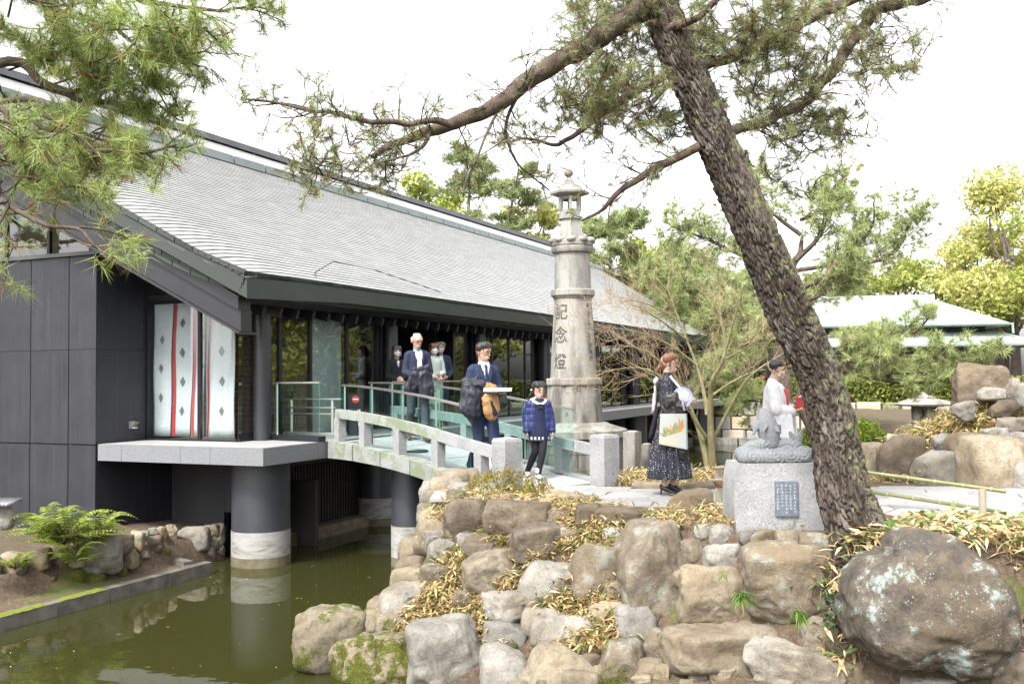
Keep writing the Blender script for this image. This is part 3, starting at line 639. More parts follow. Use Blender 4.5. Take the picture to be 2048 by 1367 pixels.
for f0, f1 in ((-.03, .08), (.92, 1.03)):
    for k in range(6):
        t0, t1 = k / 6 * .99 + .002, (k + 1) / 6 * .99 - .002; m1 = MB(); q = np.linspace(t0, t1, 4)
        for a, b in zip(q[:-1], q[1:]): m1.hexa([bp(a, f0, -sag(a)), bp(b, f0, -sag(b)), bp(b, f1, -sag(b)), bp(a, f1, -sag(a)), bp(a, f0, .012), bp(b, f0, .012), bp(b, f1, .012), bp(a, f1, .012)])
        part(bridge, 'edge_beam', m1, M_brm if k < 4 and f0 < .5 else M_br)
# stone handrails: square bars on short posts, ending in thick end posts
def rail_top(t): return float(np.interp(t, [0, .3, .6, .9, 1.0], [.50, .50, .49, .47, .44]))
for f in (.06, .94):
    q = np.linspace(0.02, .955, 13); segs = [q[:5], q[4:9], q[8:]]
    for k, sg in enumerate(segs):
        m1 = MB()
        for a, b in zip(sg[:-1], sg[1:]):
            ww = .062; P = lambda t, g, dz: bp(t, f, rail_top(t) + dz) + (bp(t, 1) - bp(t, 0)).normalized() * g
            m1.hexa([P(a, -ww, -.135), P(b, -ww, -.135), P(b, ww, -.135), P(a, ww, -.135), P(a, -ww * .85, 0), P(b, -ww * .85, 0), P(b, ww * .85, 0), P(a, ww * .85, 0)])
        bev = part(bridge, 'handrail', m1, M_brm if f < .5 and k < 2 else M_br)
    for t in (.04, .20, .40, .60, .80):
        m1 = MB(); p = bp(t, f); d = (bp(t + .02, f) - bp(t - .02, f)); d.z = 0; d.normalize(); sd = Vector((-d.y, d.x, 0)); h = rail_top(t) - .13
        m1.box(Vector((p.x, p.y, p.z + h / 2)), (.15, .13, h), d, sd); part(bridge, 'rail_post', m1, M_br)
for c, nm in ((at(1014, 905, 11.95), 'end_post'), (at(1209, 905, 12.5), 'end_post')):
    m1 = MB(); d = (B_ - A_).normalized(); sd = Vector((-d.y, d.x, 0)); h = .66; w = .13
    pts = [(-w, -w), (w, -w), (w, w), (-w, w)]; P = lambda a, b, z: Vector((c.x, c.y, z)) + d * a + sd * b
    m1.add([P(a * 1.02, b * 1.02, -.1) for a, b in pts] + [P(a, b, h - .05) for a, b in pts] + [P(a * .9, b * .9, h - .015) for a, b in pts] + [P(0, 0, h)],
           [(0, 1, 5, 4), (1, 2, 6, 5), (2, 3, 7, 6), (3, 0, 4, 7), (4, 5, 9, 8), (5, 6, 10, 9), (6, 7, 11, 10), (7, 4, 8, 11), (8, 9, 12), (9, 10, 12), (10, 11, 12), (11, 8, 12)])
    part(bridge, nm, m1, M_br)
# ---------------------------------------------------------------- glass railings
def glass_rail(name, label, pts, npanes, hgt=.86, inset=.0, posts=True):
    """pts: function t->(x,y,zfoot)"""
    root = thing(name, label, 'railing', pts(.5))
    m1 = MB(); q = [pts(t) + Vector((0, 0, hgt)) for t in np.linspace(0, 1, 13)]
    for a, b in zip(q[:-1], q[1:]): m1.bar(a, b, .045, .028)
    part(root, 'top_rail', m1, M_inox)
    for k in range(npanes):
        t0, t1 = k / npanes + .004, (k + 1) / npanes - .004; m2 = MB(); ts = np.linspace(t0, t1, 4); V = []
        for t in ts:
            p = pts(t); d = pts(min(1, t + .02)) - pts(max(0, t - .02)); d.z = 0; d.normalize(); n = Vector((-d.y, d.x, 0)) * .006
            for z in (.03, hgt - .015):
                for sg in (-1, 1): V.append(p + n * sg + Vector((0, 0, z)))
        F = []
        for i in range(3):
            b = i * 4; F += [(b, b + 4, b + 6, b + 2), (b + 1, b + 3, b + 7, b + 5), (b, b + 1, b + 5, b + 4), (b + 2, b + 6, b + 7, b + 3)]
        m2.add(V, F); me = m2.mesh('glass_pane', org(root)); bm = bmesh.new(); bm.from_mesh(me); bmesh.ops.recalc_face_normals(bm, faces=bm.faces); bm.to_mesh(me); bm.free()
        # orient outward: first face must look along -n
        gp = link('glass_pane', me, M_railglass, root)
        for t in (t0, t1):
            p = pts(t); m3 = MB(); m3.bar(p + Vector((0, 0, .03)), p + Vector((0, 0, hgt - .016)), .0125, .004, up=(1, 0, 0)); part(gp, 'pane_edge', m3, M_glassedge)
    for k in range(npanes + (1 if posts else 0)):
        t = min(.995, max(.005, k / npanes)); p = pts(t); d = pts(min(1, t + .02)) - pts(max(0, t - .02)); n = Vector((-d.y, d.x, 0)).normalized() * .03
        if k == npanes: continue
        m3 = MB(); m3.bar(p + n, p + n + Vector((0, 0, hgt)), .022, .022, up=(1, 0, 0)); part(root, 'rail_rod', m3, M_inox)
    return root
glass_rail('glass_railing', 'curved glass railing on near side of stone footbridge with steel top rail', lambda t: bp(.03 + t * .70, .12, .03), 4, .84)
glass_rail('glass_railing', 'glass railing on far side of footbridge behind the girl', lambda t: bp(-.12 + t * .98, .90, .03), 5, .86)
glass_rail('glass_railing', 'flat glass panel railing on dark base beside round column on veranda', lambda t: W(1.62 - .2 * t, 1.03 - .98 * t, ZF + .08), 1, .83)
glass_rail('glass_railing', 'glass railing with steel rail along veranda beyond the footbridge', lambda t: W(3.75 + t * 2.8, .14, ZF), 3, .9)
m1 = MB(); m1.bar(W(1.63, 1.08, ZF + .045), W(1.41, 0.0, ZF + .045), .15, .085); tag(link('railing_base', m1.mesh('railing_base', W(1.5, .55, ZF)), M_steel, None, W(1.5, .55, ZF)), 'long dark steel block under the flat glass railing on veranda', 'base')
# a low steel rack behind the glass
rk = thing('steel_rack', 'low steel rack with three rails behind glass railing on veranda', 'rack', W(2.2, .8, ZF))
m1 = MB()
for t in (.35, 1.15): m1.bar(W(2.2, t, ZF + .09), W(2.2, t, ZF + .62), .035, .035, up=(1, 0, 0))
part(rk, 'upright', m1, M_inox)
for z, e in ((.64, .12), (.5, 0), (.4, 0), (.09, .05)): m1 = MB(); m1.bar(W(2.2, .3 - e, ZF + z), W(2.2, 1.2 + e, ZF + z), .05, .022); part(rk, 'rail', m1, M_inox)
m1 = MB(); m1.box(W(2.2, .75, ZF + .04), (.22, 1.0, .08), U, Vv); part(rk, 'foot', m1, M_inox)
# standing sign with a no-entry mark
sg = thing('standing_sign', 'black folding sign with red no entry mark behind bridge handrail', 'sign', W(3.0, .42, ZF)); sn = -U * .35 - Vv * .95; sn = (-U * .75 - Vv * .66).normalized(); sx = Vector((-sn.y, sn.x, 0)); sz = (Vector((0, 0, 1)) - sn * .12).normalized()
sp = W(3.0, .42, ZF)
m1 = MB(); c = sp + sz * .36; m1.box(c, (.24, .02, .72), sx, sn, sz); part(sg, 'front_board', m1, M_steel)
m1 = MB(); c = sp - sn * .16 + Vector((0, 0, .35)); m1.box(c, (.24, .015, .7), sx, sn, (Vector((0, 0, 1)) + sn * .12).normalized()); part(sg, 'rear_board', m1, M_steel)
def disc(c, r, nx, nz, n=28): return [c + nx * (r * math.cos(2 * math.pi * k / n)) + nz * (r * math.sin(2 * math.pi * k / n)) for k in range(n)]
c = sp + sz * .62 + sn * .012; m1 = MB(); m1.add(disc(c, .065, sx, sz), [tuple(range(28))]); dsk = part(sg, 'no_entry_mark', m1, M_red)
m1 = MB(); m1.box(c + sn * .002, (.09, .002, .02), sx, sn, sz); part(sg, 'white_bar', m1, M_white)
def txt(body, size, mat, parent, name, fn, depth=0, spacing=1.0, bold=0.0):
    """flat lettering: fn maps letter coordinates (x, y) to a place in the world"""
    cu = bpy.data.curves.new('lettering', 'FONT'); cu.body = body; cu.size = size; cu.align_x = 'CENTER'; cu.align_y = 'CENTER'; cu.resolution_u = 3; cu.space_line = spacing; cu.offset = bold
    to = bpy.data.objects.new('lettering', cu); COL.objects.link(to); dg = bpy.context.evaluated_depsgraph_get(); me = bpy.data.meshes.new_from_object(to.evaluated_get(dg))
    bpy.data.objects.remove(to)
    bm = bmesh.new(); bm.from_mesh(me); bmesh.ops.triangulate(bm, faces=bm.faces); bmesh.ops.subdivide_edges(bm, edges=[e for e in bm.edges if e.calc_length() > .06], cuts=1); 
    pp = org(parent)
    for v in bm.verts: v.co = fn(v.co.x, v.co.y) - pp
    bm.to_mesh(me); bm.free(); me.materials.clear(); return link(name, me, mat, parent)
def strokes(parent, name, mat, cells, fn, size, seed):
    """worn lettering too small to read: a few brush-like bars in every cell"""
    r = random.Random(seed); m1 = MB()
    for cx, cy_ in cells:
        for q in range(r.randint(4, 6)):
            a = r.choice([0, 0, math.pi / 2, math.pi / 2, .8, -.8]) + r.uniform(-.1, .1); L = size * r.uniform(.3, .85) / 2; w = size * .055; ox, oy = cx + r.uniform(-.28, .28) * size, cy_ + r.uniform(-.32, .32) * size; dx, dy = math.cos(a), math.sin(a)
            if abs(ox - cx) + L * abs(dx) > size * .5: L *= .6
            m1.add([fn(ox - dx * L - dy * w, oy - dy * L + dx * w), fn(ox + dx * L - dy * w, oy + dy * L + dx * w), fn(ox + dx * L + dy * w, oy + dy * L - dx * w), fn(ox - dx * L + dy * w, oy - dy * L - dx * w)], [(0, 1, 2, 3)])
    return part(parent, name, m1, mat)
strokes(sg, 'lettering', M_white, [(0.05, .42), (0.05, .30), (.05, .18)], lambda x, y: sp + sz * y + sx * x + sn * .013, .085, 2)

# ================================================================ the stone memorial lantern
mc = Vector((.925, 15.0, 0)); mon_t = thing('stone_memorial_lantern', 'tall grey granite memorial lantern column with carved characters beside the bridge', 'monument', (mc.x, mc.y, -.1))
def oldstone(name, a, b, stain):
    m, n, l, p = newmat(name); co = coords(n, l, rnd=False); f = noise(n, l, co, 55, 3, .7)
    co2 = coords(n, l, (1, 1, .22), rnd=False); st = noise(n, l, co2, 5, 6, .65)
    c = ramp(n, l, f, [(.35, a), (.62, b)]); c = mix(n, l, ramp(n, l, st, [(.46, 0), (.62, .85)]), c, stain); c = mix(n, l, ramp(n, l, noise(n, l, co, 3.3, 6, .6), [(.58, 0), (.7, .45)]), c, (.2, .25, .19))
    l.new(c, p.inputs['Base Color']); p.inputs['Roughness'].default_value = .9; bump(n, l, p, f, .35, .008); return m
M_old = oldstone('old_granite', (.2, .192, .17), (.295, .284, .256), (.11, .098, .086)); M_old2 = oldstone('stained_granite', (.175, .164, .147), (.27, .253, .226), (.062, .055, .05)); M_oldl = oldstone('pale_granite', (.215, .21, .195), (.3, .295, .275), (.14, .13, .115))
def zy(py): return CAM_H + (752 - py) * 15.0 / FPX
def lz(nm, prof, n=40, rot=0, mat=M_old, sm=True, dx=0.0, par=mon_t):
    m1 = MB(); m1.lathe([(r * 15.0 / FPX, zy(y)) for r, y in prof], (mc.x + dx, mc.y, 0), n, rot); return part(par, nm, m1, mat, smooth=sm, angle=35)
# stepped base drum of stone blocks
for row, (y0, y1, r0, r1) in enumerate(((965, 932, 101, 98), (931, 901, 98, 96), (900, 870, 96, 94))):
    for k in range(10):
        a0 = 2 * math.pi * (k + .5 * (row % 2)) / 10 + .006; a1 = 2 * math.pi * (k + 1 + .5 * (row % 2)) / 10 - .006; m1 = MB(); V = []
        for r, y in ((r0, y0), (r1, y1)):
            for rr in (1.0, .6):
                for j in range(5):
                    a = a0 + (a1 - a0) * j / 4; q = r * rr * 15 / FPX; V.append((mc.x + math.cos(a) * q, mc.y + math.sin(a) * q, zy(y)))
        F = []
        for j in range(4): F += [(j, j + 1, 11 + j, 10 + j), (5 + j + 1, 5 + j, 15 + j, 16 + j), (10 + j, 11 + j, 16 + j, 15 + j), (j + 1, j, 5 + j, 6 + j)]
        F += [(0, 10, 15, 5), (4, 9, 19, 14)]; m1.add(V, F); part(mon_t, 'base_block', m1, M_old2, smooth=True, angle=35)
lz('base_slab', [(10, 1010), (90, 1010), (90, 872), (105, 870), (105, 857), (102, 855), (88, 851), (72, 846), (64, 842), (50, 841)], 48, mat=M_old)
lz('pedestal', [(57, 843), (55, 800), (52, 768)], 48, mat=M_old2)
lz('pedestal_cap', [(50, 769), (58, 768), (59, 766), (59, 757), (58, 755), (48, 754)], 8, R(22.5), M_old, False)
lz('inscribed_drum', [(47, 755), (46.5, 748), (37.5, 597), (37, 594)], 48, mat=M_old)
lz('collar', [(36, 597), (39, 596), (41, 592), (44, 590), (44, 580), (42.5, 579), (36, 577)], 48, mat=M_old)
lz('plain_drum', [(37, 580), (35, 505)], 48, mat=M_oldl)
crn = lz('crown_ring', [(34, 507), (40, 504), (42.5, 499), (42.5, 493), (40, 492), (42, 490), (42.5, 482), (38, 480), (20, 479)], 48, mat=M_old)
for k in range(10):
    a = 2 * math.pi * k / 10 + .2; m1 = MB(); m1.ell((mc.x + math.cos(a) * .29, mc.y + math.sin(a) * .29, zy(480)), (.075, .075, .05), 12, 8); part(crn, 'petal_knob', m1, M_old, smooth=True)
lz('neck', [(28, 482), (27, 474), (21.5, 440), (21.5, 437)], 6, R(30), M_oldl, False, -.02)
lz('neck_cap', [(22, 438), (26, 436), (26, 431), (22, 430)], 6, R(30), M_oldl, False, -.025)
fb = lz('fire_box', [(23, 431), (23, 418)], 6, R(30), M_oldl, False, -.03)
for k in range(6):
    a = R(30) + math.pi / 3 * k; m1 = MB(); q = 21 * 15 / FPX; m1.box((mc.x - .03 + math.cos(a) * q, mc.y + math.sin(a) * q, zy(405)), (.05, .05, .21), (math.cos(a), math.sin(a), 0), (-math.sin(a), math.cos(a), 0)); part(fb, 'corner_post', m1, M_oldl)
lz('lintel_ring', [(23.5, 397), (23.5, 391)], 6, R(30), M_oldl, False, -.03)
hat = lz('lantern_roof', [(22, 391), (40, 386), (41, 382), (32, 377), (25, 370), (17, 365), (11, 363)], 6, R(0), M_old, False, -.035)
lz('finial', [(13, 364), (9, 358), (4, 351), (4, 350)], 6, 0, M_old, False, -.04); m1 = MB(); m1.ell((mc.x - .045, mc.y, zy(342)), (.072, .072, .068), 20, 12); part(hat, 'finial_ball', m1, M_old, smooth=True)
# carved characters: flat strokes on the round face, shade of the cuts painted dark
M_cutshade = basic('painted_groove_shade', (.055, .05, .045), (.09, .082, .075), 20, .95)
def wrap(rpx0, y0, rpx1, y1, px_c, lean=0.0):
    def fn(x, y):
        z = y; f = (z - zy(y1)) / (zy(y0) - zy(y1)); r = (rpx1 + (rpx0 - rpx1) * f) * 15 / FPX + .003
        th0 = -math.pi / 2 + math.asin(max(-.95, min(.95, (px_c - 1147) / rpx1 * .98))) + lean * z; th = th0 + x / r; return Vector((mc.x + math.cos(th) * r, mc.y + math.sin(th) * r, z))
    return fn
def carve(chars, px_c, ys, sizes, box, par):
    f0 = wrap(*box, px_c)
    for ch, y, sz_ in zip(chars, ys, sizes): txt(ch, sz_, M_cutshade, par, 'carved_character', lambda x, yy, y=y: f0(x * (.95), zy(y) + yy), bold=sz_ * .014)
dr = [o for o in mon_t.children if o.name.startswith('inscribed_drum')][0]; pd = [o for o in mon_t.children if o.name.startswith('pedestal') and 'cap' not in o.name][0]
carve('記念燈', 1122, (626, 672, 724), (.25, .26, .25), (46.5, 748, 37.5, 597), dr)
ch2 = '明治三十一年授増船'; ys2 = [614, 627, 639, 649, 658, 673, 691, 704, 717]
carve(ch2, 1175, ys2, [.088] * len(ch2), (46.5, 748, 37.5, 597), dr)
carve('発起人', 1153, (778, 792, 806), (.1, .1, .1), (57, 843, 52, 768), pd); carve('八', 1131, (787,), (.085,), (57, 843, 52, 768), pd); f9 = wrap(57, 843, 52, 768, 1131); strokes(pd, 'worn_characters', M_cutshade, [(0, zy(y)) for y in (801, 813, 825)], f9, .08, 5)
# square granite posts and block beside the drum
for (x0, y0, x1, y1, d, lab) in ((1247, 863, 1283, 975, 14.2, 'tall square granite post beside the round base of memorial lantern'), (1282, 888, 1306, 950, 14.6, 'short weathered granite post behind the dotted dress')):
    p = at((x0 + x1) / 2, (y0 + y1) / 2, d); w = (x1 - x0) * d / FPX; h = (y1 - y0) * d / FPX; o = thing('granite_post', lab, 'post', (p.x, p.y, p.z - h / 2), 'granite posts by the memorial lantern')
    m1 = MB(); m1.box((p.x, p.y, p.z - .1), (w * .75, w * .75, h + .2), (.82, -.57, 0), (.57, .82, 0)); part(o, 'shaft', m1, M_old2); m1 = MB(); m1.hexa([(p.x + a * w * .375, p.y + b * w * .375, p.z + h / 2) for a, b in ((-1, -.5), (.5, -1), (1, .5), (-.5, 1))] + [(p.x + a * w * .3, p.y + b * w * .3, p.z + h / 2 + .015) for a, b in ((-1, -.5), (.5, -1), (1, .5), (-.5, 1))]); part(o, 'cap', m1, M_old)

# ================================================================ bamboo fences
M_bam = basic('green_bamboo', (.12, .135, .045), (.2, .2, .08), 5, .45, stretch=(1, 1, 1)); M_bamd = basic('dry_bamboo', (.27, .235, .175), (.36, .31, .23), 9, .5, stretch=(1, 1, .15)); M_rope = basic('hemp_rope', (.16, .07, .03), (.25, .13, .06), 40, .9)
def culm(root, p, q, r, mat, nodes=5, name='bamboo_rail'):
    p, q = Vector(p), Vector(q); m1 = MB(); m1.tube([p, q], r, 12); o = part(root, name, m1, mat, smooth=True, angle=40)
    m1 = MB()
    for k in range(nodes):
        c = p.lerp(q, (k + .5) / nodes); d = (q - p).normalized() * r * .35; m1.tube([c - d, c, c + d], [r * 1.02, r * 1.16, r * 1.02], 12)
    part(o, 'culm_node', m1, M_bamd, smooth=True); return o
f1 = thing('bamboo_fence', 'low fence of two long green bamboo rails on post beside the big boulder', 'fence', on_ground(1965, 1032))
b0 = on_ground(1966, 1035); b0.z = hz(b0.x, b0.y)
culm(f1, at(1690, 938, 10.3), at(2012, 982, b0.y - .05), .019, M_bam, 6); culm(f1, at(1700, 976, 10.4), at(2020, 1026, b0.y + .09), .018, M_bam, 6)
m1 = MB(); m1.tube([(b0.x, b0.y, b0.z - .1), (b0.x, b0.y, at(1966, 978, b0.y).z)], .034, 14); part(f1, 'bamboo_post', m1, M_bamd, smooth=True, angle=40)
b1_ = Vector((2.18, 10.55, 0)); f2 = thing('bamboo_fence', 'short dry bamboo post and rails tied with rope left of stone pedestal', 'fence', b1_)
pt_ = at(1437, 935, 10.55); m1 = MB(); m1.tube([(pt_.x, 10.55, -.1), (pt_.x, 10.55, pt_.z)], .04, 14); part(f2, 'bamboo_post', m1, M_bamd, smooth=True, angle=40)
culm(f2, at(1432, 935, 10.5), at(1475, 934, 9.9), .02, M_bamd, 2); culm(f2, at(1420, 960, 10.6), at(1475, 958, 9.9), .018, M_bamd, 2)
m1 = MB(); z = at(1437, 968, 10.55).z; m1.lathe([(.043, z - .03), (.05, z - .02), (.045, z - .005), (.05, z + .01), (.044, z + .03)], (pt_.x, 10.55, 0), 14); part(f2, 'rope_lashing', m1, M_rope, smooth=True)

# ================================================================ snow-viewing lantern, far wall, hedge, far building
yl = at(1850, 838, 21.0); yk = thing('snow_viewing_lantern', 'low stone garden lantern with wide round cap beyond the rockery', 'lantern', (yl.x, yl.y, yl.z - .4)); k_ = 21.0 / FPX
def yz(py): return at(1850, py, 21.0).z
def yl_(nm, prof, n, mat=M_old2, rot=R(30)):
    m1 = MB(); m1.lathe([(r * k_, yz(y)) for r, y in prof], (yl.x, yl.y, 0), n, rot); return part(yk, nm, m1, mat, smooth=n > 8, angle=35)
yl_('cap', [(20, 813), (56, 810), (58, 807), (40, 800), (18, 795.5)], 32, M_old); yl_('finial', [(18, 797), (19, 793), (10, 790.5), (5, 788), (2, 784)], 20, M_old); yl_('base', [(26, 900), (26, 842), (24, 840)], 6)
for k in range(6):
    a = R(30) + math.pi / 3 * k; m1 = MB(); m1.box((yl.x + math.cos(a) * 20 * k_, yl.y + math.sin(a) * 20 * k_, (yz(840) + yz(812)) / 2), (.1, .13, yz(812) - yz(840)), (math.cos(a), math.sin(a), 0), (-math.sin(a), math.cos(a), 0)); part(yk, 'light_post', m1, M_old2)
m1 = MB(); m1.lathe([(22 * k_, yz(840)), (22 * k_, yz(833))], (yl.x, yl.y, 0), 6, R(30)); m1.lathe([(22 * k_, yz(818)), (22 * k_, yz(812))], (yl.x, yl.y, 0), 6, R(30)); part(yk, 'light_chamber', m1, M_old2)
# retaining wall across the pond: every stone a piece
def stone_wall(root, P, Q, z0, z1, rows, wmin, wmax, mats, thick=.4, seed=1, mossm=None):
    r = random.Random(seed); P, Q = Vector(P), Vector(Q); L = (Q - P).length; d = (Q - P).normalized(); nrm = Vector((d.y, -d.x, 0)); hs_ = (z1 - z0) / rows
    for row in range(rows):
        x = -r.uniform(0, wmax)
        while x < L:
            w = r.uniform(wmin, wmax); a, b = max(0, x) + .015, min(L, x + w) - .015; x += w
            if b - a < .08: continue
            za, zb_ = z0 + row * hs_ + .012, z0 + (row + 1) * hs_ - .012 + r.uniform(-.03, .03); m1 = MB(); c0 = P + d * a; c1 = P + d * b; pr = r.uniform(.02, .09); j = lambda: r.uniform(-.035, .035)
            fr = [c0 + d * (.04 + j()) + nrm * pr, c1 - d * (.04 + j()) + nrm * pr]; m1.hexa([Vector((fr[0].x, fr[0].y, za + .04 + j())), Vector((fr[1].x, fr[1].y, za + .04 + j())), Vector((c1.x, c1.y, za)) - nrm * .1, Vector((c0.x, c0.y, za)) - nrm * .1,
                Vector((fr[0].x, fr[0].y, zb_ - .04 + j())), Vector((fr[1].x, fr[1].y, zb_ - .04 + j())), Vector((c1.x, c1.y, zb_)) - nrm * .1, Vector((c0.x, c0.y, zb_)) - nrm * .1])
            part(root, 'stone', m1, mossm if mossm and r.random() < .3 else r.choice(mats), smooth=False)
    m1 = MB(); c = (P + Q) / 2 - nrm * .28; m1.box((c.x, c.y, (z0 + z1) / 2 - .05), (L, .3, z1 - z0), d, nrm); part(root, 'wall_core', m1, M_dark)
M_ws = [basic('wall_stone_%d' % i, c, tuple(x * 1.25 for x in c), 5, .85, bmp=.4, bscale=20) for i, c in enumerate([(.3, .28, .25), (.36, .33, .27), (.26, .25, .24), (.4, .32, .22)])]
M_wsm = basic('mossy_wall_stone', (.1, .12, .035), (.24, .22, .16), 5, .9, bmp=.4, bscale=25, lo=.4, hi=.6)
fw = thing('pond_retaining_wall', 'low wall of pale rough stones with moss across the far pond', 'wall', (11.5, 41, ZW)); stone_wall(fw, (7.6, 42.6, 0), (20.5, 37, 0), ZW - .1, .25, 3, .4, 1.0, M_ws, mossm=M_wsm, seed=5)
fk = thing('pond_curb', 'long low stone kerb at the foot of the far retaining wall', 'kerb', (9, 40, ZW))
for k in range(7): a, b = Vector((7.9, 40.2, 0)), Vector((15.5, 36.7, 0)); m1 = MB(); p, q = a.lerp(b, k / 7 + .004), a.lerp(b, (k + 1) / 7 - .004); m1.bar((p.x, p.y, ZW + .05), (q.x, q.y, ZW + .05), .35, .4); part(fk, 'kerb_stone', m1, M_old2)
M_copper = basic('pale_copper_roof', (.27, .325, .305), (.33, .385, .365), 3, .6, stretch=(1, 1, 4)); M_copd = basic('copper_trim', (.18, .26, .24), (.25, .33, .31), 4, .5)
M_oldw = basic('weathered_brown_boards', (.09, .068, .06), (.14, .11, .1), 3, .8, stretch=(5, 5, .4))
fbx = thing('garden_house', 'far wooden house with pale green copper roof behind pines', 'building', (20, 52, 0))
hx, hy = Vector((1, -.12, 0)).normalized(), Vector((.12, 1, 0)).normalized(); hc = Vector((19.0, 53, 0))
def HP(a, b, z): p = hc + hx * a + hy * b; return Vector((p.x, p.y, z))
for k in range(14): m1 = MB(); a = -7 + k * 1.0; m1.box(HP(a + .5, 0, 1.1), (.97, .1, 3.0), hx, hy); part(fbx, 'wall_panel', m1, M_oldw)
for k in range(15): m1 = MB(); m1.box(HP(-7 + k, -.09, 1.1), (.12, .1, 3.0), hx, hy); part(fbx, 'wall_post', m1, basic('brown_timber', (.1, .06, .04), (.13, .08, .05), 4, .7) if k == 0 else bpy.data.materials['brown_timber'])
m1 = MB(); m1.box(HP(0, -.1, 2.35), (14.2, .14, .12), hx, hy); part(fbx, 'head_beam', m1, bpy.data.materials['brown_timber'])
m1 = MB(); m1.box(HP(0, 2.5, 1.1), (14, 4.8, 3.0), hx, hy); part(fbx, 'wall_core', m1, M_dark)
def skirt(nm, e, zlo, i_, zhi, mat, th=.12, yo=2.5, hl=7.0, hd=2.5):
    m1 = MB(); lo = [(-hl - e, yo - hd - e), (hl + e, yo - hd - e), (hl + e, yo + hd + e), (-hl - e, yo + hd + e)]; hi = [(-hl + i_, yo - hd + i_), (hl - i_, yo - hd + i_), (hl - i_, yo + hd - i_), (-hl + i_, yo + hd - i_)]
    V = [HP(a, b, zlo - th) for a, b in lo] + [HP(a, b, zlo) for a, b in lo] + [HP(a, b, zhi) for a, b in hi]
    m1.add(V, [(3, 2, 1, 0), (0, 1, 5, 4), (1, 2, 6, 5), (2, 3, 7, 6), (3, 0, 4, 7), (4, 5, 9, 8), (5, 6, 10, 9), (6, 7, 11, 10), (7, 4, 8, 11), (8, 9, 10, 11)]); return part(fbx, nm, m1, mat)
lowr = skirt('lower_roof', 1.5, 2.85, .6, 3.7, M_copper); upr = skirt('upper_roof', .75, 3.95, 2.3, 5.5, M_copper, hl=6.2)
m1 = MB(); m1.box(HP(0, 2.5, 3.75), (12, 4.6, .5), hx, hy); part(fbx, 'clerestory', m1, M_dark)
m1 = MB(); m1.box(HP(0, 2.5, 5.6), (8.2, .35, .26), hx, hy); part(upr, 'ridge', m1, basic('pale_ridge', (.36, .38, .42), (.42, .44, .48), 4, .5))
for r_, e, z, hl in ((lowr, 1.52, 2.82, 7), (upr, .77, 3.92, 6.2)): m1 = MB(); m1.bar(HP(-hl - e, -e - .02, z), HP(hl + e, -e - .02, z), .1, .09); part(r_, 'gutter', m1, M_copd)
m1 = MB(); m1.bar(HP(7.0, -.8, 3.95), HP(7.0, -.9, 3.4), .1, .1); part(upr, 'downpipe', m1, M_copd)

# ================================================================ granite pedestal with a plaque and a stone fish on waves
M_ped = granite('pedestal_granite', (.2, .205, .21), (.33, .335, .34), 0, 60)
pq = at(1555, 990, 9.05); ped = thing('stone_pedestal', 'rough grey granite block with dark inscribed plaque under the stone fish', 'pedestal', (pq.x, pq.y, -.1))
kk = 9.05 / FPX; bm = bmesh.new(); bmesh.ops.create_cube(bm, size=1); bmesh.ops.subdivide_edges(bm, edges=bm.edges, cuts=11, use_grid_fill=True)
for v in bm.verts:
    c = v.co; x, y, z = c.x * 2, c.y * 2, c.z * 2; w = 1 - .06 * (1 - min(1, (1 + z) * 1.2)) - (.07 * max(0, z - .6) / .4 if x < -.5 else .02); 
    bulge = 1 + .05 * (1 - z * z); co = Vector((x * w * 94 * kk * (bulge if x < 0 else 1), y * .24 * (1 + .05 * (1 - z * z)), z * .355))
    nn = fbm(np.array([[co.x * 6, co.y * 6, co.z * 6]]), 3, 5)[0] * .012; co += Vector((c.x * nn * 2, c.y * nn * 2, 0 if z > .97 else c.z * nn)); v.co = Vector((pq.x, pq.y, .235)) + co - org(ped)
me = bpy.data.meshes.new('block'); bm.to_mesh(me); bm.free(); me.polygons.foreach_set('use_smooth', [True] * len(me.polygons)); me.set_sharp_from_angle(angle=R(38)); link('block', me, M_ped, ped)
pf = pq.y - .258; m1 = MB(); a, b = at(1549, 962, pf), at(1596, 1031, pf); m1.box(((a.x + b.x) / 2, pf, (a.z + b.z) / 2), (b.x - a.x, .03, a.z - b.z)); plq = part(ped, 'plaque', m1, basic('slate_plaque', (.09, .11, .14), (.14, .16, .2), 25, .5, bmp=.2))
M_let = basic('pale_incised_letters', (.4, .42, .45), (.5, .52, .55), 20, .8)
strokes(plq, 'lettering', M_let, [(b.x - .03 - c_ * .037, a.z - .035 - q * .029) for c_ in range(5) for q in range((9, 8, 9, 7, 8)[c_])], lambda X, Y: Vector((X, pf - .0165, Y)), .025, 3)
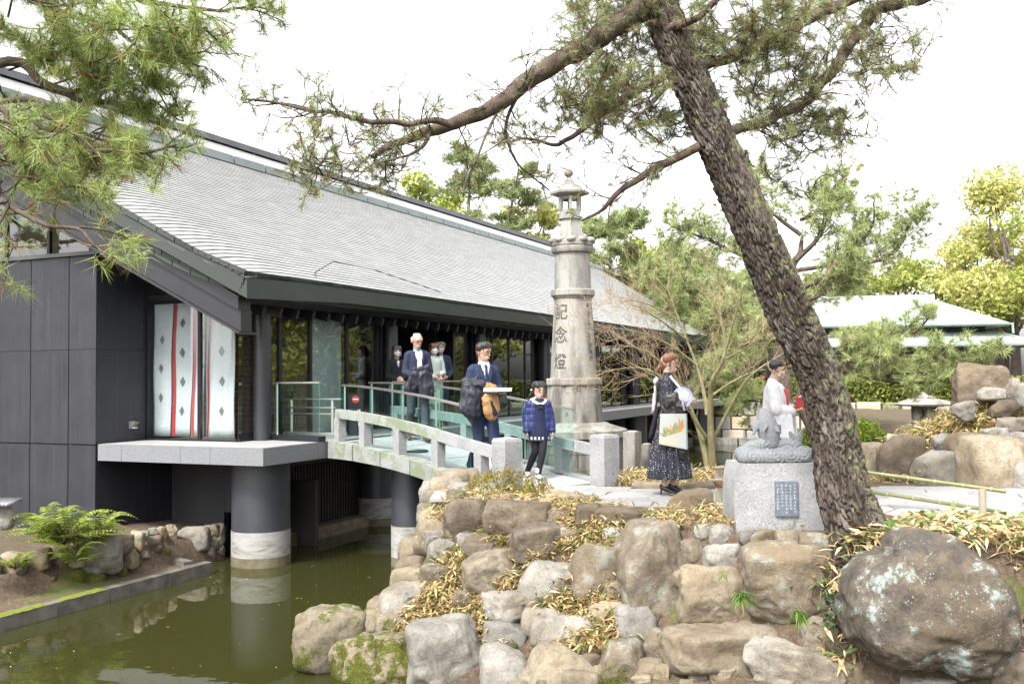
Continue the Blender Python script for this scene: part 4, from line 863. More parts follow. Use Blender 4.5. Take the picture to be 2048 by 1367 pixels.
# ---------------------------------------------------------------- blob sculpting: unions of tapered limbs, voxel-remeshed to one skin
def limb(V, F, p, q, ra, rb, side=None, n=14, caps=4):
    p, q = np.array(p, float), np.array(q, float); d = q - p; L = np.linalg.norm(d)
    if L < 1e-6: d = np.array([0, 0, 1.]); L = 1e-6
    else: d = d / L
    ra = ra if hasattr(ra, '__len__') else (ra, ra); rb = rb if hasattr(rb, '__len__') else (rb, rb)
    s = np.array(side if side is not None else (1, 0, 0), float); s = s - d * s.dot(d)
    if np.linalg.norm(s) < .1: s = np.array([0, 1., 0]); s = s - d * s.dot(d)
    s /= np.linalg.norm(s); t = np.cross(d, s); rings = []
    for k in range(caps): a = math.pi / 2 * (1 - k / caps); m = (ra[0] + ra[1]) / 2; rings.append((p - d * m * math.sin(a), max(.02, math.cos(a)), ra))
    rings.append((p, 1, ra)); rings.append((q, 1, rb))
    for k in range(1, caps + 1): a = math.pi / 2 * k / caps; m = (rb[0] + rb[1]) / 2; rings.append((q + d * m * math.sin(a), max(.02, math.cos(a)), rb))
    b = len(V)
    for c, f, r in rings:
        for j in range(n): th = 2 * math.pi * j / n; V.append(c + (s * math.cos(th) * r[0] + t * math.sin(th) * r[1]) * f)
    m = len(rings)
    for i in range(m - 1):
        for j in range(n): F.append((b + i * n + j, b + i * n + (j + 1) % n, b + (i + 1) * n + (j + 1) % n, b + (i + 1) * n + j))
    F.append(tuple(b + j for j in range(n))[::-1]); F.append(tuple(b + (m - 1) * n + j for j in range(n)))
_tmp = []
def blob(limbs, vox=.01, smooth=6, extra=None):
    V, F = [], []
    for L in limbs: limb(V, F, *L)
    if extra:
        for ev, ef in extra: b = len(V); V.extend([np.array(p) for p in ev]); F.extend([tuple(i + b for i in f) for f in ef])
    me = bpy.data.meshes.new('blob'); me.from_pydata([tuple(v) for v in V], [], F); o = bpy.data.objects.new('blob', me); COL.objects.link(o)
    md = o.modifiers.new('r', 'REMESH'); md.mode = 'VOXEL'; md.voxel_size = vox; md.use_smooth_shade = True
    if smooth: sm = o.modifiers.new('s', 'SMOOTH'); sm.iterations = smooth; sm.factor = .5
    dg = bpy.context.evaluated_depsgraph_get(); out = bpy.data.meshes.new_from_object(o.evaluated_get(dg)); bpy.data.objects.remove(o); bpy.data.meshes.remove(me)
    return out
def vget(me): a = np.empty(len(me.vertices) * 3, np.float32); me.vertices.foreach_get('co', a); return a.reshape(-1, 3).astype(float)
def vset(me, a): me.vertices.foreach_set('co', a.astype(np.float32).ravel()); me.update()
def nget(me): a = np.empty(len(me.vertices) * 3, np.float32); me.vertices.foreach_get('normal', a); return a.reshape(-1, 3).astype(float)
def wrinkle(me, amp=.004, sc=(14, 14, 9), s=0):
    v = vget(me); n = nget(me); r = 1 - np.abs(fbm(v * np.array(sc), 3, s)); vset(me, v + n * ((r - .6) * amp)[:, None]); return me

# stone fish (local px units -> metres)
fs = thing('stone_fish_statue', 'pale grey carved fish leaping from scrolled waves on granite block', 'statue', (pq.x, pq.y, .595)); kf = 9.0 / FPX
def fp(px, py, dy=0.0): q = at(px, py, 9.0 + dy); return (q.x - org(fs).x, q.y - org(fs).y, q.z - org(fs).z)
L = []
for (x0, y0, x1, y1, r0, r1, dy) in ((1485, 908, 1612, 908, 17, 17, 0), (1490, 915, 1606, 915, 15, 15, -.08), (1490, 913, 1606, 913, 14, 14, .1), (1500, 895, 1540, 884, 14, 15, 0), (1550, 888, 1590, 890, 15, 14, .02), (1500, 900, 1595, 900, 16, 15, .02)):
    L.append((fp(x0, y0, dy), fp(x1, y1, dy), r0 * kf, r1 * kf))
waves = blob(L, .009, 5); v = vget(waves); nn = nget(waves)
g = np.zeros(len(v))
for cx, cy_, sgn in ((1537, 893, 1), (1572, 905, -1), (1600, 903, 1), (1500, 912, 1), (1548, 912, 1)):
    c = np.array(fp(cx, cy_)); dx, dz = v[:, 0] - c[0], v[:, 2] - c[2]; r = np.hypot(dx, dz); th = np.arctan2(dz, dx); w_ = np.exp(-(r / .11) ** 2); g += w_ * (np.abs(np.sin(r * 95 + sgn * th * .5)) - .6)
v += nn * (np.clip(g, -1, 1) * .012)[:, None]; v[:, 2] = np.maximum(v[:, 2], .001); vset(waves, v)
M_st = granite('statue_granite', (.135, .143, .154), (.185, .195, .208), 0, 90); link('scrolled_waves', waves, M_st, fs)
fc = [(1541, 886, 19), (1539, 872, 21), (1536, 858, 22), (1533, 846, 20.5), (1531, 838, 18), (1529, 831, 14.5), (1527.5, 826, 11), (1526, 822, 7.5)]
L = [(fp(a[0], a[1]), fp(b[0], b[1]), (a[2] * kf, a[2] * kf * .85), (b[2] * kf, b[2] * kf * .85)) for a, b in zip(fc[:-1], fc[1:])] + [
     (fp(1516, 846, -.03), fp(1506, 868, -.05), (8 * kf, 3 * kf), (3 * kf, 2 * kf)), (fp(1549, 850, -.05), fp(1558, 863, -.08), (6 * kf, 3 * kf), (3 * kf, 2 * kf)), (fp(1533, 852, -.09), fp(1527, 862, -.105), (4 * kf, 2 * kf), (2 * kf, 1.5 * kf)),
     (fp(1556, 852, .02), fp(1561, 866, .03), (7 * kf, 3 * kf), (2 * kf, 2 * kf))]
fish = blob(L, .006, 4); link('fish_body', fish, M_st, fs)
L = [(fp(1590, 895), fp(1594, 880), (11 * kf, 7 * kf), (10 * kf, 5 * kf)), (fp(1588, 880), fp(1580, 864), (8 * kf, 4 * kf), (4 * kf, 2 * kf)), (fp(1597, 880), fp(1604, 860), (9 * kf, 4 * kf), (4 * kf, 2 * kf))]
link('fish_tail', blob(L, .006, 4), M_st, fs)

# ================================================================ ROCKS
def rockmat(name, a, b, c, lichen=0.0, moss=0.0, lich_col=(.30, .38, .37)):
    m, n, l, p = newmat(name); co = coords(n, l); f = noise(n, l, co, 3.4, 9, .68, .15); g = noise(n, l, co, 38, 4, .75); w_ = noise(n, l, co, 1.1, 5, .6)
    col = ramp(n, l, f, [(.32, a), (.5, b), (.68, c)])
    oi = n.new('ShaderNodeObjectInfo'); col = mix(n, l, 1.0, col, ramp(n, l, oi.outputs['Random'], [(0, (.78, .76, .74)), (.5, (1, .98, .94)), (1, (1.18, 1.12, 1.04))]), 'MULTIPLY')
    col = mix(n, l, ramp(n, l, g, [(.36, .4), (.5, 0)]), col, tuple(x * .4 for x in a)); col = mix(n, l, ramp(n, l, g, [(.64, 0), (.74, .35)]), col, (.5, .48, .44))
    col = mix(n, l, ramp(n, l, w_, [(.5, 0), (.64, .5)]), col, (.15, .115, .07)); col = mix(n, l, ramp(n, l, noise(n, l, coords(n, l, (1.3, 1.3, .5)), 2.6, 8, .75, .2), [(.54, 0), (.64, .5)]), col, (.07, .063, .054))
    vo = n.new('ShaderNodeTexVoronoi'); vo.feature = 'DISTANCE_TO_EDGE'; vo.inputs['Scale'].default_value = 2.1; nz = n.new('ShaderNodeVectorMath'); nz.operation = 'ADD'; tn_ = n.new('ShaderNodeTexNoise'); tn_.inputs['Scale'].default_value = 3; tn_.inputs['Detail'].default_value = 5; l.new(co, tn_.inputs['Vector']); l.new(co, nz.inputs[0]); l.new(tn_.outputs['Color'], nz.inputs[1]); l.new(nz.outputs[0], vo.inputs['Vector']); crk = ramp(n, l, vo.outputs['Distance'], [(0, 0), (.035, 1)])
    if lichen:
        v = n.new('ShaderNodeTexVoronoi'); v.inputs['Scale'].default_value = 42; l.new(co, v.inputs['Vector']); dots = ramp(n, l, v.outputs['Distance'], [(.22, 1), (.34, 0)])
        area = ramp(n, l, noise(n, l, co, 2.3, 5, .7), [(.50, 0), (.60, 1)]); solid = ramp(n, l, noise(n, l, co, 3.4, 9, .8), [(.555, 0), (.60, 1)])
        col = mix(n, l, math_(n, l, 'MULTIPLY', math_(n, l, 'MAXIMUM', math_(n, l, 'MULTIPLY', math_(n, l, 'MULTIPLY', dots, area), ramp(n, l, noise(n, l, co, 9, 4, .7), [(.45, 0), (.55, 1)])), solid), lichen), col, lich_col)
    if moss:
        ge = n.new('ShaderNodeNewGeometry'); sx = n.new('ShaderNodeSeparateXYZ'); l.new(ge.outputs['Position'], sx.inputs[0])
        mk = math_(n, l, 'ADD', noise(n, l, co, 3.5, 6, .7), math_(n, l, 'MULTIPLY', math_(n, l, 'SUBTRACT', -1.05, sx.outputs['Z']), .25)); mk = ramp(n, l, mk, [(.56 - moss * .12, 0), (.62 - moss * .12, 1)])
        col = mix(n, l, mk, col, ramp(n, l, noise(n, l, co, 60, 3), [(.35, (.04, .045, .008)), (.65, (.105, .112, .018))]))
    l.new(col, p.inputs['Base Color']); p.inputs['Roughness'].default_value = .9; p.inputs['Specular IOR Level'].default_value = .25
    b1 = bump(n, l, p, f, .6, .06); b1 = bump(n, l, p, crk, .22, .015, b1); bump(n, l, p, g, .55, .012, b1); return m
RK = {'g': rockmat('grey_granite_rock', (.15, .145, .135), (.235, .226, .208), (.31, .30, .28)), 't': rockmat('tan_rock', (.15, .122, .085), (.235, .2, .148), (.30, .27, .22)),
      'b': rockmat('brown_rock', (.07, .056, .042), (.125, .102, .078), (.2, .172, .135)), 'm': rockmat('mossy_rock', (.14, .12, .085), (.22, .19, .14), (.3, .27, .22), 0, .55),
      'd': rockmat('dark_mossy_stone', (.03, .035, .02), (.06, .06, .035), (.12, .11, .08), 0, 1.6), 'l': rockmat('lichen_boulder_stone', (.044, .039, .036), (.085, .073, .062), (.16, .135, .1), .9, .1, (.24, .30, .295)), 'x': rockmat('lichen_rock', (.085, .07, .054), (.145, .122, .095), (.22, .19, .15), .28, .35)}
_ico = {}
def ico(lv):
    if lv not in _ico:
        bm = bmesh.new(); bmesh.ops.create_icosphere(bm, subdivisions=lv, radius=1); v = np.array([tuple(x.co) for x in bm.verts]); f = np.array([[x.index for x in q.verts] for q in bm.faces]); bm.free(); _ico[lv] = (v, f)
    return _ico[lv]
def rock_mesh(sx, sy, sz, seed, lv=4, blocky=.5, rough=1.0):
    r = np.random.default_rng(seed); D, F = ico(lv); n = r.normal(size=(13, 3)); n /= np.linalg.norm(n, axis=1)[:, None]
    n = np.concatenate([n, [[0, 0, 1], [0, 0, -1], [0, -1, 0], [1, 0, 0], [-1, 0, 0]]]) if blocky > .3 else n
    d = r.uniform(.72, 1.1, len(n)); d[13:] = r.uniform(.74, .95, max(0, len(n) - 13)); dots = D @ n.T
    q = np.where(dots > .05, d[None] / np.maximum(dots, .05), 9.); k = 30.; rad = -np.log(np.exp(-k * q).sum(1)) / k; rad = np.minimum(rad, 1.2)
    P = D * rad[:, None]; P = P / np.array([np.abs(P[:, i]).max() for i in range(3)])
    o = seed * 3.7; mag = (sx * sy * sz) ** (1 / 3); Q = P * np.array([sx, sy, sz]); 
    h = fbm(Q * (1.6 / mag) + o, 4, seed) * .075 * mag * rough + (np.abs(fbm(Q * (2.2 / mag) + o + 9, 3, seed + 5)) * -.085 + .02) * mag * rough + (1 - np.abs(fbm(Q * (6 / mag) + o, 3, seed + 3))) * .022 * mag + fbm(Q * (16 / mag) + o, 2, seed + 8) * .006 * mag
    return npmesh('rock', Q + D * h[:, None], F, smooth=True)
_rs = [100]
def rock(root, name, p, sx, sy, sz, mat, rz=None, lv=4, blocky=.5, label=None):
    _rs[0] += 1; me = rock_mesh(sx, sy, sz, _rs[0], lv, blocky); r = random.Random(_rs[0]); o = link(name, me, RK[mat], root, Vector(p) - (org(root) if root else Vector((0, 0, 0))))
    o.rotation_euler = (r.uniform(-.12, .12), r.uniform(-.1, .1), r.uniform(-.35, .35) if rz is None else rz); return o
def rock_px(root, x0, y0, x1, y1, mat, off=.05, depth=None, name='rock', lv=4, thick=.8, blocky=.5, sink=0):
    """a rock that covers this box of the photograph, standing on the bank where that line of sight meets it"""
    cx, cy_ = (x0 + x1) / 2, (y0 + y1) / 2
    if depth is None: g = on_ground(cx, min(y1 - (y1 - y0) * .25, 1360)); depth = g.y
    w = (x1 - x0) * depth / FPX / 2 * 1.1; h = (y1 - y0) * depth / FPX / 2 * 1.1; t = min(max(w, h) * thick, .6); p = at(cx, cy_, depth + t * .25)
    return rock(root, name, p, w * 1.02, t, h * 1.02, mat, lv=lv, blocky=blocky)
bank = thing('rock_bank', 'steep garden bank of stacked boulders below the path in the foreground', 'rock bank', (.6, 9.2, -1.3))
for (x0, y0, x1, y1, m) in [(889, 995, 976, 1096, 'b'), (965, 1001, 1092, 1089, 'b'), (1025, 1052, 1137, 1131, 'x'), (1090, 1018, 1139, 1055, 't'), (1146, 1004, 1195, 1075, 'b'), (1195, 1016, 1300, 1052, 'b'), (849, 1060, 889, 1096, 'g'), (858, 1078, 914, 1131, 'g'),
    (801, 1085, 858, 1152, 'x'), (842, 1127, 914, 1177, 'x'), (925, 1106, 1041, 1182, 't'), (1042, 1133, 1151, 1210, 'g'), (1144, 1096, 1229, 1206, 'x'), (961, 1185, 1090, 1245, 'g'), (756, 1163, 819, 1205, 'x'), (738, 1191, 833, 1261, 't'), (705, 1206, 749, 1245, 'g'),
    (664, 1275, 763, 1370, 'm'), (690, 1286, 823, 1400, 'm'), (824, 1249, 954, 1378, 'g'), (970, 1245, 1055, 1303, 'g'), (1070, 1236, 1178, 1298, 'g'), (961, 1294, 1053, 1400, 'g'), (1034, 1303, 1202, 1420, 't'), (1195, 1291, 1292, 1400, 'x'), (1237, 1212, 1314, 1302, 'g'),
    (893, 980, 935, 1012, 'b'), (1207, 1057, 1250, 1096, 'g'), (1086, 985, 1190, 1012, 't'), (1240, 1060, 1362, 1270, 'x'), (1392, 1047, 1430, 1076, 'g'), (1421, 1050, 1468, 1086, 'g'), (1478, 1055, 1511, 1087, 'g'), (1505, 1060, 1554, 1093, 'x'), (1554, 1062, 1609, 1097, 't'),
    (1600, 1064, 1651, 1107, 'x'), (1365, 1080, 1418, 1127, 'x'), (1412, 1086, 1482, 1142, 'g'), (1363, 1136, 1484, 1240, 't'), (1484, 1093, 1657, 1236, 'x'), (1340, 1236, 1607, 1353, 't'), (1607, 1237, 1671, 1310, 't'), (1501, 1286, 1677, 1392, 'g'), (1967, 1302, 2075, 1390, 'x'),
    (1807, 1348, 1920, 1400, 'g'), (2023, 1247, 2070, 1287, 'b'), (2014, 1275, 2034, 1300, 'g'), (1328, 1290, 1353, 1314, 'g'), (1338, 1314, 1384, 1337, 'g'), (2022, 1056, 2070, 1080, 'b'), (1677, 1320, 1740, 1385, 'b'), (1300, 1330, 1340, 1365, 'm'), (1420, 1335, 1470, 1360, 't'), (1380, 1345, 1412, 1368, 'g'),
    (770, 1130, 812, 1180, 'm'), (720, 1235, 760, 1285, 'x'), (630, 1318, 690, 1345, 'd'), (905, 1180, 965, 1230, 'x'), (1180, 1205, 1240, 1260, 't'), (1130, 1060, 1170, 1100, 'b'), (930, 1085, 990, 1125, 'x'), (1290, 1262, 1345, 1310, 'x'), (1050, 1205, 1110, 1240, 'b')]:
    rock_px(bank, x0, y0, x1, y1, m, lv=5 if (x1 - x0) > 110 else 4)
rf = random.Random(31)
for q in range(95):   # small stones wedged between the big ones
    X, Y = rf.uniform(-1.5, 3.0), rf.uniform(7.9, 10.9)
    z = hz(X, Y)
    if -1.3 < z < -.06: s_ = rf.uniform(.05, .15); rock(bank, 'rock', (X, Y, z + s_ * .25), s_ * rf.uniform(.9, 1.5), s_, s_ * rf.uniform(.7, 1), rf.choice('gtbxg'), lv=3)
for q in range(26): Y = rf.uniform(9.2, 12.6); X = float(np.interp(Y, [9.2, 11.3, 12.6], [-1.45, -1.2, -.85])) + rf.uniform(-.12, .45); s_ = rf.uniform(.1, .24); rock(bank, 'rock', (X, Y, hz(X, Y) + s_ * .2), s_ * 1.2, s_, s_, rf.choice('xtgm'), lv=3)
def solo(x0, y0, x1, y1, m, label, depth=None, lv=5, thick=.8, blocky=.5):
    o = rock_px(None, x0, y0, x1, y1, m, depth=depth, name='boulder', lv=lv, thick=thick, blocky=blocky); tag(o, label, 'boulder'); return o
def profile_rock(outline, c, w, h, t, seed, mat):
    D, F = ico(6); ang = np.arctan2(D[:, 2], D[:, 0]); oa = np.array([math.atan2(z, x) for x, z in outline]); orr = np.array([math.hypot(x, z) for x, z in outline]); k = np.argsort(oa); R_ = np.interp(ang, oa[k], orr[k], period=2 * np.pi); rho = np.sqrt(np.maximum(0, 1 - D[:, 1] ** 2)) ** .55
    P = np.stack([np.cos(ang) * R_ * rho * w, np.sign(D[:, 1]) * np.abs(D[:, 1]) ** .75 * t, np.sin(ang) * R_ * rho * h], 1); d = fbm(P * 2.6 + seed, 5, seed) * .045 - np.abs(fbm(P * 3.1 + seed + 4, 3, seed + 2)) * .05 + fbm(P * 14, 3, seed + 5) * .008
    cr = np.abs(P[:, 0] * .75 + P[:, 2] * .55 - .06 + .09 * fbm(P * 4, 2, 3)); d -= .05 * np.exp(-(cr / .022) ** 2) * (P[:, 2] > -.1); cr2 = np.abs(P[:, 2] + .2 + .25 * P[:, 0] + .1 * fbm(P * 3 + 8, 2, 6)); d -= .035 * np.exp(-(cr2 / .02) ** 2) * (P[:, 0] > -.1)
    o = link('boulder', npmesh('boulder', P + D * d[:, None], F, smooth=True), RK[mat], None, c); return o
bo = profile_rock([(-1, -.1), (-.85, .45), (-.5, .75), (-.2, .97), (.2, .97), (.45, .75), (.75, .45), (.96, 0), (.98, -.45), (.75, -.9), (.4, -1), (0, -.86), (-.4, -.8), (-.75, -.58), (-.92, -.4)], at(1848, 1205, 7.75), 1.32 / 2 * 1.03, 1.14 / 2 * 1.02, .5, 3, 'l'); tag(bo, 'huge dark boulder spotted with pale lichen under the leaning pine', 'boulder')
solo(594, 1219, 721, 1325, 'm', 'mossy brown boulder leaning out over the pond water', 9.55)
solo(1332, 984, 1420, 1058, 'b', 'brown upright boulder at path edge in front of the dotted dress', 10.1)
# kerb stones at the back of the path
kb = thing('garden_kerb', 'long rough kerb stones behind the woman along the path', 'kerb', (2.2, 12.1, 0))
for (x0, y0, x1, y1) in ((1270, 963, 1356, 981), (1357, 964, 1437, 984), (1437, 966, 1462, 984)): rock_px(kb, x0, y0, x1, y1, 't', depth=12.05, name='kerb_stone', thick=.35, blocky=.9)
# rockery on the right
rk2 = thing('rockery', 'raised rockery of big rounded boulders and dry bamboo grass beyond path', 'rockery', (6.5, 13.2, 0))
for (x0, y0, x1, y1, m, d) in [(1724, 888, 1774, 972, 't', 13.0), (1761, 872, 1846, 974, 'b', 12.7), (1835, 898, 1917, 980, 'g', 12.4), (1899, 869, 1964, 962, 'b', 12.7), (1935, 878, 2031, 1008, 't', 12.0), (1864, 869, 1899, 903, 'g', 13.0), (2022, 927, 2080, 1012, 'g', 11.8),
    (1960, 776, 2009, 800, 'g', 14.2), (2018, 758, 2041, 800, 'g', 14.0), (2033, 767, 2072, 813, 'g', 13.8), (1980, 803, 2035, 836, 'b', 13.6), (1986, 835, 2060, 868, 'g', 13.2), (1964, 857, 2012, 884, 'g', 12.9), (2009, 865, 2062, 897, 'g', 12.6), (2012, 890, 2075, 930, 'g', 12.4), (1909, 803, 1948, 840, 'g', 14.0), (1988, 1000, 2060, 1024, 't', 11.0),
    (1775, 868, 1800, 892, 'g', 13.4), (1745, 885, 1765, 900, 'g', 13.4)]: rock_px(rk2, x0, y0, x1, y1, m, depth=d, lv=4)
solo(1906, 736, 2012, 828, 'b', 'tall pointed grey boulder standing on top of the rockery', 14.6)
# stone wall of the little island on the left, with one dressed block
iw = thing('island_stone_wall', 'low wall of rounded field stones at the foot of the dark wall', 'stone wall', (-5.2, 13.8, -1.3))
def lw(x0, y0, x1, y1, m, bl=.5):
    X0, X1, Y0, Y1 = x0 / 3.798, x1 / 3.798, 900 + y0 / 3.798, 900 + y1 / 3.798; cx = (X0 + X1) / 2; d = float(np.interp(cx, [0, 130, 235, 300, 350, 445], [12.3, 13.0, 13.35, 14.0, 14.8, 15.45])); rock_px(iw, X0, Y0, X1, Y1, m, depth=d, lv=4, blocky=bl, name='stone')
for q in [(600, 650, 915, 920, 'g'), (830, 635, 1005, 770, 't'), (1000, 615, 1090, 770, 't'), (1080, 605, 1130, 680, 'g'), (1125, 590, 1205, 660, 'g'), (1090, 650, 1225, 770, 'b'), (1195, 570, 1275, 745, 't'), (1260, 570, 1345, 670, 't'), (1265, 670, 1340, 745, 'g'), (1335, 575, 1570, 760, 'g', .95), (1565, 565, 1660, 655, 't'),
          (1565, 650, 1665, 740, 't'), (1635, 565, 1700, 720, 'g'), (1480, 730, 1630, 832, 'g', .9), (1430, 760, 1475, 822, 'g'), (1625, 715, 1700, 802, 'g'), (920, 735, 1045, 885, 't'), (1045, 760, 1130, 824, 't'), (1130, 750, 1285, 830, 'd'), (1280, 740, 1435, 835, 'd'), (0, 780, 185, 945, 't'), (180, 750, 380, 905, 'b'), (70, 920, 220, 1055, 't'),
          (-60, 960, 80, 1055, 'b'), (215, 920, 300, 1020, 'd'), (285, 920, 450, 1040, 'd'), (440, 900, 640, 1030, 'd'), (620, 930, 790, 1025, 'd'), (900, 890, 960, 945, 'd'), (-140, 800, 10, 960, 't'), (380, 760, 520, 900, 'b'), (500, 740, 640, 880, 't')]: lw(*q)
# straight kerb in the water with moss on top
ck = thing('mossy_kerb', 'straight stone kerb with bright green moss edging the dark soil strip', 'kerb', (-5.4, 11.8, ZW))
M_moss = basic('bright_moss', (.075, .10, .008), (.16, .18, .02), 45, .95, bmp=.8, bscale=120, lo=.3, hi=.7)
ka, kb_ = Vector((-4.36, 14.3, 0)), Vector((-7.3, 7.3, 0)); kd = (kb_ - ka).normalized(); L = (kb_ - ka).length; xq = 0; r3 = random.Random(8)
M_kerb = basic('wet_kerb_stone', (.07, .064, .055), (.15, .14, .12), 5, .85, bmp=.8, bscale=35)
while xq < L:
    w = r3.uniform(.75, 1.1); p, q = ka + kd * (xq + .006), ka + kd * min(L, xq + w - .006); m1 = MB(); m1.bar((p.x, p.y, -1.34), (q.x, q.y, -1.34), .15, .26); o = part(ck, 'kerb_stone', m1, M_kerb)
    if xq > .9 and r3.random() < .88:
        a, b = (p + (q - p) * r3.uniform(0, .25)), (q - (q - p) * r3.uniform(0, .2)); nseg, V, F = 14, [], []; dd = (b - a) / nseg; nn = Vector((-kd.y, kd.x, 0))
        for i in range(nseg + 1):
            for j in range(5): e = min(1, min(i, nseg - i) / 2) * (1 - abs(j - 2) / 2.3) ; x = a + dd * i + nn * ((j - 2) * .042 * (.7 + .3 * min(1, min(i, nseg - i) / 2))); V.append((x.x, x.y, -1.212 + .03 * e + r3.uniform(-.004, .006)))
        for i in range(nseg):
            for j in range(4): F.append((i * 5 + j, i * 5 + j + 1, i * 5 + j + 6, i * 5 + j + 5))
        m2 = MB(); m2.add(V, F); part(o, 'moss_cushion', m2, M_moss, smooth=True)
    xq += w
for k in range(2): p, q = Vector((-4.62, 14.25, -1.3)).lerp(Vector((-5.25, 14.75, -1.27)), k / 2 + .005), Vector((-4.62, 14.25, -1.3)).lerp(Vector((-5.25, 14.75, -1.27)), (k + 1) / 2 - .005); m1 = MB(); m1.bar(p, q, .16, .2); part(ck, 'kerb_stone', m1, M_kerb)
# stone basin with a corrugated cover at the left edge
sb = at(10, 1033, 12.9); bs = thing('stone_block', 'rough stone block with corrugated metal lid at the left edge', 'stone block', (sb.x, sb.y, -.8)); rock(bs, 'block', (sb.x, sb.y, sb.z), .12, .14, .16, 'g', 0, 3, .95)
m1 = MB(); zt = at(10, 1006, 12.9).z
for k in range(9): m1.tube([(sb.x - .25 + k * .045, sb.y - .2, zt), (sb.x - .25 + k * .045, sb.y + .2, zt + .03)], .027, 8)
part(bs, 'corrugated_lid', m1, basic('grey_corrugated', (.2, .2, .22), (.28, .28, .3), 6, .5, metal=.5), smooth=True)

# ================================================================ BAMBOO GRASS, FERNS, SMALL PLANTS
def leaf_blades(P, D, N, L, Wd, droop=.25):
    """arrays of blade: base P, direction D, side N, length L, width W -> verts/quads (two quads per blade, folded)"""
    n = len(P); T = np.array([0, .45, 1.0]); wf = np.array([.35, 1.0, .02]); V = np.zeros((n, 3, 2, 3))
    for i, (t, w) in enumerate(zip(T, wf)):
        c = P + D * (L * t)[:, None]; c[:, 2] -= droop * L * t * t
        V[:, i, 0] = c - N * (Wd * w * .5)[:, None]; V[:, i, 1] = c + N * (Wd * w * .5)[:, None]
    V = V.reshape(-1, 3); b = np.arange(n)[:, None] * 6; F = np.concatenate([b + np.array([[0, 1, 3, 2]]), b + np.array([[2, 3, 5, 4]])], 0); return V, F
M_sasa = leafmat('dry_bamboo_grass', [(0, (.22, .13, .06)), (.35, (.5, .37, .18)), (.62, (.62, .5, .28)), (.72, (.42, .38, .14)), (.80, (.09, .14, .03)), (1, (.13, .2, .05))], trans=.3)
M_sasav = leafmat('variegated_bamboo_grass', [(0, (.4, .26, .12)), (.4, (.62, .48, .27)), (.6, (.68, .58, .37)), (.64, (.1, .17, .05)), (1, (.16, .24, .07))], trans=.3)
def clump_field(name, label, centers, cat='bamboo grass', mat=None, leaf=(.07, .016), tuft_h=.16, per=26, green=.28, spread=.10, seed=0, stuff=True, stems=True):
    r = np.random.default_rng(seed); Vs, Fs, Ts = [], [], []; b = 0
    C = np.array([tuple(c) for c in centers]); n = len(C) * per; idx = np.repeat(np.arange(len(C)), per)
    P = C[idx] + np.stack([r.normal(0, spread, n), r.normal(0, spread, n), np.zeros(n)], 1); P[:, 2] = P[:, 2] + r.uniform(0.01, tuft_h, n)
    th = r.uniform(0, 2 * np.pi, n); el = r.uniform(-.55, .85, n); D = np.stack([np.cos(th) * np.cos(el), np.sin(th) * np.cos(el), np.sin(el)], 1)
    up = np.array([0, 0, 1.]); N = np.cross(D, up) + r.normal(0, .35, (n, 3)); N -= D * (N * D).sum(1)[:, None]; N /= np.linalg.norm(N, axis=1)[:, None]
    Ln = r.uniform(.45, 1.45, n) * leaf[0]; V, F = leaf_blades(P, D, N, Ln, Ln / leaf[0] * leaf[1] * r.uniform(.7, 1.2, n), .3); tn = np.where(r.random(n) < green, r.uniform(.76, 1, n), r.uniform(.02, .7, n)); T_ = np.concatenate([tn, tn]) 
    Vs.append(V); Fs.append(F); Ts.append(T_); b = len(V)
    if stems:
        ns = len(C) * per // 2; ix = r.integers(0, len(C), ns); P = C[ix] + np.stack([r.normal(0, spread, ns), r.normal(0, spread, ns), np.full(ns, -.03)], 1); D = np.stack([r.normal(0, .3, ns), r.normal(0, .3, ns), np.ones(ns)], 1); N = np.stack([r.normal(size=ns), r.normal(size=ns), np.zeros(ns)], 1); N /= np.linalg.norm(N, axis=1)[:, None]
        V, F = leaf_blades(P, D, N, r.uniform(.6, 1.1, ns) * tuft_h * 1.1, np.full(ns, .004), .02); Vs.append(V); Fs.append(F + b); t = r.uniform(0, .4, ns); Ts.append(np.concatenate([t, t]))
    V = np.concatenate(Vs); F = np.concatenate(Fs); me = npmesh(name, V, F); set_tone(me, np.concatenate(Ts)); o = link(name, me, mat or M_sasa); tag(o, label, cat, kind='stuff' if stuff else None); return o
def scatter_px(regions, seed, step=11, jit=7, depth=None):
    r = random.Random(seed); out = []
    for (x0, y0, x1, y1) in regions:
        for x in np.arange(x0, x1, step):
            for y in np.arange(y0, y1, step): X, Y = x + r.uniform(-jit, jit), y + r.uniform(-jit, jit); out.append(on_ground(X, Y) if depth is None else at(X, Y, depth))
    return out
reg = [(900, 990, 1090, 1010), (1090, 1005, 1190, 1015), (840, 1015, 900, 1060), (1080, 1020, 1250, 1060), (1000, 1085, 1040, 1130), (1090, 1060, 1240, 1110), (890, 1090, 940, 1160), (1180, 1090, 1240, 1140), (860, 1165, 930, 1215), (740, 1200, 860, 1290), (850, 1195, 960, 1260), (940, 1215, 1010, 1290), (1000, 1165, 1060, 1190), (1060, 1195, 1240, 1230), (1090, 1225, 1240, 1300), (1170, 1250, 1260, 1310),
       (1150, 1140, 1240, 1210), (1300, 1035, 1370, 1070), (1400, 1030, 1470, 1055), (1440, 1045, 1640, 1062), (770, 1245, 830, 1300), (1040, 1120, 1100, 1140), (955, 1055, 1010, 1100)]
cs = scatter_px(reg, 1, 9, 6)
clump_field('bamboo_grass', 'straw coloured dry bamboo grass between the boulders of the bank', cs, per=17, leaf=(.09, .018), tuft_h=.10, spread=.055, seed=2, green=.2)
reg2 = [(1640, 1020, 1690, 1075)]; cs = []
r4 = random.Random(11)
for k in range(150): x = r4.uniform(3.0, 5.3); y = r4.uniform(7.95, 8.75 if x > 3.4 else 8.4); cs.append((x, y, hz(x, y)))
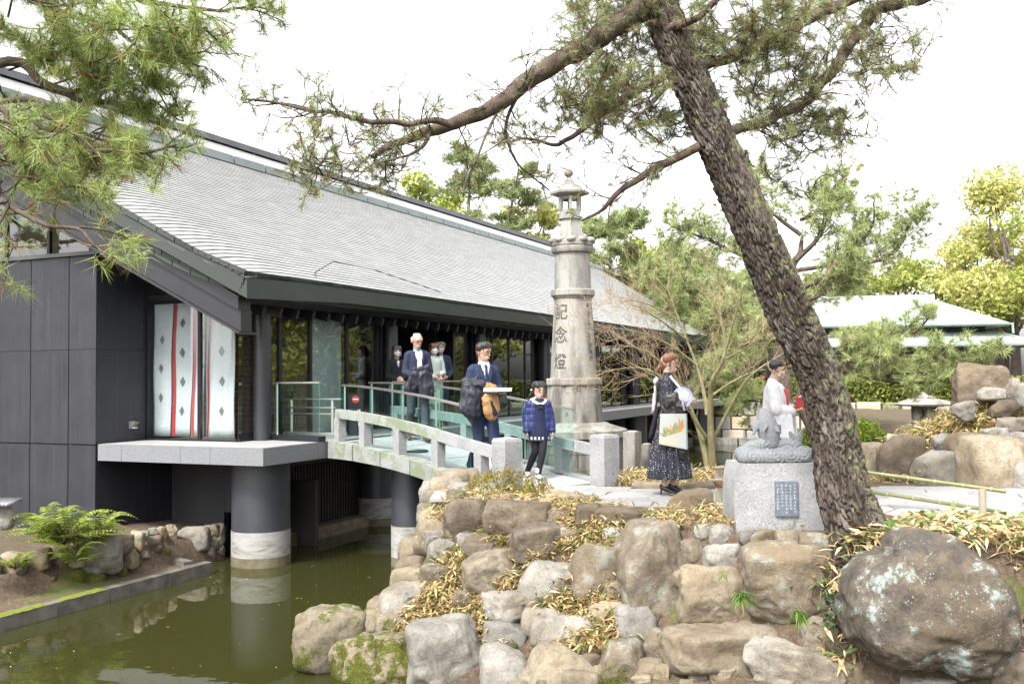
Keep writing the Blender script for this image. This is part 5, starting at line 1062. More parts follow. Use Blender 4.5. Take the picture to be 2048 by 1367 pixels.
for k in range(70): x = r4.uniform(3.9, 4.6); y = r4.uniform(6.9, 8.1); cs.append((x, y, hz(x, y)))
for k in range(25): x = r4.uniform(2.45, 2.9); y = r4.uniform(7.9, 8.15); cs.append((x, y, hz(x, y) + .02))
clump_field('variegated_bamboo_grass', 'tall dry bamboo grass with white edged leaves around the lichened boulder', cs, mat=M_sasav, leaf=(.14, .032), tuft_h=.16, per=22, spread=.09, seed=3, green=.22)
cs = scatter_px([(1770, 850, 1960, 885), (1880, 830, 2000, 870), (1960, 795, 2048, 850), (2000, 880, 2040, 900), (1840, 890, 1870, 920), (1930, 860, 1990, 890), (1930, 815, 1990, 850)], 5, 8, 6)
clump_field('bamboo_grass', 'golden dry bamboo grass spilling over the rockery on right', [(c.x, c.y, c.z) for c in cs if c.y < 19], per=22, leaf=(.14, .02), tuft_h=.10, spread=.1, seed=6, green=.25)
cs = [(random.uniform(1.3, 3.3), random.uniform(12.3, 13.6), 0) for _ in range(110)] + [(random.uniform(3.3, 5.2), random.uniform(12.4, 13.2), 0) for _ in range(40)]
clump_field('bamboo_grass', 'yellowed bamboo grass behind the kerb under the bare maple', cs, per=24, leaf=(.1, .018), tuft_h=.16, spread=.09, seed=7, green=.2)
# azalea bush by the bridge end
M_azal = leafmat('azalea_leaf', [(0, (.16, .09, .02)), (.35, (.27, .19, .02)), (.7, (.2, .2, .02)), (1, (.1, .15, .03))], trans=.35)
def shrub(name, label, c, rx, ry, rz, n, leaf, mat, seed, cat='shrub', stemc=None, hollow=.45):
    r = np.random.default_rng(seed); root = thing(name, label, cat, c); c = np.array(tuple(c)); th = r.uniform(0, 2 * np.pi, n); u = r.uniform(0, 1, n); R_ = np.sqrt(1 - u * u); rad = r.uniform(hollow, 1, n) ** .5
    rad *= 1 + .22 * fbm(np.stack([np.cos(th) * R_ * 3, np.sin(th) * R_ * 3, u * 3], 1), 3, seed); P = c + np.stack([np.cos(th) * R_ * rx, np.sin(th) * R_ * ry, u * rz], 1) * rad[:, None]
    D = r.normal(0, 1, (n, 3)); D[:, 2] = np.abs(D[:, 2]) + .3; D /= np.linalg.norm(D, axis=1)[:, None]; N = r.normal(0, 1, (n, 3)); N -= D * (N * D).sum(1)[:, None]; N /= np.linalg.norm(N, axis=1)[:, None]; Ln = r.uniform(.6, 1.2, n) * leaf
    V, F = leaf_blades(P, D, N, Ln, Ln * .45, .1); me = npmesh('foliage', V, F, tuple(c)); t = np.clip(r.normal(.5, .25, n), 0, 1); set_tone(me, np.concatenate([t, t])); o = link('foliage', me, mat, root)
    m1 = MB()
    for k in range(14): a = r.uniform(0, 6.28); rr_ = r.uniform(.3, .85); m1.tube([tuple(c + np.array([0, 0, -.05])), tuple(c + np.array([math.cos(a) * rx * rr_ * .5, math.sin(a) * ry * rr_ * .5, rz * .4])), tuple(c + np.array([math.cos(a) * rx * rr_, math.sin(a) * ry * rr_, rz * .85]))], [.008, .005, .003], 5)
    part(root, 'stem', m1, M_twig); return root
M_twig = basic('brown_twig', (.07, .05, .035), (.12, .09, .06), 20, .85)
c = on_ground(1000, 992); shrub('azalea_bush', 'small yellow green azalea bush in front of bridge end post', (c.x + .02, c.y, c.z), .42, .3, .34, 1500, .035, M_azal, 1, hollow=.5)
c = on_ground(1075, 1000); shrub('azalea_bush', 'small orange tipped azalea sprig below the girl beside path', (c.x, c.y, c.z), .22, .2, .27, 550, .033, M_azal, 2, hollow=.4)
M_hedge = leafmat('hedge_leaf', [(0, (.08, .10, .02)), (.5, (.16, .20, .04)), (1, (.28, .30, .07))], trans=.3); M_shr = leafmat('bright_shrub_leaf', [(0, (.07, .12, .02)), (.5, (.14, .2, .02)), (1, (.26, .3, .03))], trans=.3)
for k, (px, py, d, rx, ry, rz, lab) in enumerate(((1745, 925, 17.5, .75, .6, .75, 'round clipped green shrub behind leaning pine trunk'), (1640, 905, 17.0, .6, .5, .6, 'low green shrub right of the white robed woman'), (1700, 880, 30, 1.4, 1.2, .8, 'yellow green shrub at the far pond edge'))):
    c = at(px, py, d); shrub('garden_shrub', lab, (c.x, c.y, max(c.z - .2, -1.0)), rx, ry, rz, 5000, .07 if k < 2 else .14, M_shr, 20 + k, hollow=.6)
# long hedge above the retaining wall
r = np.random.default_rng(5); n = 24000; a = r.uniform(0, 1, n); hgt = .95; P = np.stack([7 + a * 16, 43.6 - a * 6.2 + r.uniform(0, 1.6, n), .2 + hgt * (1 - r.uniform(0, 1, n) ** 2)], 1); P[:, 2] += .08 * fbm(P * .9, 3, 2); frn = r.random(n) < .5; P[frn, 1] = 43.6 - a[frn] * 6.2 + r.uniform(-.1, .15, frn.sum())
D = r.normal(0, 1, (n, 3)); D /= np.linalg.norm(D, axis=1)[:, None]; N = np.cross(D, r.normal(0, 1, (n, 3))); N /= np.linalg.norm(N, axis=1)[:, None]; V, F = leaf_blades(P, D, N, r.uniform(.1, .2, n), np.full(n, .1), .1)
hd = thing('clipped_hedge', 'long clipped green hedge above the far retaining wall', 'hedge', (14, 41, .1)); me = npmesh('foliage', V, F, (14, 41, .1)); t = np.clip(r.normal(.55, .22, n), 0, 1); set_tone(me, np.concatenate([t, t])); link('foliage', me, M_hedge, hd)
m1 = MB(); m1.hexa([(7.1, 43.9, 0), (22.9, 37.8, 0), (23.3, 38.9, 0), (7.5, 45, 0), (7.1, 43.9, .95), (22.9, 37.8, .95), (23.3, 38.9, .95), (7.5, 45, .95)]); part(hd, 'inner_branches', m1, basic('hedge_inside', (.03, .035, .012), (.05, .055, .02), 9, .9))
# ferns on the island
M_fern = leafmat('fern_leaf', [(0, (.12, .16, .02)), (.5, (.2, .27, .04)), (1, (.32, .36, .08))], trans=.4)
def fern(label, c, nfr, size, seed, name='fern'):
    r = np.random.default_rng(seed); root = thing(name, label, 'fern', c); Ps, Ds, Ns, Ls, Ws = [], [], [], [], []; m1 = MB(); c0 = np.array(tuple(c))
    for k in range(nfr):
        a = r.uniform(0, 6.28); L = size * r.uniform(.6, 1.15); rise = r.uniform(.3, 1.25); hd_ = np.array([math.cos(a), math.sin(a), 0]); sd_ = np.array([-hd_[1], hd_[0], 0]); pts = []
        for i in range(22):
            t = i / 21; p = c0 + hd_ * L * t * (.35 + .35 * t) + np.array([0, 0, L * rise * (1.15 * t - .85 * t * t)]); pts.append(p)
            if i > 3:
                ln = L * .2 * math.sin(math.pi * min(1, t * .9 + .1)) ** .8 * (1.15 - t)
                for sg in (-1, 1): Ps.append(p); d = sd_ * sg + hd_ * .45 + np.array([0, 0, -.15 + r.normal(0, .1)]); Ds.append(d / np.linalg.norm(d)); Ns.append(hd_ + np.array([0, 0, .25])); Ls.append(ln); Ws.append(L * .034)
        m1.tube([tuple(q) for q in pts[::3]], [.004 * (1 - i * .1) for i in range(len(pts[::3]))], 4)
    V, F = leaf_blades(np.array(Ps), np.array(Ds), np.array(Ns), np.array(Ls), np.array(Ws), .15); me = npmesh('fronds', V, F, tuple(c)); t = np.clip(r.normal(.55, .25, len(Ps)), 0, 1); set_tone(me, np.concatenate([t, t])); link('fronds', me, M_fern, root); part(root, 'stalk', m1, M_twig)
fern('large bright green fern cluster on the island stone wall', at(130, 1090, 12.6), 60, .95, 1); fern('bright fern beside the pale rounded stone of island wall', at(190, 1085, 13.0), 34, .75, 2)
fern('fern drooping over the mossy stones of island wall', at(150, 1125, 12.5), 30, .6, 7); fern('small fern hanging on the wall stones at far left', at(30, 1140, 12.2), 18, .5, 3); fern('fern with long arching fronds by dark panel wall', at(105, 1075, 13.1), 12, .95, 4)
M_ivy = leafmat('ivy_leaf', [(0, (.02, .05, .02)), (1, (.06, .11, .04))], trans=.2)
c = at(137, 1080, 13.4); rt = thing('leafy_sapling', 'thin sapling with dark green leaves behind the fern cluster', 'plant', c); r = np.random.default_rng(2); n = 34; Pz = np.stack([c.x + r.normal(0, .05, n), c.y + r.normal(0, .05, n), c.z + np.linspace(.02, .36, n)], 1); D = r.normal(0, 1, (n, 3)); D[:, 2] = -.2; D /= np.linalg.norm(D, axis=1)[:, None]; N = np.cross(D, [0, 0, 1.]); N /= np.linalg.norm(N, axis=1)[:, None]
V, F = leaf_blades(Pz, D, N, np.full(n, .085), np.full(n, .045), .3); me = npmesh('leaves', V, F, tuple(c)); set_tone(me, np.tile(r.random(n), 2)); link('leaves', me, M_ivy, rt); m1 = MB(); m1.tube([c - Vector((0, 0, .1)), c + Vector((0, 0, .36))], .006, 5); part(rt, 'stem', m1, M_twig)
# grass tufts in the joints of the bank, ivy beside the boulder
M_grass = leafmat('green_grass_blade', [(0, (.06, .12, .02)), (1, (.16, .26, .05))], trans=.3)
def tuft(label, c, n, L, w, seed, mat=M_grass, name='grass_tuft'):
    r = np.random.default_rng(seed); th = r.uniform(-2.6, -.5, n); el = r.uniform(-.4, .9, n); D = np.stack([np.cos(th) * np.cos(el), np.sin(th) * np.cos(el), np.sin(el)], 1); N = np.cross(D, [0, 0, 1.]); N /= np.linalg.norm(N, axis=1)[:, None]; P = np.array(tuple(c)) + r.normal(0, .012, (n, 3))
    V, F = leaf_blades(P, D, N, r.uniform(.6, 1.1, n) * L, np.full(n, w), .55); me = npmesh(name, V, F, tuple(c)); set_tone(me, np.tile(r.random(n), 2)); tag(link(name, me, mat, None, c), label, 'grass', 'grass tufts in the rock joints')
tuft('green strap leaved tuft right of the square tan rock', at(1482, 1188, 7.75), 46, .17, .012, 1); tuft('green strap leaved tuft under the largest wall boulder', at(1592, 1222, 7.7), 44, .17, .012, 2); tuft('tiny green tuft in joint above the square tan rock', at(1445, 1148, 7.85), 20, .07, .008, 3)
c = at(1655, 1215, 7.9); r = np.random.default_rng(9); n = 70; P = np.array(tuple(c)) + np.stack([r.normal(0, .035, n), r.normal(-.05, .03, n), r.uniform(-.15, .16, n)], 1); D = r.normal(0, 1, (n, 3)); D[:, 1] -= .8; D /= np.linalg.norm(D, axis=1)[:, None]; N = np.cross(D, [0, 0, 1.]); N /= np.linalg.norm(N, axis=1)[:, None]
V, F = leaf_blades(P, D, N, np.full(n, .045), np.full(n, .028), .3); me = npmesh('ivy', V, F, tuple(c)); set_tone(me, np.tile(r.random(n), 2)); tag(link('ivy', me, M_ivy, None, c), 'dark green ivy hanging left of the lichened boulder', 'ivy')
r = np.random.default_rng(44); n = 70; X = r.uniform(-6.5, -1.5, n); Y = r.uniform(8.4, 15, n); k = seg_sd(X, Y, POND) > .25; X, Y = X[k], Y[k]; n = len(X); th = r.uniform(0, 6.28, n)
V, F = leaf_blades(np.stack([X, Y, np.full(n, ZW + .004)], 1), np.stack([np.cos(th), np.sin(th), np.zeros(n)], 1), np.stack([-np.sin(th), np.cos(th), np.zeros(n)], 1), r.uniform(.02, .07, n), r.uniform(.004, .016, n), .0); me = npmesh('floating_leaves', V, F); t = r.uniform(0, .7, n); set_tone(me, np.concatenate([t, t])); tag(link('floating_leaves', me, M_sasa), 'small dry leaves floating on the pond water', 'leaves', kind='stuff')
# fallen pine needles and bits of straw on the bare soil
r = np.random.default_rng(12); n = 5500; X = np.concatenate([r.uniform(-1.4, 4.6, n), r.uniform(-7.5, -4.6, n // 2)]); Y = np.concatenate([r.uniform(7.4, 10.6, n), r.uniform(9.5, 14.6, n // 2)]); Z = ground_h(X, Y); k = Z > -1.3; X, Y, Z = X[k], Y[k], Z[k] + .012; n = len(X)
th = r.uniform(0, 6.28, n); D = np.stack([np.cos(th), np.sin(th), r.normal(0, .12, n)], 1); N = np.stack([-np.sin(th), np.cos(th), np.zeros(n)], 1); V, F = leaf_blades(np.stack([X, Y, Z], 1), D, N, r.uniform(.04, .11, n), np.full(n, .0035), .0); me = npmesh('fallen_needles', V, F); t = r.uniform(0, .45, n); set_tone(me, np.concatenate([t, t])); tag(link('fallen_needles', me, M_sasa), 'brown fallen pine needles scattered over bare soil', 'needles', kind='stuff')
# ================================================================ TREES
def barkmat(name, a, b, c, green=0.0, scale=7, bmp=.6, tone=False):
    m, n, l, p = newmat(name); co = coords(n, l, (1, 1, .35), rnd=False); f = noise(n, l, co, scale, 7, .65, .5); g = noise(n, l, co, scale * 7, 4, .7)
    col = ramp(n, l, f, [(.32, a), (.5, b), (.68, c)]); col = mix(n, l, ramp(n, l, g, [(.35, .5), (.55, 0)]), col, tuple(x * .45 for x in a))
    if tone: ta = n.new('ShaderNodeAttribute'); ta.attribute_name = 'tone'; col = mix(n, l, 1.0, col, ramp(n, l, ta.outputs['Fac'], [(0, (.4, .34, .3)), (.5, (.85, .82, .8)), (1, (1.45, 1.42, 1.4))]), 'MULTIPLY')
    if green:
        co2 = coords(n, l, rnd=False); ge = n.new('ShaderNodeNewGeometry'); sx = n.new('ShaderNodeSeparateXYZ'); l.new(ge.outputs['Normal'], sx.inputs[0])
        mk = math_(n, l, 'ADD', noise(n, l, co2, 9, 7, .75), math_(n, l, 'MULTIPLY', sx.outputs['X'], .12)); col = mix(n, l, math_(n, l, 'MULTIPLY', ramp(n, l, mk, [(.54, 0), (.64, 1)]), green), col, (.17, .185, .09))
    l.new(col, p.inputs['Base Color']); p.inputs['Roughness'].default_value = .95; p.inputs['Specular IOR Level'].default_value = .2; bump(n, l, p, g, bmp, .012); return m
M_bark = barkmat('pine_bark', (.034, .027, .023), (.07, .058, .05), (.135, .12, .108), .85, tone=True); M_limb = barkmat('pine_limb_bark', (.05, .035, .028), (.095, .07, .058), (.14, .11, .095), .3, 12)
M_mapb = barkmat('maple_bark', (.12, .105, .05), (.19, .17, .09), (.27, .25, .17), .3, 8, .25); M_mapt = basic('reddish_maple_twig', (.27, .19, .11), (.38, .29, .18), 9, .7); M_far = basic('far_trunk', (.07, .055, .045), (.12, .1, .085), 5, .9)
ND = [(0, (.22, .13, .055)), (.2, (.26, .18, .08)), (.28, (.16, .2, .085)), (.6, (.27, .32, .14)), (1, (.4, .45, .2))]
M_needle = leafmat('pine_needle', ND, trans=.3, rough=.45); M_needl2 = leafmat('yellow_green_pine_needle', [(0, (.24, .14, .05)), (.13, (.26, .18, .07)), (.2, (.19, .26, .085)), (.6, (.32, .41, .13)), (1, (.45, .53, .19))], trans=.35, rough=.45)  # second set: yellow-green needle colours of the near pine
M_pale = leafmat('pale_pine_needle', [(0, (.19, .23, .09)), (.5, (.35, .41, .17)), (1, (.5, .54, .25))], trans=.35); M_bgreen = leafmat('far_pine_needle', [(0, (.13, .17, .075)), (.5, (.27, .33, .14)), (1, (.42, .47, .22))], trans=.35)
M_yel = leafmat('yellow_green_leaf', [(0, (.24, .26, .06)), (.4, (.45, .47, .16)), (.75, (.56, .53, .2)), (1, (.6, .51, .23))], trans=.4); M_ygr = leafmat('spring_green_leaf', [(0, (.16, .21, .05)), (.5, (.34, .39, .1)), (1, (.5, .5, .13))], trans=.4)
def tubes(polys, n=6):
    """list of (points (k,3), radii (k,)) -> V, F"""
    Vs, Fs, b = [], [], 0; c = np.cos(2 * np.pi * np.arange(n) / n); s = np.sin(2 * np.pi * np.arange(n) / n)
    for P, r in polys:
        P = np.asarray(P, float); r = np.asarray(r, float); k = len(P); T = np.gradient(P, axis=0); T /= np.linalg.norm(T, axis=1)[:, None] + 1e-9; ref = np.array([0, 0, 1.]) if abs(T[0, 2]) < .85 else np.array([1., 0, 0])
        A = np.cross(T, ref); A /= np.linalg.norm(A, axis=1)[:, None] + 1e-9; B = np.cross(T, A); V = P[:, None] + (A[:, None] * c[None, :, None] + B[:, None] * s[None, :, None]) * r[:, None, None]; Vs.append(V.reshape(-1, 3))
        i = np.arange(k - 1)[:, None] * n; j = np.arange(n)[None]; F = np.stack([i + j, i + (j + 1) % n, i + n + (j + 1) % n, i + n + j], -1).reshape(-1, 4); Fs.append(F + b); b += k * n
    return np.concatenate(Vs), np.concatenate(Fs)
def smoothline(P, m=6):
    P = np.asarray(P, float); k = len(P); out = []
    for i in range(k - 1):
        p0, p1, p2, p3 = P[max(0, i - 1)], P[i], P[i + 1], P[min(k - 1, i + 2)]
        for t in np.arange(m) / m: out.append(.5 * (2 * p1 + (p2 - p0) * t + (2 * p0 - 5 * p1 + 4 * p2 - p3) * t * t + (3 * p1 - p0 - 3 * p2 + p3) * t ** 3))
    out.append(P[-1]); return np.array(out)
def twig_walk(r, p, d, L, k=5, wob=.35, up=0.0):
    pts = [np.array(p)]; d = np.array(d, float); d /= np.linalg.norm(d)
    for i in range(k): d = d + r.normal(0, wob, 3) * .6 + np.array([0, 0, up]); d /= np.linalg.norm(d); pts.append(pts[-1] + d * L / k)
    return np.array(pts), d
def needles(r, tips, dirs, n, L, w, tone=None, spread=.9, shoot=.05):
    m = len(tips); T = np.repeat(np.asarray(tips), n, 0); D = np.repeat(np.asarray(dirs), n, 0); k = len(T); T = T - D * (r.random(k) * shoot)[:, None]
    nd = D * r.uniform(.25, 1.1, k)[:, None] + r.normal(0, spread, (k, 3)) * .75; nd /= np.linalg.norm(nd, axis=1)[:, None]; ln = L * r.uniform(.65, 1.15, k); sd = np.cross(nd, r.normal(0, 1, (k, 3))); sd /= np.linalg.norm(sd, axis=1)[:, None] + 1e-9
    e = T + nd * ln[:, None]; e[:, 2] -= ln * .12; V = np.stack([T - sd * w * .5, T + sd * w * .5, e], 1).reshape(-1, 3); F = np.arange(k * 3).reshape(-1, 3)
    tb_ = np.repeat(r.random(m) if tone is None else tone, n); return V, F, np.clip(tb_ + r.normal(0, .12, k), 0, 1)
def pine_limb(r, line, rad, dens=7.0, tl=(.35, .8), sub=4, tuft=.9, start=.1, updown=.1, flat=.55):
    """side twigs along a limb; returns twig polylines and the tuft tips"""
    P = smoothline(line, 5); seg = np.linalg.norm(np.diff(P, axis=0), axis=1); S = np.concatenate([[0], np.cumsum(seg)]); tot = S[-1]; polys, tips, dirs = [], [], []
    for q in range(int(tot * dens)):
        s = tot * (start + (1 - start) * r.random()); i = min(len(P) - 2, np.searchsorted(S, s) - 1); f = (s - S[i]) / seg[i]; p = P[i] + (P[i + 1] - P[i]) * f; t = (P[i + 1] - P[i]) / seg[i]
        d = r.normal(0, 1, 3); d -= t * d.dot(t) * .7; d[2] = d[2] * flat + updown; d += t * .5; L = r.uniform(*tl) * (1.1 - .5 * s / tot); W_, dd = twig_walk(r, p, d, L, 5, .45, .05); r0 = min(rad * .45, .004 + L * .011); polys.append((W_, np.linspace(r0, .0022, len(W_))))
        for z in range(sub):
            j = r.integers(1, len(W_)); d2 = (W_[j] - W_[j - 1]); d2 = d2 / np.linalg.norm(d2) + r.normal(0, .75, 3); d2[2] += .15; W2, e = twig_walk(r, W_[j], d2, L * r.uniform(.25, .55), 3, .4, .05); polys.append((W2, np.linspace(r0 * .5, .0018, len(W2))))
            for u in range(2):
                k = r.integers(1, len(W2))
                if r.random() < .55: W3, e3 = twig_walk(r, W2[k], e + r.normal(0, .9, 3), L * r.uniform(.08, .2), 2, .4, .06); polys.append((W3, np.linspace(r0 * .3, .0015, len(W3)))); tips.append(W3[-1]); dirs.append(e3)
            if r.random() < tuft: tips.append(W2[-1]); dirs.append(e)
        if r.random() < tuft: tips.append(W_[-1]); dirs.append(dd)
    return polys, tips, dirs
def px_line(pts, dfun): return [np.array(tuple(at(x, y, dfun(i)))) for i, (x, y) in enumerate(pts)]

# ---------------------------------------------------------------- the big leaning pine
tr_px = [(1722, 1110, 150), (1710, 1062, 128), (1684, 980, 116), (1671, 900, 108), (1657, 820, 102), (1634, 750, 99), (1602, 675, 100), (1570, 605, 100), (1527, 500, 96), (1483, 400, 88), (1450, 320, 87), (1421, 250, 84), (1386, 170, 85), (1355, 100, 86), (1315, 0, 80), (1275, -110, 72), (1240, -230, 62), (1215, -350, 45)]
TD = lambda i: 8.32 + i * .012
C = smoothline([tuple(at(x, y, TD(i))) for i, (x, y, w) in enumerate(tr_px)], 36); Rr = np.interp(np.linspace(0, len(tr_px) - 1, len(C)), range(len(tr_px)), [w * .82 / 2 * 8.35 / FPX for x, y, w in tr_px])
nth = 170; T_ = np.gradient(C, axis=0); T_ /= np.linalg.norm(T_, axis=1)[:, None]; A_x = np.cross(T_, [0, 1., 0]); A_x /= np.linalg.norm(A_x, axis=1)[:, None]; B_x = np.cross(T_, A_x); S_ = np.concatenate([[0], np.cumsum(np.linalg.norm(np.diff(C, axis=0), axis=1))])
th = 2 * np.pi * np.arange(nth) / nth; TH, SS = np.meshgrid(th, S_); RR = np.repeat(Rr[:, None], nth, 1); q = np.stack([np.cos(TH) * .21, np.sin(TH) * .21, SS * .24], -1).reshape(-1, 3)
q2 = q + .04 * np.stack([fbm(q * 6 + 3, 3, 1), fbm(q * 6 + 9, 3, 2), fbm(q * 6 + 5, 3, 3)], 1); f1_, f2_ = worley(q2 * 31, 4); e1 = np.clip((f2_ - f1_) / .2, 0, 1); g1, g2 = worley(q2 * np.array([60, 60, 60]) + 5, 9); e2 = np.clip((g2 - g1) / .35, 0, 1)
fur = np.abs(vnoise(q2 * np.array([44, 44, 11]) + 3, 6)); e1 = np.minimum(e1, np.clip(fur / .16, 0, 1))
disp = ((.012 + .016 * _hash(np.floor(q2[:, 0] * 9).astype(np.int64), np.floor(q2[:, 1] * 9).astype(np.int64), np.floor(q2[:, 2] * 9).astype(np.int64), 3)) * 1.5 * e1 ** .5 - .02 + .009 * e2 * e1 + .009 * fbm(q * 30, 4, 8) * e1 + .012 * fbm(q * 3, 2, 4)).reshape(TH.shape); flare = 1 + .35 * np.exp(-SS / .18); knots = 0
rr_ = RR * flare + disp; Vt = C[:, None] + (A_x[:, None] * np.cos(TH)[..., None] + B_x[:, None] * np.sin(TH)[..., None]) * rr_[..., None]; i = np.arange(len(C) - 1)[:, None] * nth; j = np.arange(nth)[None]; Ft = np.stack([i + j, i + (j + 1) % nth, i + nth + (j + 1) % nth, i + nth + j], -1).reshape(-1, 4)
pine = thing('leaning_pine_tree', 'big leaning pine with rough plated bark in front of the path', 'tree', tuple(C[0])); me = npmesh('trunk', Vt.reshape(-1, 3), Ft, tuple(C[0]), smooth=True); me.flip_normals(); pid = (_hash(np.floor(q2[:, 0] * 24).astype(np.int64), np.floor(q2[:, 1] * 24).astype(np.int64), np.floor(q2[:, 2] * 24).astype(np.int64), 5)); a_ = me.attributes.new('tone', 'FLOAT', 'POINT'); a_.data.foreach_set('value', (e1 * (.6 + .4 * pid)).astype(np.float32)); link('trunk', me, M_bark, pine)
r = np.random.default_rng(21)
limbs = [([(1290, 15), (1200, 70), (1130, 112), (1050, 165), (980, 215), (900, 250), (850, 264), (795, 288), (745, 315)], .105, .02, lambda i: 8.5 - .08 * i), ([(905, 247), (830, 243), (740, 245), (650, 226), (560, 210), (480, 196)], .03, .006, lambda i: 7.95 - .05 * i), ([(1325, 150), (1213, 220), (1147, 272), (1103, 290), (1028, 272)], .04, .008, lambda i: 8.4 + .1 * i),
         ([(1400, 292), (1309, 335), (1245, 376), (1209, 412), (1160, 440)], .042, .008, lambda i: 8.4 + .06 * i), ([(1345, 165), (1290, 215), (1250, 255)], .02, .006, lambda i: 8.3 - .12 * i), ([(1365, 150), (1413, 130), (1490, 104), (1563, 68), (1622, 36), (1699, 0), (1790, -40)], .05, .05, lambda i: 8.5 + .1 * i), ([(1415, 275), (1472, 262), (1545, 238), (1608, 206), (1635, 177), (1681, 118), (1726, 54), (1753, 18), (1803, 5), (1860, -8)], .042, .06, lambda i: 8.5 + .12 * i),
         ([(1290, 5), (1240, -40), (1180, -60)], .05, .02, lambda i: 8.5 + .2 * i), ([(1050, 170), (1010, 250), (1040, 330), (1100, 380)], .018, .006, lambda i: 8.2 + .1 * i), ([(860, 262), (845, 290), (800, 312), (750, 325)], .02, .005, lambda i: 8.0 - .1 * i), ([(1000, 215), (960, 300), (930, 380)], .014, .005, lambda i: 8.2 - .15 * i), ([(1330, 60), (1390, 40), (1450, -20)], .04, .02, lambda i: 8.4 - .2 * i)]
lp_, tw, tips, dirs = [], [], [], []
for k, (pts, r0, r1, df) in enumerate(limbs):
    ln = px_line(pts, df); P = smoothline(ln, 8); P = P + np.stack([fbm(P * 5 + k, 2, k), fbm(P * 5 + k + 7, 2, k), fbm(P * 5 + k + 3, 2, k)], 1) * .02; lp_.append((P, np.interp(np.linspace(0, 1, len(P)), [0, 1], [r0, r1]) * (1 + .12 * fbm(P * 9, 2, k))))
    a, b, c = pine_limb(r, ln, r0, dens=(9.5, 13, 11, 12, 11, 12, 9.5, 9, 10, 11, 10, 9)[k], tl=(.25, .66), sub=4, start=.08, tuft=.8); tw += a; tips += b; dirs += c
for (x0, y0, x1, y1, n, d0, d1) in ((1180, -20, 1300, 150, 12, 8.1, 9.3), (1380, 0, 1620, 110, 13, 8.2, 9.4), (1180, 150, 1330, 260, 10, 8.3, 9.2), (640, 285, 760, 350, 6, 7.5, 8.0), (1590, 175, 1710, 265, 9, 8.8, 9.4), (1490, 120, 1620, 220, 7, 8.6, 9.2), (1640, 10, 1790, 110, 7, 9.0, 9.6), (1080, 170, 1200, 300, 6, 8.3, 8.9)):
    for q in range(n):
        p = np.array(tuple(at(r.uniform(x0, x1), r.uniform(y0, y1), r.uniform(d0, d1)))); a, b, c = pine_limb(r, [p, p + r.normal(0, .22, 3), p + r.normal(0, .3, 3)], .02, dens=14, tl=(.18, .4), sub=4, start=0); tw += a; tips += b; dirs += c
V, F = tubes(lp_, 14); link('limbs', npmesh('limbs', V, F, tuple(C[0]), smooth=True), M_limb, pine); V, F = tubes(tw, 3); link('twigs', npmesh('twigs', V, F, tuple(C[0])), M_limb, pine)
V, F, t = needles(r, tips, dirs, 24, .07, .003, spread=.6, shoot=.09); me = npmesh('needles', V, F, tuple(C[0])); set_tone(me, t); link('needles', me, M_needle, pine)

# ---------------------------------------------------------------- the near pine on the left (its trunk stands out of frame)
r = np.random.default_rng(5); base = (-4.6, 5.0, -.9); np_t = thing('near_pine_tree', 'near pine at left with yellow green needles hanging across the roof', 'tree', base)
trunk = [(-4.6, 5.0, -.9), (-4.4, 5.0, .6), (-4.1, 5.1, 2.0), (-4.0, 5.1, 3.2), (-3.7, 5.2, 4.4), (-3.4, 5.2, 5.6)]; lp_ = [(smoothline(trunk, 8), np.linspace(.2, .09, 41))]; tw, tips, dirs = [], [], []
def nl(pts, d0, d1, root=None): L = [np.array(tuple(at(x, y, d0 + (d1 - d0) * i / (len(pts) - 1)))) for i, (x, y) in enumerate(pts)]; return ([np.array(root)] if root is not None else []) + L
NL = [(nl([(-60, 300), (30, 318), (110, 320), (200, 300), (300, 300), (350, 290)], 5.0, 4.9, (-4.1, 5.1, 2.0)), .035, 15, .9), (nl([(-20, 130), (79, 158), (132, 184), (167, 204), (219, 204), (272, 215), (330, 240)], 5.1, 5.3, (-4.05, 5.1, 2.6)), .03, 13, .9), (nl([(20, -40), (97, 9), (149, 40), (189, 61), (250, 130)], 5.3, 5.6, (-3.9, 5.1, 3.6)), .025, 12, .7),
      (nl([(-80, 360), (0, 399), (44, 428), (88, 452), (158, 452), (189, 490), (240, 512)], 4.6, 4.5, (-4.15, 5.0, 1.8)), .018, 2.2, .9), (nl([(180, -60), (232, 0), (237, 53), (281, 92), (340, 110), (395, 132)], 5.4, 5.9, (-3.7, 5.2, 4.2)), .022, 9, .55), (nl([(220, -40), (330, 10), (420, 22), (500, 18), (540, 22)], 5.6, 6.2, (-3.6, 5.2, 4.6)), .02, 12, .6),
      (nl([(370, -50), (382, 0), (386, 66), (395, 145), (386, 184)], 6.0, 6.0, (-3.4, 5.3, 5.0)), .015, 12, .5), (nl([(-60, 230), (20, 250), (80, 300), (130, 380)], 4.7, 4.6, (-4.05, 5.0, 2.2)), .02, 13, .95), (nl([(60, -30), (120, 60), (200, 100), (290, 160)], 5.0, 5.2, (-3.9, 5.0, 3.4)), .02, 13, .75), (nl([(-40, 420), (0, 450), (30, 490)], 4.6, 4.5, (-4.2, 5.0, 1.5)), .012, 12, .95), (nl([(-60, 40), (10, 60), (60, 110), (120, 130)], 5.2, 5.2, (-3.95, 5.0, 3.2)), .02, 13, .85),
      (nl([(-20, 250), (100, 260), (200, 270), (280, 330)], 5.3, 5.2, (-4.1, 5.1, 2.4)), .02, 15, .95), (nl([(-40, 340), (40, 370), (100, 390)], 5.3, 5.2, (-4.15, 5.1, 1.9)), .016, 15, .95), (nl([(30, 200), (90, 230), (180, 290), (240, 370)], 5.0, 4.9, (-4.05, 5.0, 2.5)), .018, 15, .95)]
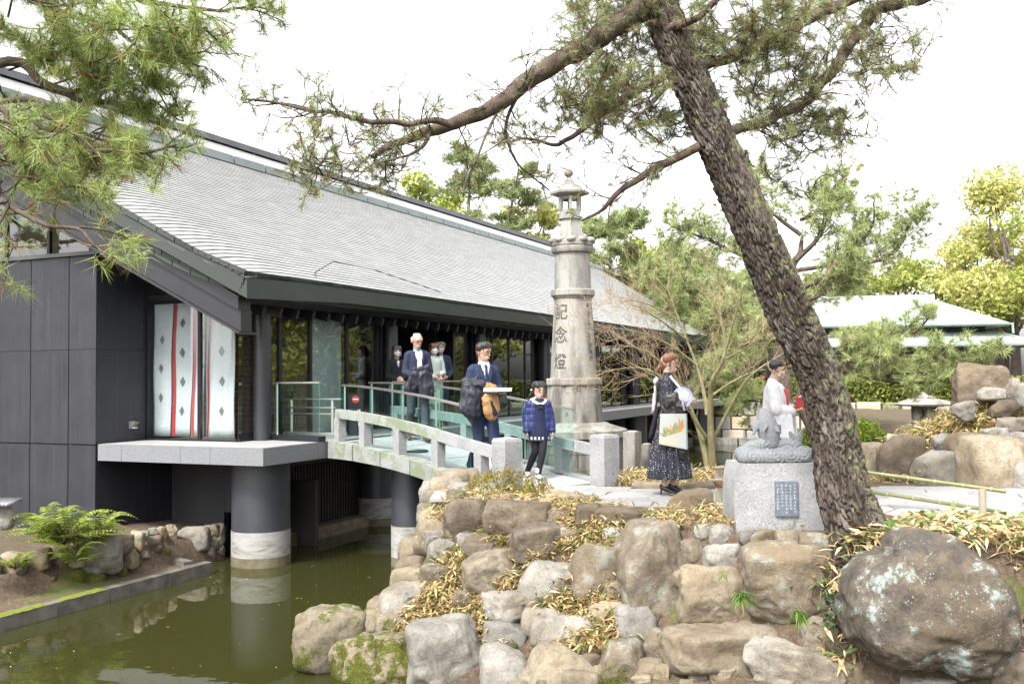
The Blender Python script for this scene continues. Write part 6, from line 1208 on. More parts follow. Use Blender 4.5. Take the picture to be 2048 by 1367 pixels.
for k, (ln, r0, dens, tf) in enumerate(NL):
    P = smoothline(ln, 6); P = P + np.stack([fbm(P * 6 + k, 2, k), fbm(P * 6 + k + 7, 2, k), fbm(P * 6 + k + 3, 2, k)], 1) * .018; lp_.append((P, np.linspace(r0, .004, len(P)))); a, b, c = pine_limb(r, ln[1:], r0, dens=dens, tl=(.14, .40), sub=4, start=.02, tuft=tf, updown=-.05); tw += a; tips += b; dirs += c
for q in range(11):
    x, y = r.uniform(-30, 330), r.uniform(-20, 420); x *= 1.0 if y < 330 else .7
    p = np.array(tuple(at(x, y, r.uniform(4.7, 5.6)))); ln = [p, p + r.normal(0, .12, 3), p + r.normal(0, .18, 3)]; lp_.append((smoothline(ln, 4), np.linspace(.006, .003, 9))); a, b, c = pine_limb(r, ln, .02, dens=22, tl=(.12, .3), sub=4, start=0, updown=-.05, tuft=.95 if y > 150 else .6); tw += a; tips += b; dirs += c
e = np.array(tuple(at(243, 513, 4.5)))
for q in range(12): tips.append(e + r.normal(0, .045, 3)); d = r.normal(0, 1, 3); d[2] = -abs(d[2]) * .3; dirs.append(d / np.linalg.norm(d))
V, F = tubes(lp_, 10); link('limbs', npmesh('limbs', V, F, base, smooth=True), M_limb, np_t); V, F = tubes(tw, 3); link('twigs', npmesh('twigs', V, F, base), M_limb, np_t)
V, F, t = needles(r, tips, dirs, 26, .1, .0032, spread=.6, shoot=.1); me = npmesh('needles', V, F, base); set_tone(me, t); link('needles', me, M_needl2, np_t)

# ---------------------------------------------------------------- pine behind the leaning trunk, with its long low limb to the right
def pine_tree(name, label, base, lines, radii, dens, tl, nn, L, w, mat, seed, group=None, sub=4, ud=.15, n=8):
    r = np.random.default_rng(seed); root = thing(name, label, 'tree', tuple(base), group); lp_, tw, tips, dirs = [], [], [], []
    for k, (ln, r0) in enumerate(zip(lines, radii)):
        P = smoothline(ln, 7); P = P + np.stack([fbm(P * 2 + k, 2, k), fbm(P * 2 + k + 7, 2, k), fbm(P * 2 + k + 3, 2, k)], 1) * r0 * .5; lp_.append((P, np.linspace(r0, r0 * .3 if k else r0 * .12, len(P))))
        if k or dens < 0: a, b, c = pine_limb(r, ln, r0, dens=abs(dens), tl=tl, sub=sub, start=.25, updown=ud); tw += a; tips += b; dirs += c
    V, F = tubes(lp_[:1], 12); link('trunk', npmesh('trunk', V, F, tuple(base), smooth=True), M_limb if n > 6 else M_far, root); V, F = tubes(lp_[1:] + tw, 4); link('limbs', npmesh('limbs', V, F, tuple(base)), M_limb if n > 6 else M_far, root)
    V, F, t = needles(r, tips, dirs, nn, L, w, spread=.75); me = npmesh('needles', V, F, tuple(base)); set_tone(me, t); link('needles', me, mat, root); return root
D1 = 16.0
def pl(pts, d0=D1, d1=D1): return [np.array(tuple(at(x, y, d0 + (d1 - d0) * i / max(1, len(pts) - 1)))) for i, (x, y) in enumerate(pts)]
pine_tree('garden_pine_tree', 'garden pine with long low limb reaching right behind leaning trunk', at(1655, 915, D1), [pl([(1655, 915), (1625, 850), (1600, 800), (1615, 740), (1600, 690), (1560, 640)]), pl([(1612, 735), (1700, 742), (1745, 752), (1790, 764), (1860, 764), (1905, 750), (1965, 732)], D1, 15.2), pl([(1745, 756), (1820, 742), (1868, 714), (1900, 688)], 15.7, 15.2), pl([(1620, 720), (1720, 700), (1790, 675), (1832, 660), (1862, 628)], D1, 15.6), pl([(1605, 720), (1680, 705), (1740, 690), (1780, 700)], D1, 15.5), pl([(1700, 750), (1760, 720), (1800, 700)], 15.8, 15.4), pl([(1600, 690), (1530, 680), (1470, 700), (1430, 740)], D1, 16.5), pl([(1905, 752), (1950, 720), (1985, 700)], 15.2, 15.0), pl([(1600, 690), (1570, 650), (1540, 620)], D1, 15.8), pl([(1615, 800), (1560, 810), (1500, 800), (1470, 830)], D1, 17)],
          [.2, .06, .035, .04, .035, .025, .04, .025, .03, .04], 15, (.25, .5), 22, .15, .009, M_pale, 31, ud=.5)
D2 = 25.0
pine_tree('open_pine_tree', 'open airy pine with upswept limbs behind the leaning trunk', at(1560, 880, D2), [pl([(1560, 880), (1560, 780), (1545, 690), (1550, 620), (1580, 570), (1600, 500), (1602, 462)], D2, D2), pl([(1575, 590), (1640, 560), (1720, 530), (1790, 500), (1826, 432)], D2, 24), pl([(1560, 615), (1480, 600), (1400, 590), (1300, 545)], D2, 25), pl([(1590, 520), (1640, 470), (1650, 400), (1690, 350)], D2, 25), pl([(1600, 470), (1540, 420), (1510, 350)], D2, 25.5), pl([(1580, 560), (1500, 520), (1420, 480), (1340, 450)], D2, 26), pl([(1590, 540), (1680, 520), (1740, 460), (1750, 400)], D2, 24.5), pl([(1560, 660), (1530, 655), (1480, 640), (1440, 620)], D2, 24), pl([(1550, 680), (1460, 670), (1390, 650), (1330, 620)], D2, 25), pl([(1600, 440), (1650, 420), (1690, 390)], D2, 25), pl([(1550, 720), (1480, 740), (1420, 760)], D2, 26), pl([(1560, 620), (1620, 600), (1680, 570), (1720, 560)], D2, 24.4)],
          [.26, .09, .09, .07, .06, .07, .06, .07, .07, .05, .06, .05], 15, (.5, 1.2), 20, .22, .013, M_pale, 33)

# ---------------------------------------------------------------- bare maple with many fine reddish twigs
r = np.random.default_rng(77); DM = 13.7; mb0 = at(1424, 945, DM); mp_ = thing('bare_maple_tree', 'leafless maple with olive stems and fine reddish twigs behind the woman', 'tree', mb0)
st = [([(1427, 945), (1422, 878), (1421, 795), (1425, 759), (1445, 720), (1467, 640), (1490, 570)], .055, .005), ([(1418, 945), (1400, 865), (1382, 820), (1372, 790), (1345, 745)], .05, .006), ([(1422, 885), (1393, 846), (1370, 800), (1340, 770), (1290, 740)], .03, .005), ([(1415, 830), (1409, 791), (1393, 730), (1358, 640), (1335, 575)], .036, .005), ([(1430, 872), (1467, 801), (1499, 753), (1554, 714), (1600, 690)], .028, .005), ([(1425, 790), (1470, 760), (1520, 740), (1560, 745)], .02, .008), ([(1393, 730), (1340, 690), (1280, 665), (1220, 655)], .02, .006), ([(1372, 790), (1310, 745), (1260, 735), (1205, 745)], .018, .006), ([(1375, 680), (1320, 640), (1270, 610)], .016, .006), ([(1440, 740), (1450, 690), (1440, 620), (1450, 580)], .02, .007), ([(1358, 640), (1300, 610), (1260, 600)], .013, .005), ([(1345, 745), (1290, 700), (1230, 690)], .016, .006), ([(1445, 720), (1500, 690), (1545, 640)], .016, .006)]
big, fine = [], []
def mtw(p, d, L, lev):
    W_, e = twig_walk(r, p, d, L, 5, .22, .05); big_ = fine; big_.append((W_, np.linspace(.0038 if lev == 0 else .0022, .0011, len(W_))))
    if lev < 2:
        for q in range(4 if lev == 0 else 3): k = r.integers(1, len(W_)); d2 = e + r.normal(0, .55, 3); mtw(W_[k], d2, L * r.uniform(.4, .65), lev + 1)
for k, (pts, r0, r1) in enumerate(st):
    ln = [np.array(tuple(at(x, y, DM + (.12 * i * (1 if k % 2 else -1))))) for i, (x, y) in enumerate(pts)]; P = smoothline(ln, 6); big.append((P, np.linspace(r0, r1, len(P))))
    for q in range(10):
        i = r.integers(len(P) // 3, len(P) - 1); t = P[min(i + 2, len(P) - 1)] - P[i - 1]; t /= np.linalg.norm(t); mtw(P[i], t * .9 + r.normal(0, .55, 3) + np.array([-.25, 0, .05]), r.uniform(.4, .9), 0)
V, F = tubes(big, 10); link('stems', npmesh('stems', V, F, tuple(mb0), smooth=True), M_mapb, mp_); V, F = tubes(fine, 3); link('twigs', npmesh('twigs', V, F, tuple(mb0)), M_mapt, mp_)

# ---------------------------------------------------------------- background trees
def far_pine(label, x, y, h, spread, seed, mat=M_bgreen, lean=0.0, dens=1.0):
    r = np.random.default_rng(seed); base = np.array([x, y, 0.]); top = base + np.array([lean, 0, h]); tr = [base, base + (top - base) * .35 + r.normal(0, .25, 3), base + (top - base) * .7 + r.normal(0, .3, 3), top]; root = thing('pine_tree', label, 'tree', tuple(base), 'pines in the background'); lp_ = [(smoothline(tr, 6), np.linspace(h * .02, .05, 19))]; tips, dirs = [], []
    for k in range(int(22 * dens)):
        f = r.uniform(.35, 1.0); p = base + (top - base) * f; a = r.uniform(0, 6.28); L = spread * (1.15 - f * .75) * r.uniform(.6, 1.1); d = np.array([math.cos(a), math.sin(a), r.uniform(0, .35)]); W_, e = twig_walk(r, p, d, L, 5, .25, .04); lp_.append((W_, np.linspace(.07, .02, len(W_))))
        for q in range(int(44 * dens)):
            j = r.integers(2, len(W_)); c = W_[j] + r.normal(0, 1, 3) * np.array([.5, .5, .2]) * L * .3; tips.append(c); dd = np.array([r.normal(0, .5), r.normal(0, .5), 1.]); dirs.append(dd / np.linalg.norm(dd))
    V, F = tubes(lp_, 6); link('trunk', npmesh('trunk', V, F, tuple(base)), M_far, root); s = y / 50.0; V, F, t = needles(r, tips, dirs, 12, .44 * max(.7, s), .042 * max(.7, s), spread=.8, shoot=.1); me = npmesh('crown', V, F, tuple(base)); set_tone(me, t); link('crown', me, mat, root)
def far_leafy(label, x, y, h, spread, seed, mat=M_yel, n=9000, z0=.35, leaf=.3):
    r = np.random.default_rng(seed); base = np.array([x, y, 0.]); root = thing('broadleaf_tree', label, 'tree', tuple(base), 'broadleaf trees in the background'); lp_ = [(smoothline([base, base + [0, 0, h * .3], base + [r.normal(0, .4), 0, h * .7]], 5), np.linspace(h * .028, .08, 11))]; Ps = []
    for k in range(17):
        a = r.uniform(0, 6.28); f = r.uniform(z0, .98); rad = spread * math.sqrt(max(.08, 1 - ((f - .55) / .5) ** 2)) * r.uniform(.3, .95); c = base + np.array([math.cos(a) * rad, math.sin(a) * rad, h * f]); s0 = base + np.array([0, 0, h * max(.25, f - .35)]); lp_.append((smoothline([s0, (s0 + c) / 2 + r.normal(0, .3, 3), c], 4), np.linspace(.12, .03, 9))); m = n // 17; sz = spread * r.uniform(.25, .42); q = r.normal(0, 1, (m, 3)); q /= np.linalg.norm(q, axis=1)[:, None]; q *= (r.uniform(.2, 1, m) ** .45)[:, None] * (1 + .35 * fbm(q * 2.2, 3, seed + k))[:, None]; Ps.append(c + q * np.array([1, 1, .62]) * sz)
    P = np.concatenate(Ps)[::4]; P = np.concatenate([P, np.concatenate(Ps)[1::4], np.concatenate(Ps)[2::4]]); leaf *= 1.13; k = len(P); D = r.normal(0, 1, (k, 3)); D /= np.linalg.norm(D, axis=1)[:, None]; N = np.cross(D, r.normal(0, 1, (k, 3))); N /= np.linalg.norm(N, axis=1)[:, None]; L = r.uniform(.6, 1.2, k) * leaf; V, F = leaf_blades(P, D, N, L, L * .55, .1)
    me = npmesh('crown', V, F, tuple(base)); t = np.clip(r.normal(.5, .2, k) + .15 * fbm(P * .6, 2, seed), 0, 1); set_tone(me, np.concatenate([t, t])); link('crown', me, mat, root); V, F = tubes(lp_, 6); link('trunk', npmesh('trunk', V, F, tuple(base)), M_far, root)
def X_(px, d): return (px - 1024) / FPX * d
def H_(py, d): return CAM_H + (752 - py) * d / FPX
for k, (x, y, h, sp) in enumerate(((21, 32, 6.5, 3.4), (25.5, 38, 7, 4), (27.5, 44, 7.5, 4), (17.2, 27, 5.5, 2.6), (31, 50, 8, 4.5))): far_leafy('bushy green tree outside the right edge, %s from the pond' % ('second', 'third', 'fourth', 'nearest', 'farthest')[k], x, y, h, sp, 60 + k, M_ygr, 8000, .06, .26)
for k, (x, y, h, sp) in enumerate(((-17, 9.5, 9, 3), (-22, 12, 11, 4), (-19, 5, 10, 3.5))): far_pine('pine outside the left edge, %s in the gable window reflection' % ('nearest', 'tallest', 'last')[k], x, y, h, sp, 70 + k, M_bgreen, dens=.9)
far_pine('tall pine rising behind the middle of the hall roof', X_(950, 62), 62, H_(300, 62), 4.2, 1, dens=1.3); far_pine('pine behind the roof left of the memorial lantern', X_(1040, 66), 66, H_(345, 66), 3.2, 2); far_pine('small dark conifer just left of the lantern top', X_(1093, 72), 72, H_(402, 72), 1.6, 3)
far_leafy('yellow tree over the roof beside the memorial lantern', X_(1050, 68), 68, H_(412, 68), 3.6, 4, M_yel, 9000, leaf=.34); far_leafy('second yellow green crown behind the roof ridge', X_(860, 70), 70, H_(345, 70), 3.0, 5, M_ygr, 8000, leaf=.34)
far_pine('broad pine right of the lantern column above roof end', X_(1225, 55), 55, H_(430, 55), 4.6, 6, dens=1.5); far_leafy('round green tree behind the far end of roof', X_(1310, 58), 58, H_(490, 58), 3.2, 7, M_ygr, 9000); far_pine('pale pine behind the bare maple', X_(1390, 48), 48, H_(520, 48), 4.2, 8, M_bgreen, dens=1.4)
far_pine('dense pine filling the gap behind maple stems', X_(1470, 50), 50, H_(560, 50), 4.0, 9, M_bgreen, dens=1.5); far_pine('low pine by the far pond bank', X_(1540, 46), 46, H_(610, 46), 3.8, 10, M_bgreen, dens=1.5); far_pine('pine beyond the pond left of garden house', X_(1640, 60), 60, H_(560, 60), 4.2, 11, M_bgreen, dens=1.3)
far_pine('bushy pine at the end of the hall veranda', X_(1500, 47.0), 47.0, H_(690, 47), 3.4, 12, M_bgreen, dens=1.4); far_leafy('light green tree behind left end of garden house', X_(1700, 66), 66, H_(545, 66), 4.0, 13, M_ygr, 8000); far_leafy('sparse greenish yellow tree above garden house ridge', X_(1880, 70), 70, H_(470, 70), 3.2, 14, M_ygr, 5000)
far_leafy('big golden tree at the right edge', X_(2030, 64), 64, H_(345, 64), 4.6, 15, M_yel, 13000); far_leafy('golden green tree above right end of garden house', X_(1945, 68), 68, H_(430, 68), 4.0, 16, M_yel, 10000); far_leafy('yellow green tree beyond the right frame edge', X_(2130, 58), 58, H_(420, 58), 4.8, 17, M_ygr, 9000); far_leafy('low green tree behind the garden house eaves', X_(1800, 74), 74, H_(540, 74), 4.5, 18, M_ygr, 8000, z0=.2)
far_pine('tall distant pine far behind lantern column', X_(1160, 75), 75, H_(450, 75), 4.0, 19, dens=1.2); far_pine('distant pine between maple and lantern', X_(1275, 68), 68, H_(520, 68), 4.2, 20, dens=1.2); far_leafy('green backdrop tree behind the open pine', X_(1600, 72), 72, H_(560, 72), 5.5, 22, M_ygr, 9000, z0=.15)
# ================================================================ PEOPLE
def skinmat(name, c): m, n, l, p = newmat(name); p.inputs['Base Color'].default_value = (*c, 1); p.inputs['Roughness'].default_value = .5; p.inputs['Subsurface Weight'].default_value = .15; p.inputs['Subsurface Radius'].default_value = (.02, .008, .005); co = coords(n, l); l.new(ramp(n, l, noise(n, l, co, 30, 3), [(.3, c), (.7, tuple(x * .9 for x in c))]), p.inputs['Base Color']); return m
M_skin = skinmat('skin', (.40, .255, .185)); M_skin2 = skinmat('fair_skin', (.46, .305, .235)); M_lip = basic('lip', (.42, .14, .13), (.46, .17, .15), 5, .4); M_eye = basic('eye_dark', (.012, .01, .009), (.02, .016, .014), 3, .2); M_brow = basic('brow', (.02, .017, .015), (.03, .025, .02), 9, .8)
def fab(name, c, bscale=220, rough=.85, b=.25, k=.82): return basic(name, c, tuple(x * k for x in c), 40, rough, bmp=b, bscale=bscale, dist=.002, spec=.25)
M_suit = fab('navy_suit_cloth', (.022, .033, .07)); M_suit2 = fab('dark_blue_jacket_cloth', (.022, .028, .055)); M_black = fab('black_cloth', (.014, .014, .017)); M_shirt = fab('white_shirt', (.46, .48, .54)); M_tie = fab('navy_tie', (.012, .02, .07)); M_gtrou = fab('grey_trousers', (.06, .068, .085)); M_puff = basic('black_quilted_nylon', (.016, .017, .026), (.022, .023, .034), 10, .5, spec=.35)
M_tan = basic('tan_quilted_nylon', (.21, .115, .042), (.27, .155, .06), 10, .5); M_blue = basic('royal_blue_quilted_nylon', (.010, .016, .085), (.014, .024, .12), 10, .5); M_navyd = fab('navy_dress_cloth', (.016, .02, .05)); M_mint = fab('pale_mint_tweed', (.36, .42, .385), 120, .9, .5); M_tights = fab('black_tights', (.014, .014, .018)); M_shoe = basic('black_leather', (.015, .014, .014), (.022, .02, .02), 6, .3); M_mask = fab('white_mask', (.5, .51, .52)); M_maskb = fab('beige_mask', (.44, .38, .27)); M_wcloth = fab('white_cotton', (.5, .5, .515), 180, .85, .2, .95)
M_hairb = basic('black_hair', (.012, .010, .009), (.03, .025, .022), 8, .35, stretch=(12, 12, 1.5), bmp=.4, bscale=30); M_hairr = basic('brown_hair', (.13, .055, .025), (.2, .095, .045), 8, .4, stretch=(12, 12, 1.5), bmp=.4, bscale=30); M_hairg = basic('grey_hair', (.3, .29, .28), (.42, .41, .4), 10, .5, stretch=(12, 12, 2)); M_hairsp = basic('greying_hair', (.09, .085, .08), (.16, .155, .15), 10, .5, stretch=(12, 12, 2)); M_wsh = basic('white_shoe', (.62, .61, .6), (.68, .67, .66), 5, .4)
def rotv(v, M): return np.array(tuple(M @ Vector(v)))
class Fig:
    """a posed person; joints in local metres for a 1.70 m figure facing -Y, scaled to H"""
    def __init__(s, label, loc, yaw, H, hyaw=0, htilt=0, skin=M_skin, vox=.0085, child=0):
        s.root = thing('person', label, 'person', loc); s.root.rotation_euler = (0, 0, yaw); s.k = H / 1.7; s.sk = skin; s.vox = vox; s.L = []; s.child = child
        s.HM = Matrix.Rotation(hyaw, 3, 'Z') @ Matrix.Rotation(htilt, 3, 'X'); s.hs = 1.07 + .30 * child; s.hc = np.array([0, -.014, 1.572 - .03 * child])
    def put(s, name, me, mat, par=None): o = link(name, me, mat, par or s.root); return o
    def B(s, *a): s.L.append(a)
    def sc(s, limbs): k = s.k; f = lambda r: tuple(x * k for x in r) if hasattr(r, '__len__') else r * k; return [(np.array(a[0]) * k, np.array(a[1]) * k, f(a[2]), f(a[3])) + tuple(a[4:]) for a in limbs]
    def h(s, v): return s.hc + rotv(v, s.HM) * s.hs
    def H_(s, p, q, ra, rb, side=(1, 0, 0)): f = lambda r: tuple(x * s.hs for x in r) if hasattr(r, '__len__') else r * s.hs; return (s.h(p), s.h(q), f(ra), f(rb), rotv(side, s.HM))
    def head(s):
        s.L += [s.H_((0, .022, .022), (0, -.018, .022), (.074, .083), (.070, .080)), s.H_((0, -.024, -.02), (0, -.044, -.086), (.062, .054), (.034, .03)), s.H_((0, -.012, -.045), (0, -.02, -.07), (.062, .055), (.054, .05)), s.H_((0, -.086, .0), (0, -.098, -.036), .007, .0105), s.H_((-.075, .012, -.005), (-.077, .016, -.035), (.008, .016), (.007, .012), (0, 1, 0)), s.H_((.075, .012, -.005), (.077, .016, -.035), (.008, .016), (.007, .012), (0, 1, 0)), s.H_((-.03, -.08, .025), (.03, -.08, .025), .014, .014), s.H_((-.018, -.082, -.068), (.018, -.082, -.068), .009, .009)]
        s.L += [((0, .006, 1.37), s.h((0, .02, -.05)), .058 - .008 * s.child, .05)]
    def face(s, smile=0, eyes=True, lip=M_lip, mouth=True):
        def ell_(c, r): m1 = MB(); M = s.HM; m1.ell(tuple(s.h(c) * s.k), tuple(x * s.k * s.hs for x in r), 10, 6, rot=M); return m1
        for sg in (-1, 1):
            if eyes: s.put('eye', ell_((sg * .03, -.0915, .003), (.0135, .006, .0052)).mesh('eye', smooth=True), M_eye)
            s.put('eyebrow', ell_((sg * .031, -.095, .026), (.017, .005, .0035)).mesh('eyebrow', smooth=True), M_brow)
        if mouth: s.put('mouth', ell_((0, -.0875, -.066), (.02 + .005 * smile, .005, .0055)).mesh('mouth', smooth=True), lip)
    def hair(s, limbs, mat, vox=.008, name='hair'): me = blob(s.sc([s.H_(*a) for a in limbs]), vox, 3); v = vget(me); n = nget(me); vset(me, v + n * (.003 * fbm(v * np.array([60, 60, 18]), 2, 5))[:, None]); return s.put(name, me, mat)
    def hand(s, w, d, side, curl, closed=.5, thumb=1):
        """palm from wrist w along d; fingers spread along side, bending towards curl"""
        w = np.array(w, float); d = unit_(d); side = unit_(np.array(side) - d * np.dot(side, d)); curl = unit_(curl); s.B(w, w + d * .075, (.026, .017), (.037, .0155), side)
        for i, (o, L) in enumerate(((-.030, .066), (-.010, .076), (.010, .071), (.029, .056))):
            b = w + d * .088 + side * o; a = unit_(d * (1 - closed * .6) + curl * closed * .8); m = b + a * L * .5; e = unit_(d * (1 - closed * 1.3) + curl * (closed * 1.5)); s.B(b, m, .0092, .0085); s.B(m, m + e * L * .5, .0085, .0072)
        t0 = w + d * .025 + side * (-.026 * thumb); t1 = t0 + unit_(-side * thumb * .7 + d * .8 + curl * .4) * .042; s.B(t0, t1, .0125, .0105); s.B(t1, t1 + unit_(d + curl * .6) * .03, .0105, .0085)
    def body(s, J, legs=True):
        s.J = J; s.head(); B = s.B
        B((0, .0, .92), (0, .0, 1.02), (.135, .095), (.115, .085)); B((0, 0, 1.02), (0, 0, 1.28), (.115, .085), (.14, .095)); B((-.115, 0, 1.345), (.115, 0, 1.345), .06, .06)
        for sd in ('l', 'r'): B(J['sh' + sd], J['el' + sd], .047, .038); B(J['el' + sd], J['wr' + sd], .038, .027)
        for sd in ('l', 'r'):
            B(J['hp' + sd], J['kn' + sd], .078, .054); B(J['kn' + sd], J['an' + sd], .052, .036); an = np.array(J['an' + sd]); f = np.array(J.get('ft' + sd, (0, -1, 0))); B(an, an + np.array([0, 0, -.045]), .036, .036); B(an + np.array([0, 0, -.045]) - f * .02, an + np.array([0, 0, -.05]) + f * .14, (.036, .03), (.036, .022))
    def finish(s): s.put('body', blob(s.sc(s.L), s.vox * s.k, 3), s.sk)
    def cloth(s, name, limbs, mat, vox=.0125, amp=.006, smooth=5, seed=0, sc=(14, 14, 9), fn=None, par=None, zmin=None):
        me = blob(s.sc(limbs), vox * s.k, smooth)
        if amp: wrinkle(me, amp, sc, seed)
        if fn: v = vget(me); n = nget(me); vset(me, v + n * fn(v)[:, None])
        if zmin is not None: v = vget(me); v[:, 2] = np.maximum(v[:, 2], zmin * s.k); vset(me, v)
        return s.put(name, me, mat, par)
    def sleeves(s, r1=.064, r2=.054, r3=.044, to=.93): J = s.J; o = []; return [x for sd in ('l', 'r') for x in ((J['sh' + sd], J['el' + sd], r1, r2), (J['el' + sd], np.array(J['el' + sd]) + (np.array(J['wr' + sd]) - np.array(J['el' + sd])) * to, r2, r3))]
    def jacket(s, mat, hem=.80, ch=(.172, .122), wa=(.155, .115), he=(.172, .13), name='jacket', **k): return s.cloth(name, [((0, 0, 1.29), (0, 0, 1.06), ch, wa), ((0, 0, 1.06), (0, 0, hem + .1), wa, he), ((-.125, .0, 1.352), (.125, 0, 1.352), (.07, .07), (.07, .07)), ((0, .02, 1.40), (0, .02, 1.36), (.075, .065), (.1, .08))] + s.sleeves(), mat, **k)
    def trousers(s, mat, r=(.092, .07, .06), name='trousers', **k):
        J = s.J; L = [((0, 0, .96), (0, 0, .9), (.145, .11), (.15, .115))]
        for sd in ('l', 'r'): an = np.array(J['an' + sd]); L += [(J['hp' + sd], J['kn' + sd], r[0], r[1]), (J['kn' + sd], an + np.array([0, 0, .0]), r[1], r[2])]
        return s.cloth(name, L, mat, **k)
    def shoes(s, mat, name='shoe', heel=0):
        for sd in ('l', 'r'):
            an = np.array(s.J['an' + sd]); f = np.array(s.J.get('ft' + sd, (0, -1, 0))); s.cloth(name, [(an + [0, 0, -.035] - f * .03, an + [0, 0, -.048] + f * .09, (.05, .042), (.05, .038)), (an + [0, 0, -.048] + f * .09, an + [0, 0, -.052] + f * .17, (.05, .034), (.04, .026))], mat, .009, 0, 3)
def unit_(v): v = np.array(v, float); return v / (np.linalg.norm(v) + 1e-9)
STD = dict(shl=(.152, 0, 1.34), shr=(-.152, 0, 1.34), ell=(.2, .03, 1.08), elr=(-.2, .03, 1.08), wrl=(.2, -.05, .84), wrr=(-.2, -.05, .84), hpl=(.085, 0, .88), hpr=(-.085, 0, .88), knl=(.09, -.02, .48), knr=(-.09, -.02, .48), anl=(.095, .03, .085), anr=(-.095, .03, .085))
def J_(**k): d = dict(STD); d.update(k); return d
top_ = ((-.038, -.03, .072), (.038, -.03, .072), .044, .044)
short = [top_, ((-.03, .02, .048), (.03, .02, .048), .066, .066), ((0, .05, .0), (0, .05, -.04), .052, .045), ((-.071, .02, .03), (-.073, .022, -.012), .014, .012), ((.071, .02, .03), (.073, .022, -.012), .014, .012), ((-.045, -.05, .082), (.045, -.05, .082), .03, .03), ((-.05, -.072, .062), (-.01, -.085, .052), .016, .012), ((.05, -.072, .068), (.01, -.08, .075), .014, .012), ((-.06, -.04, .06), (-.066, -.05, .03), .016, .01)]
bob = [top_, ((-.03, .02, .048), (.03, .02, .048), .068, .068), ((0, .055, .0), (0, .05, -.09), .058, .05), ((-.075, .01, .03), (-.078, .012, -.10), (.02, .03), (.02, .025), (1, 0, 0)), ((.075, .01, .03), (.078, .012, -.10), (.02, .03), (.02, .025), (1, 0, 0)), ((-.052, -.066, .062), (.052, -.066, .062), .025, .025), ((-.045, -.078, .045), (.045, -.078, .045), .017, .017), ((-.068, -.045, .045), (-.072, -.05, -.03), .014, .01), ((.068, -.045, .045), (.072, -.05, -.03), .014, .01)]
def mask(f, mat, c=(0, -.078, -.045)): f.put('face_mask', wrinkle(blob(f.sc([f.H_((-.045, -.06, -.03), (.045, -.06, -.03), (.03, .02), (.03, .02)), f.H_((0, -.088, -.03), (0, -.082, -.075), (.05, .022), (.034, .02)), f.H_((-.05, -.05, -.06), (.05, -.05, -.06), .02, .02)]), .007, 4), .002), mat)
def bz_at(p):  # bridge deck height under a plan point
    best = min(np.linspace(0, 1, 101), key=lambda t: (bp(t, .5).xy - Vector(p).xy).length); return bz(best)
# ---- young man with coats over his arm and a flat white box
px_ = Vector(((966 - 1024) / FPX * 12.95, 12.95, 0)); f = Fig('young man in navy suit carrying coats and a flat white box', (px_.x, px_.y, bz_at(px_) - .018), R(20), 1.75, R(32), R(6), vox=.0088)
J = J_(ell=(.212, .01, 1.09), elr=(-.215, .0, 1.09), wrl=(.15, -.24, 1.06), wrr=(-.06, -.27, 1.05), knl=(.10, -.12, .49), anl=(.11, -.16, .085), knr=(-.07, -.02, .47), anr=(-.09, .26, .13), ftl=(.1, -1, 0), ftr=(-.1, -.93, -.25)); f.body(J)
f.hand(J['wrl'], (-.2, -.9, .0), (1, 0, 0), (-.5, -.4, -.3), .5, -1); f.hand(J['wrr'], (.75, -.45, .0), (0, -1, .1), (.5, .3, .2), .6, 1); f.finish(); f.face(1); f.hair(short + [((-.02, -.03, .10), (.05, -.02, .10), .026, .024), ((0, .06, .05), (.01, .08, .06), .03, .02)], M_hairb)
jk = f.jacket(M_suit, .76, amp=.008, seed=3); f.trousers(M_suit, amp=.009, seed=4, sc=(12, 12, 7)); f.shoes(M_shoe)
f.cloth('shirt', [((-.03, -.085, 1.40), (0, -.128, 1.20), (.035, .018), (.02, .012)), ((.03, -.085, 1.40), (0, -.128, 1.20), (.035, .018), (.02, .012)), ((-.045, -.03, 1.425), (.045, -.03, 1.425), (.035, .03), (.035, .03))], M_shirt, .007, .001, 2)
f.cloth('vest', [((-.02, -.118, 1.22), (0, -.125, 1.0), (.045, .012), (.06, .012)), ((.02, -.118, 1.22), (0, -.125, 1.0), (.045, .012), (.06, .012))], M_tie, .007, .002, 2); f.cloth('tie', [((0, -.105, 1.395), (0, -.115, 1.375), (.02, .014), (.017, .013)), ((0, -.118, 1.37), (0, -.141, 1.2), (.014, .008), (.026, .008))], M_tie, .006, 0, 1)
for sg in (-1, 1): f.cloth('lapel', [((sg * .075, -.085, 1.40), (sg * .05, -.125, 1.27), (.022, .01), (.032, .01)), ((sg * .05, -.125, 1.27), (sg * .02, -.135, 1.08), (.03, .01), (.008, .008))], M_suit2, .007, 0, 2)
def loc_of(f, v): return f.root.matrix_world @ Vector(v) if False else Vector(f.root.location) + Matrix.Rotation(f.root.rotation_euler.z, 3, 'Z') @ (Vector(v) * f.k)
def held(f, name, label, cat, anchor): t = thing(name, label, cat, loc_of(f, anchor)); t.rotation_euler = f.root.rotation_euler; return t
def hblob(t, f, anchor, name, limbs, mat, vox=.009, amp=.012, sc=(12, 12, 12), seed=1, fn=None, smooth=5):
    a = np.array(anchor); me = blob(f.sc([(np.array(l[0]) - a, np.array(l[1]) - a) + tuple(l[2:]) for l in limbs]), vox, smooth)
    if amp: wrinkle(me, amp, sc, seed)
    if fn: v = vget(me); n = nget(me); vset(me, v + n * fn(v)[:, None])
    return link(name, me, mat, t)
an_ = (-.17, -.2, 1.0); t = held(f, 'black_coat', 'black quilted coat folded over the young man in suit arm', 'coat', an_)
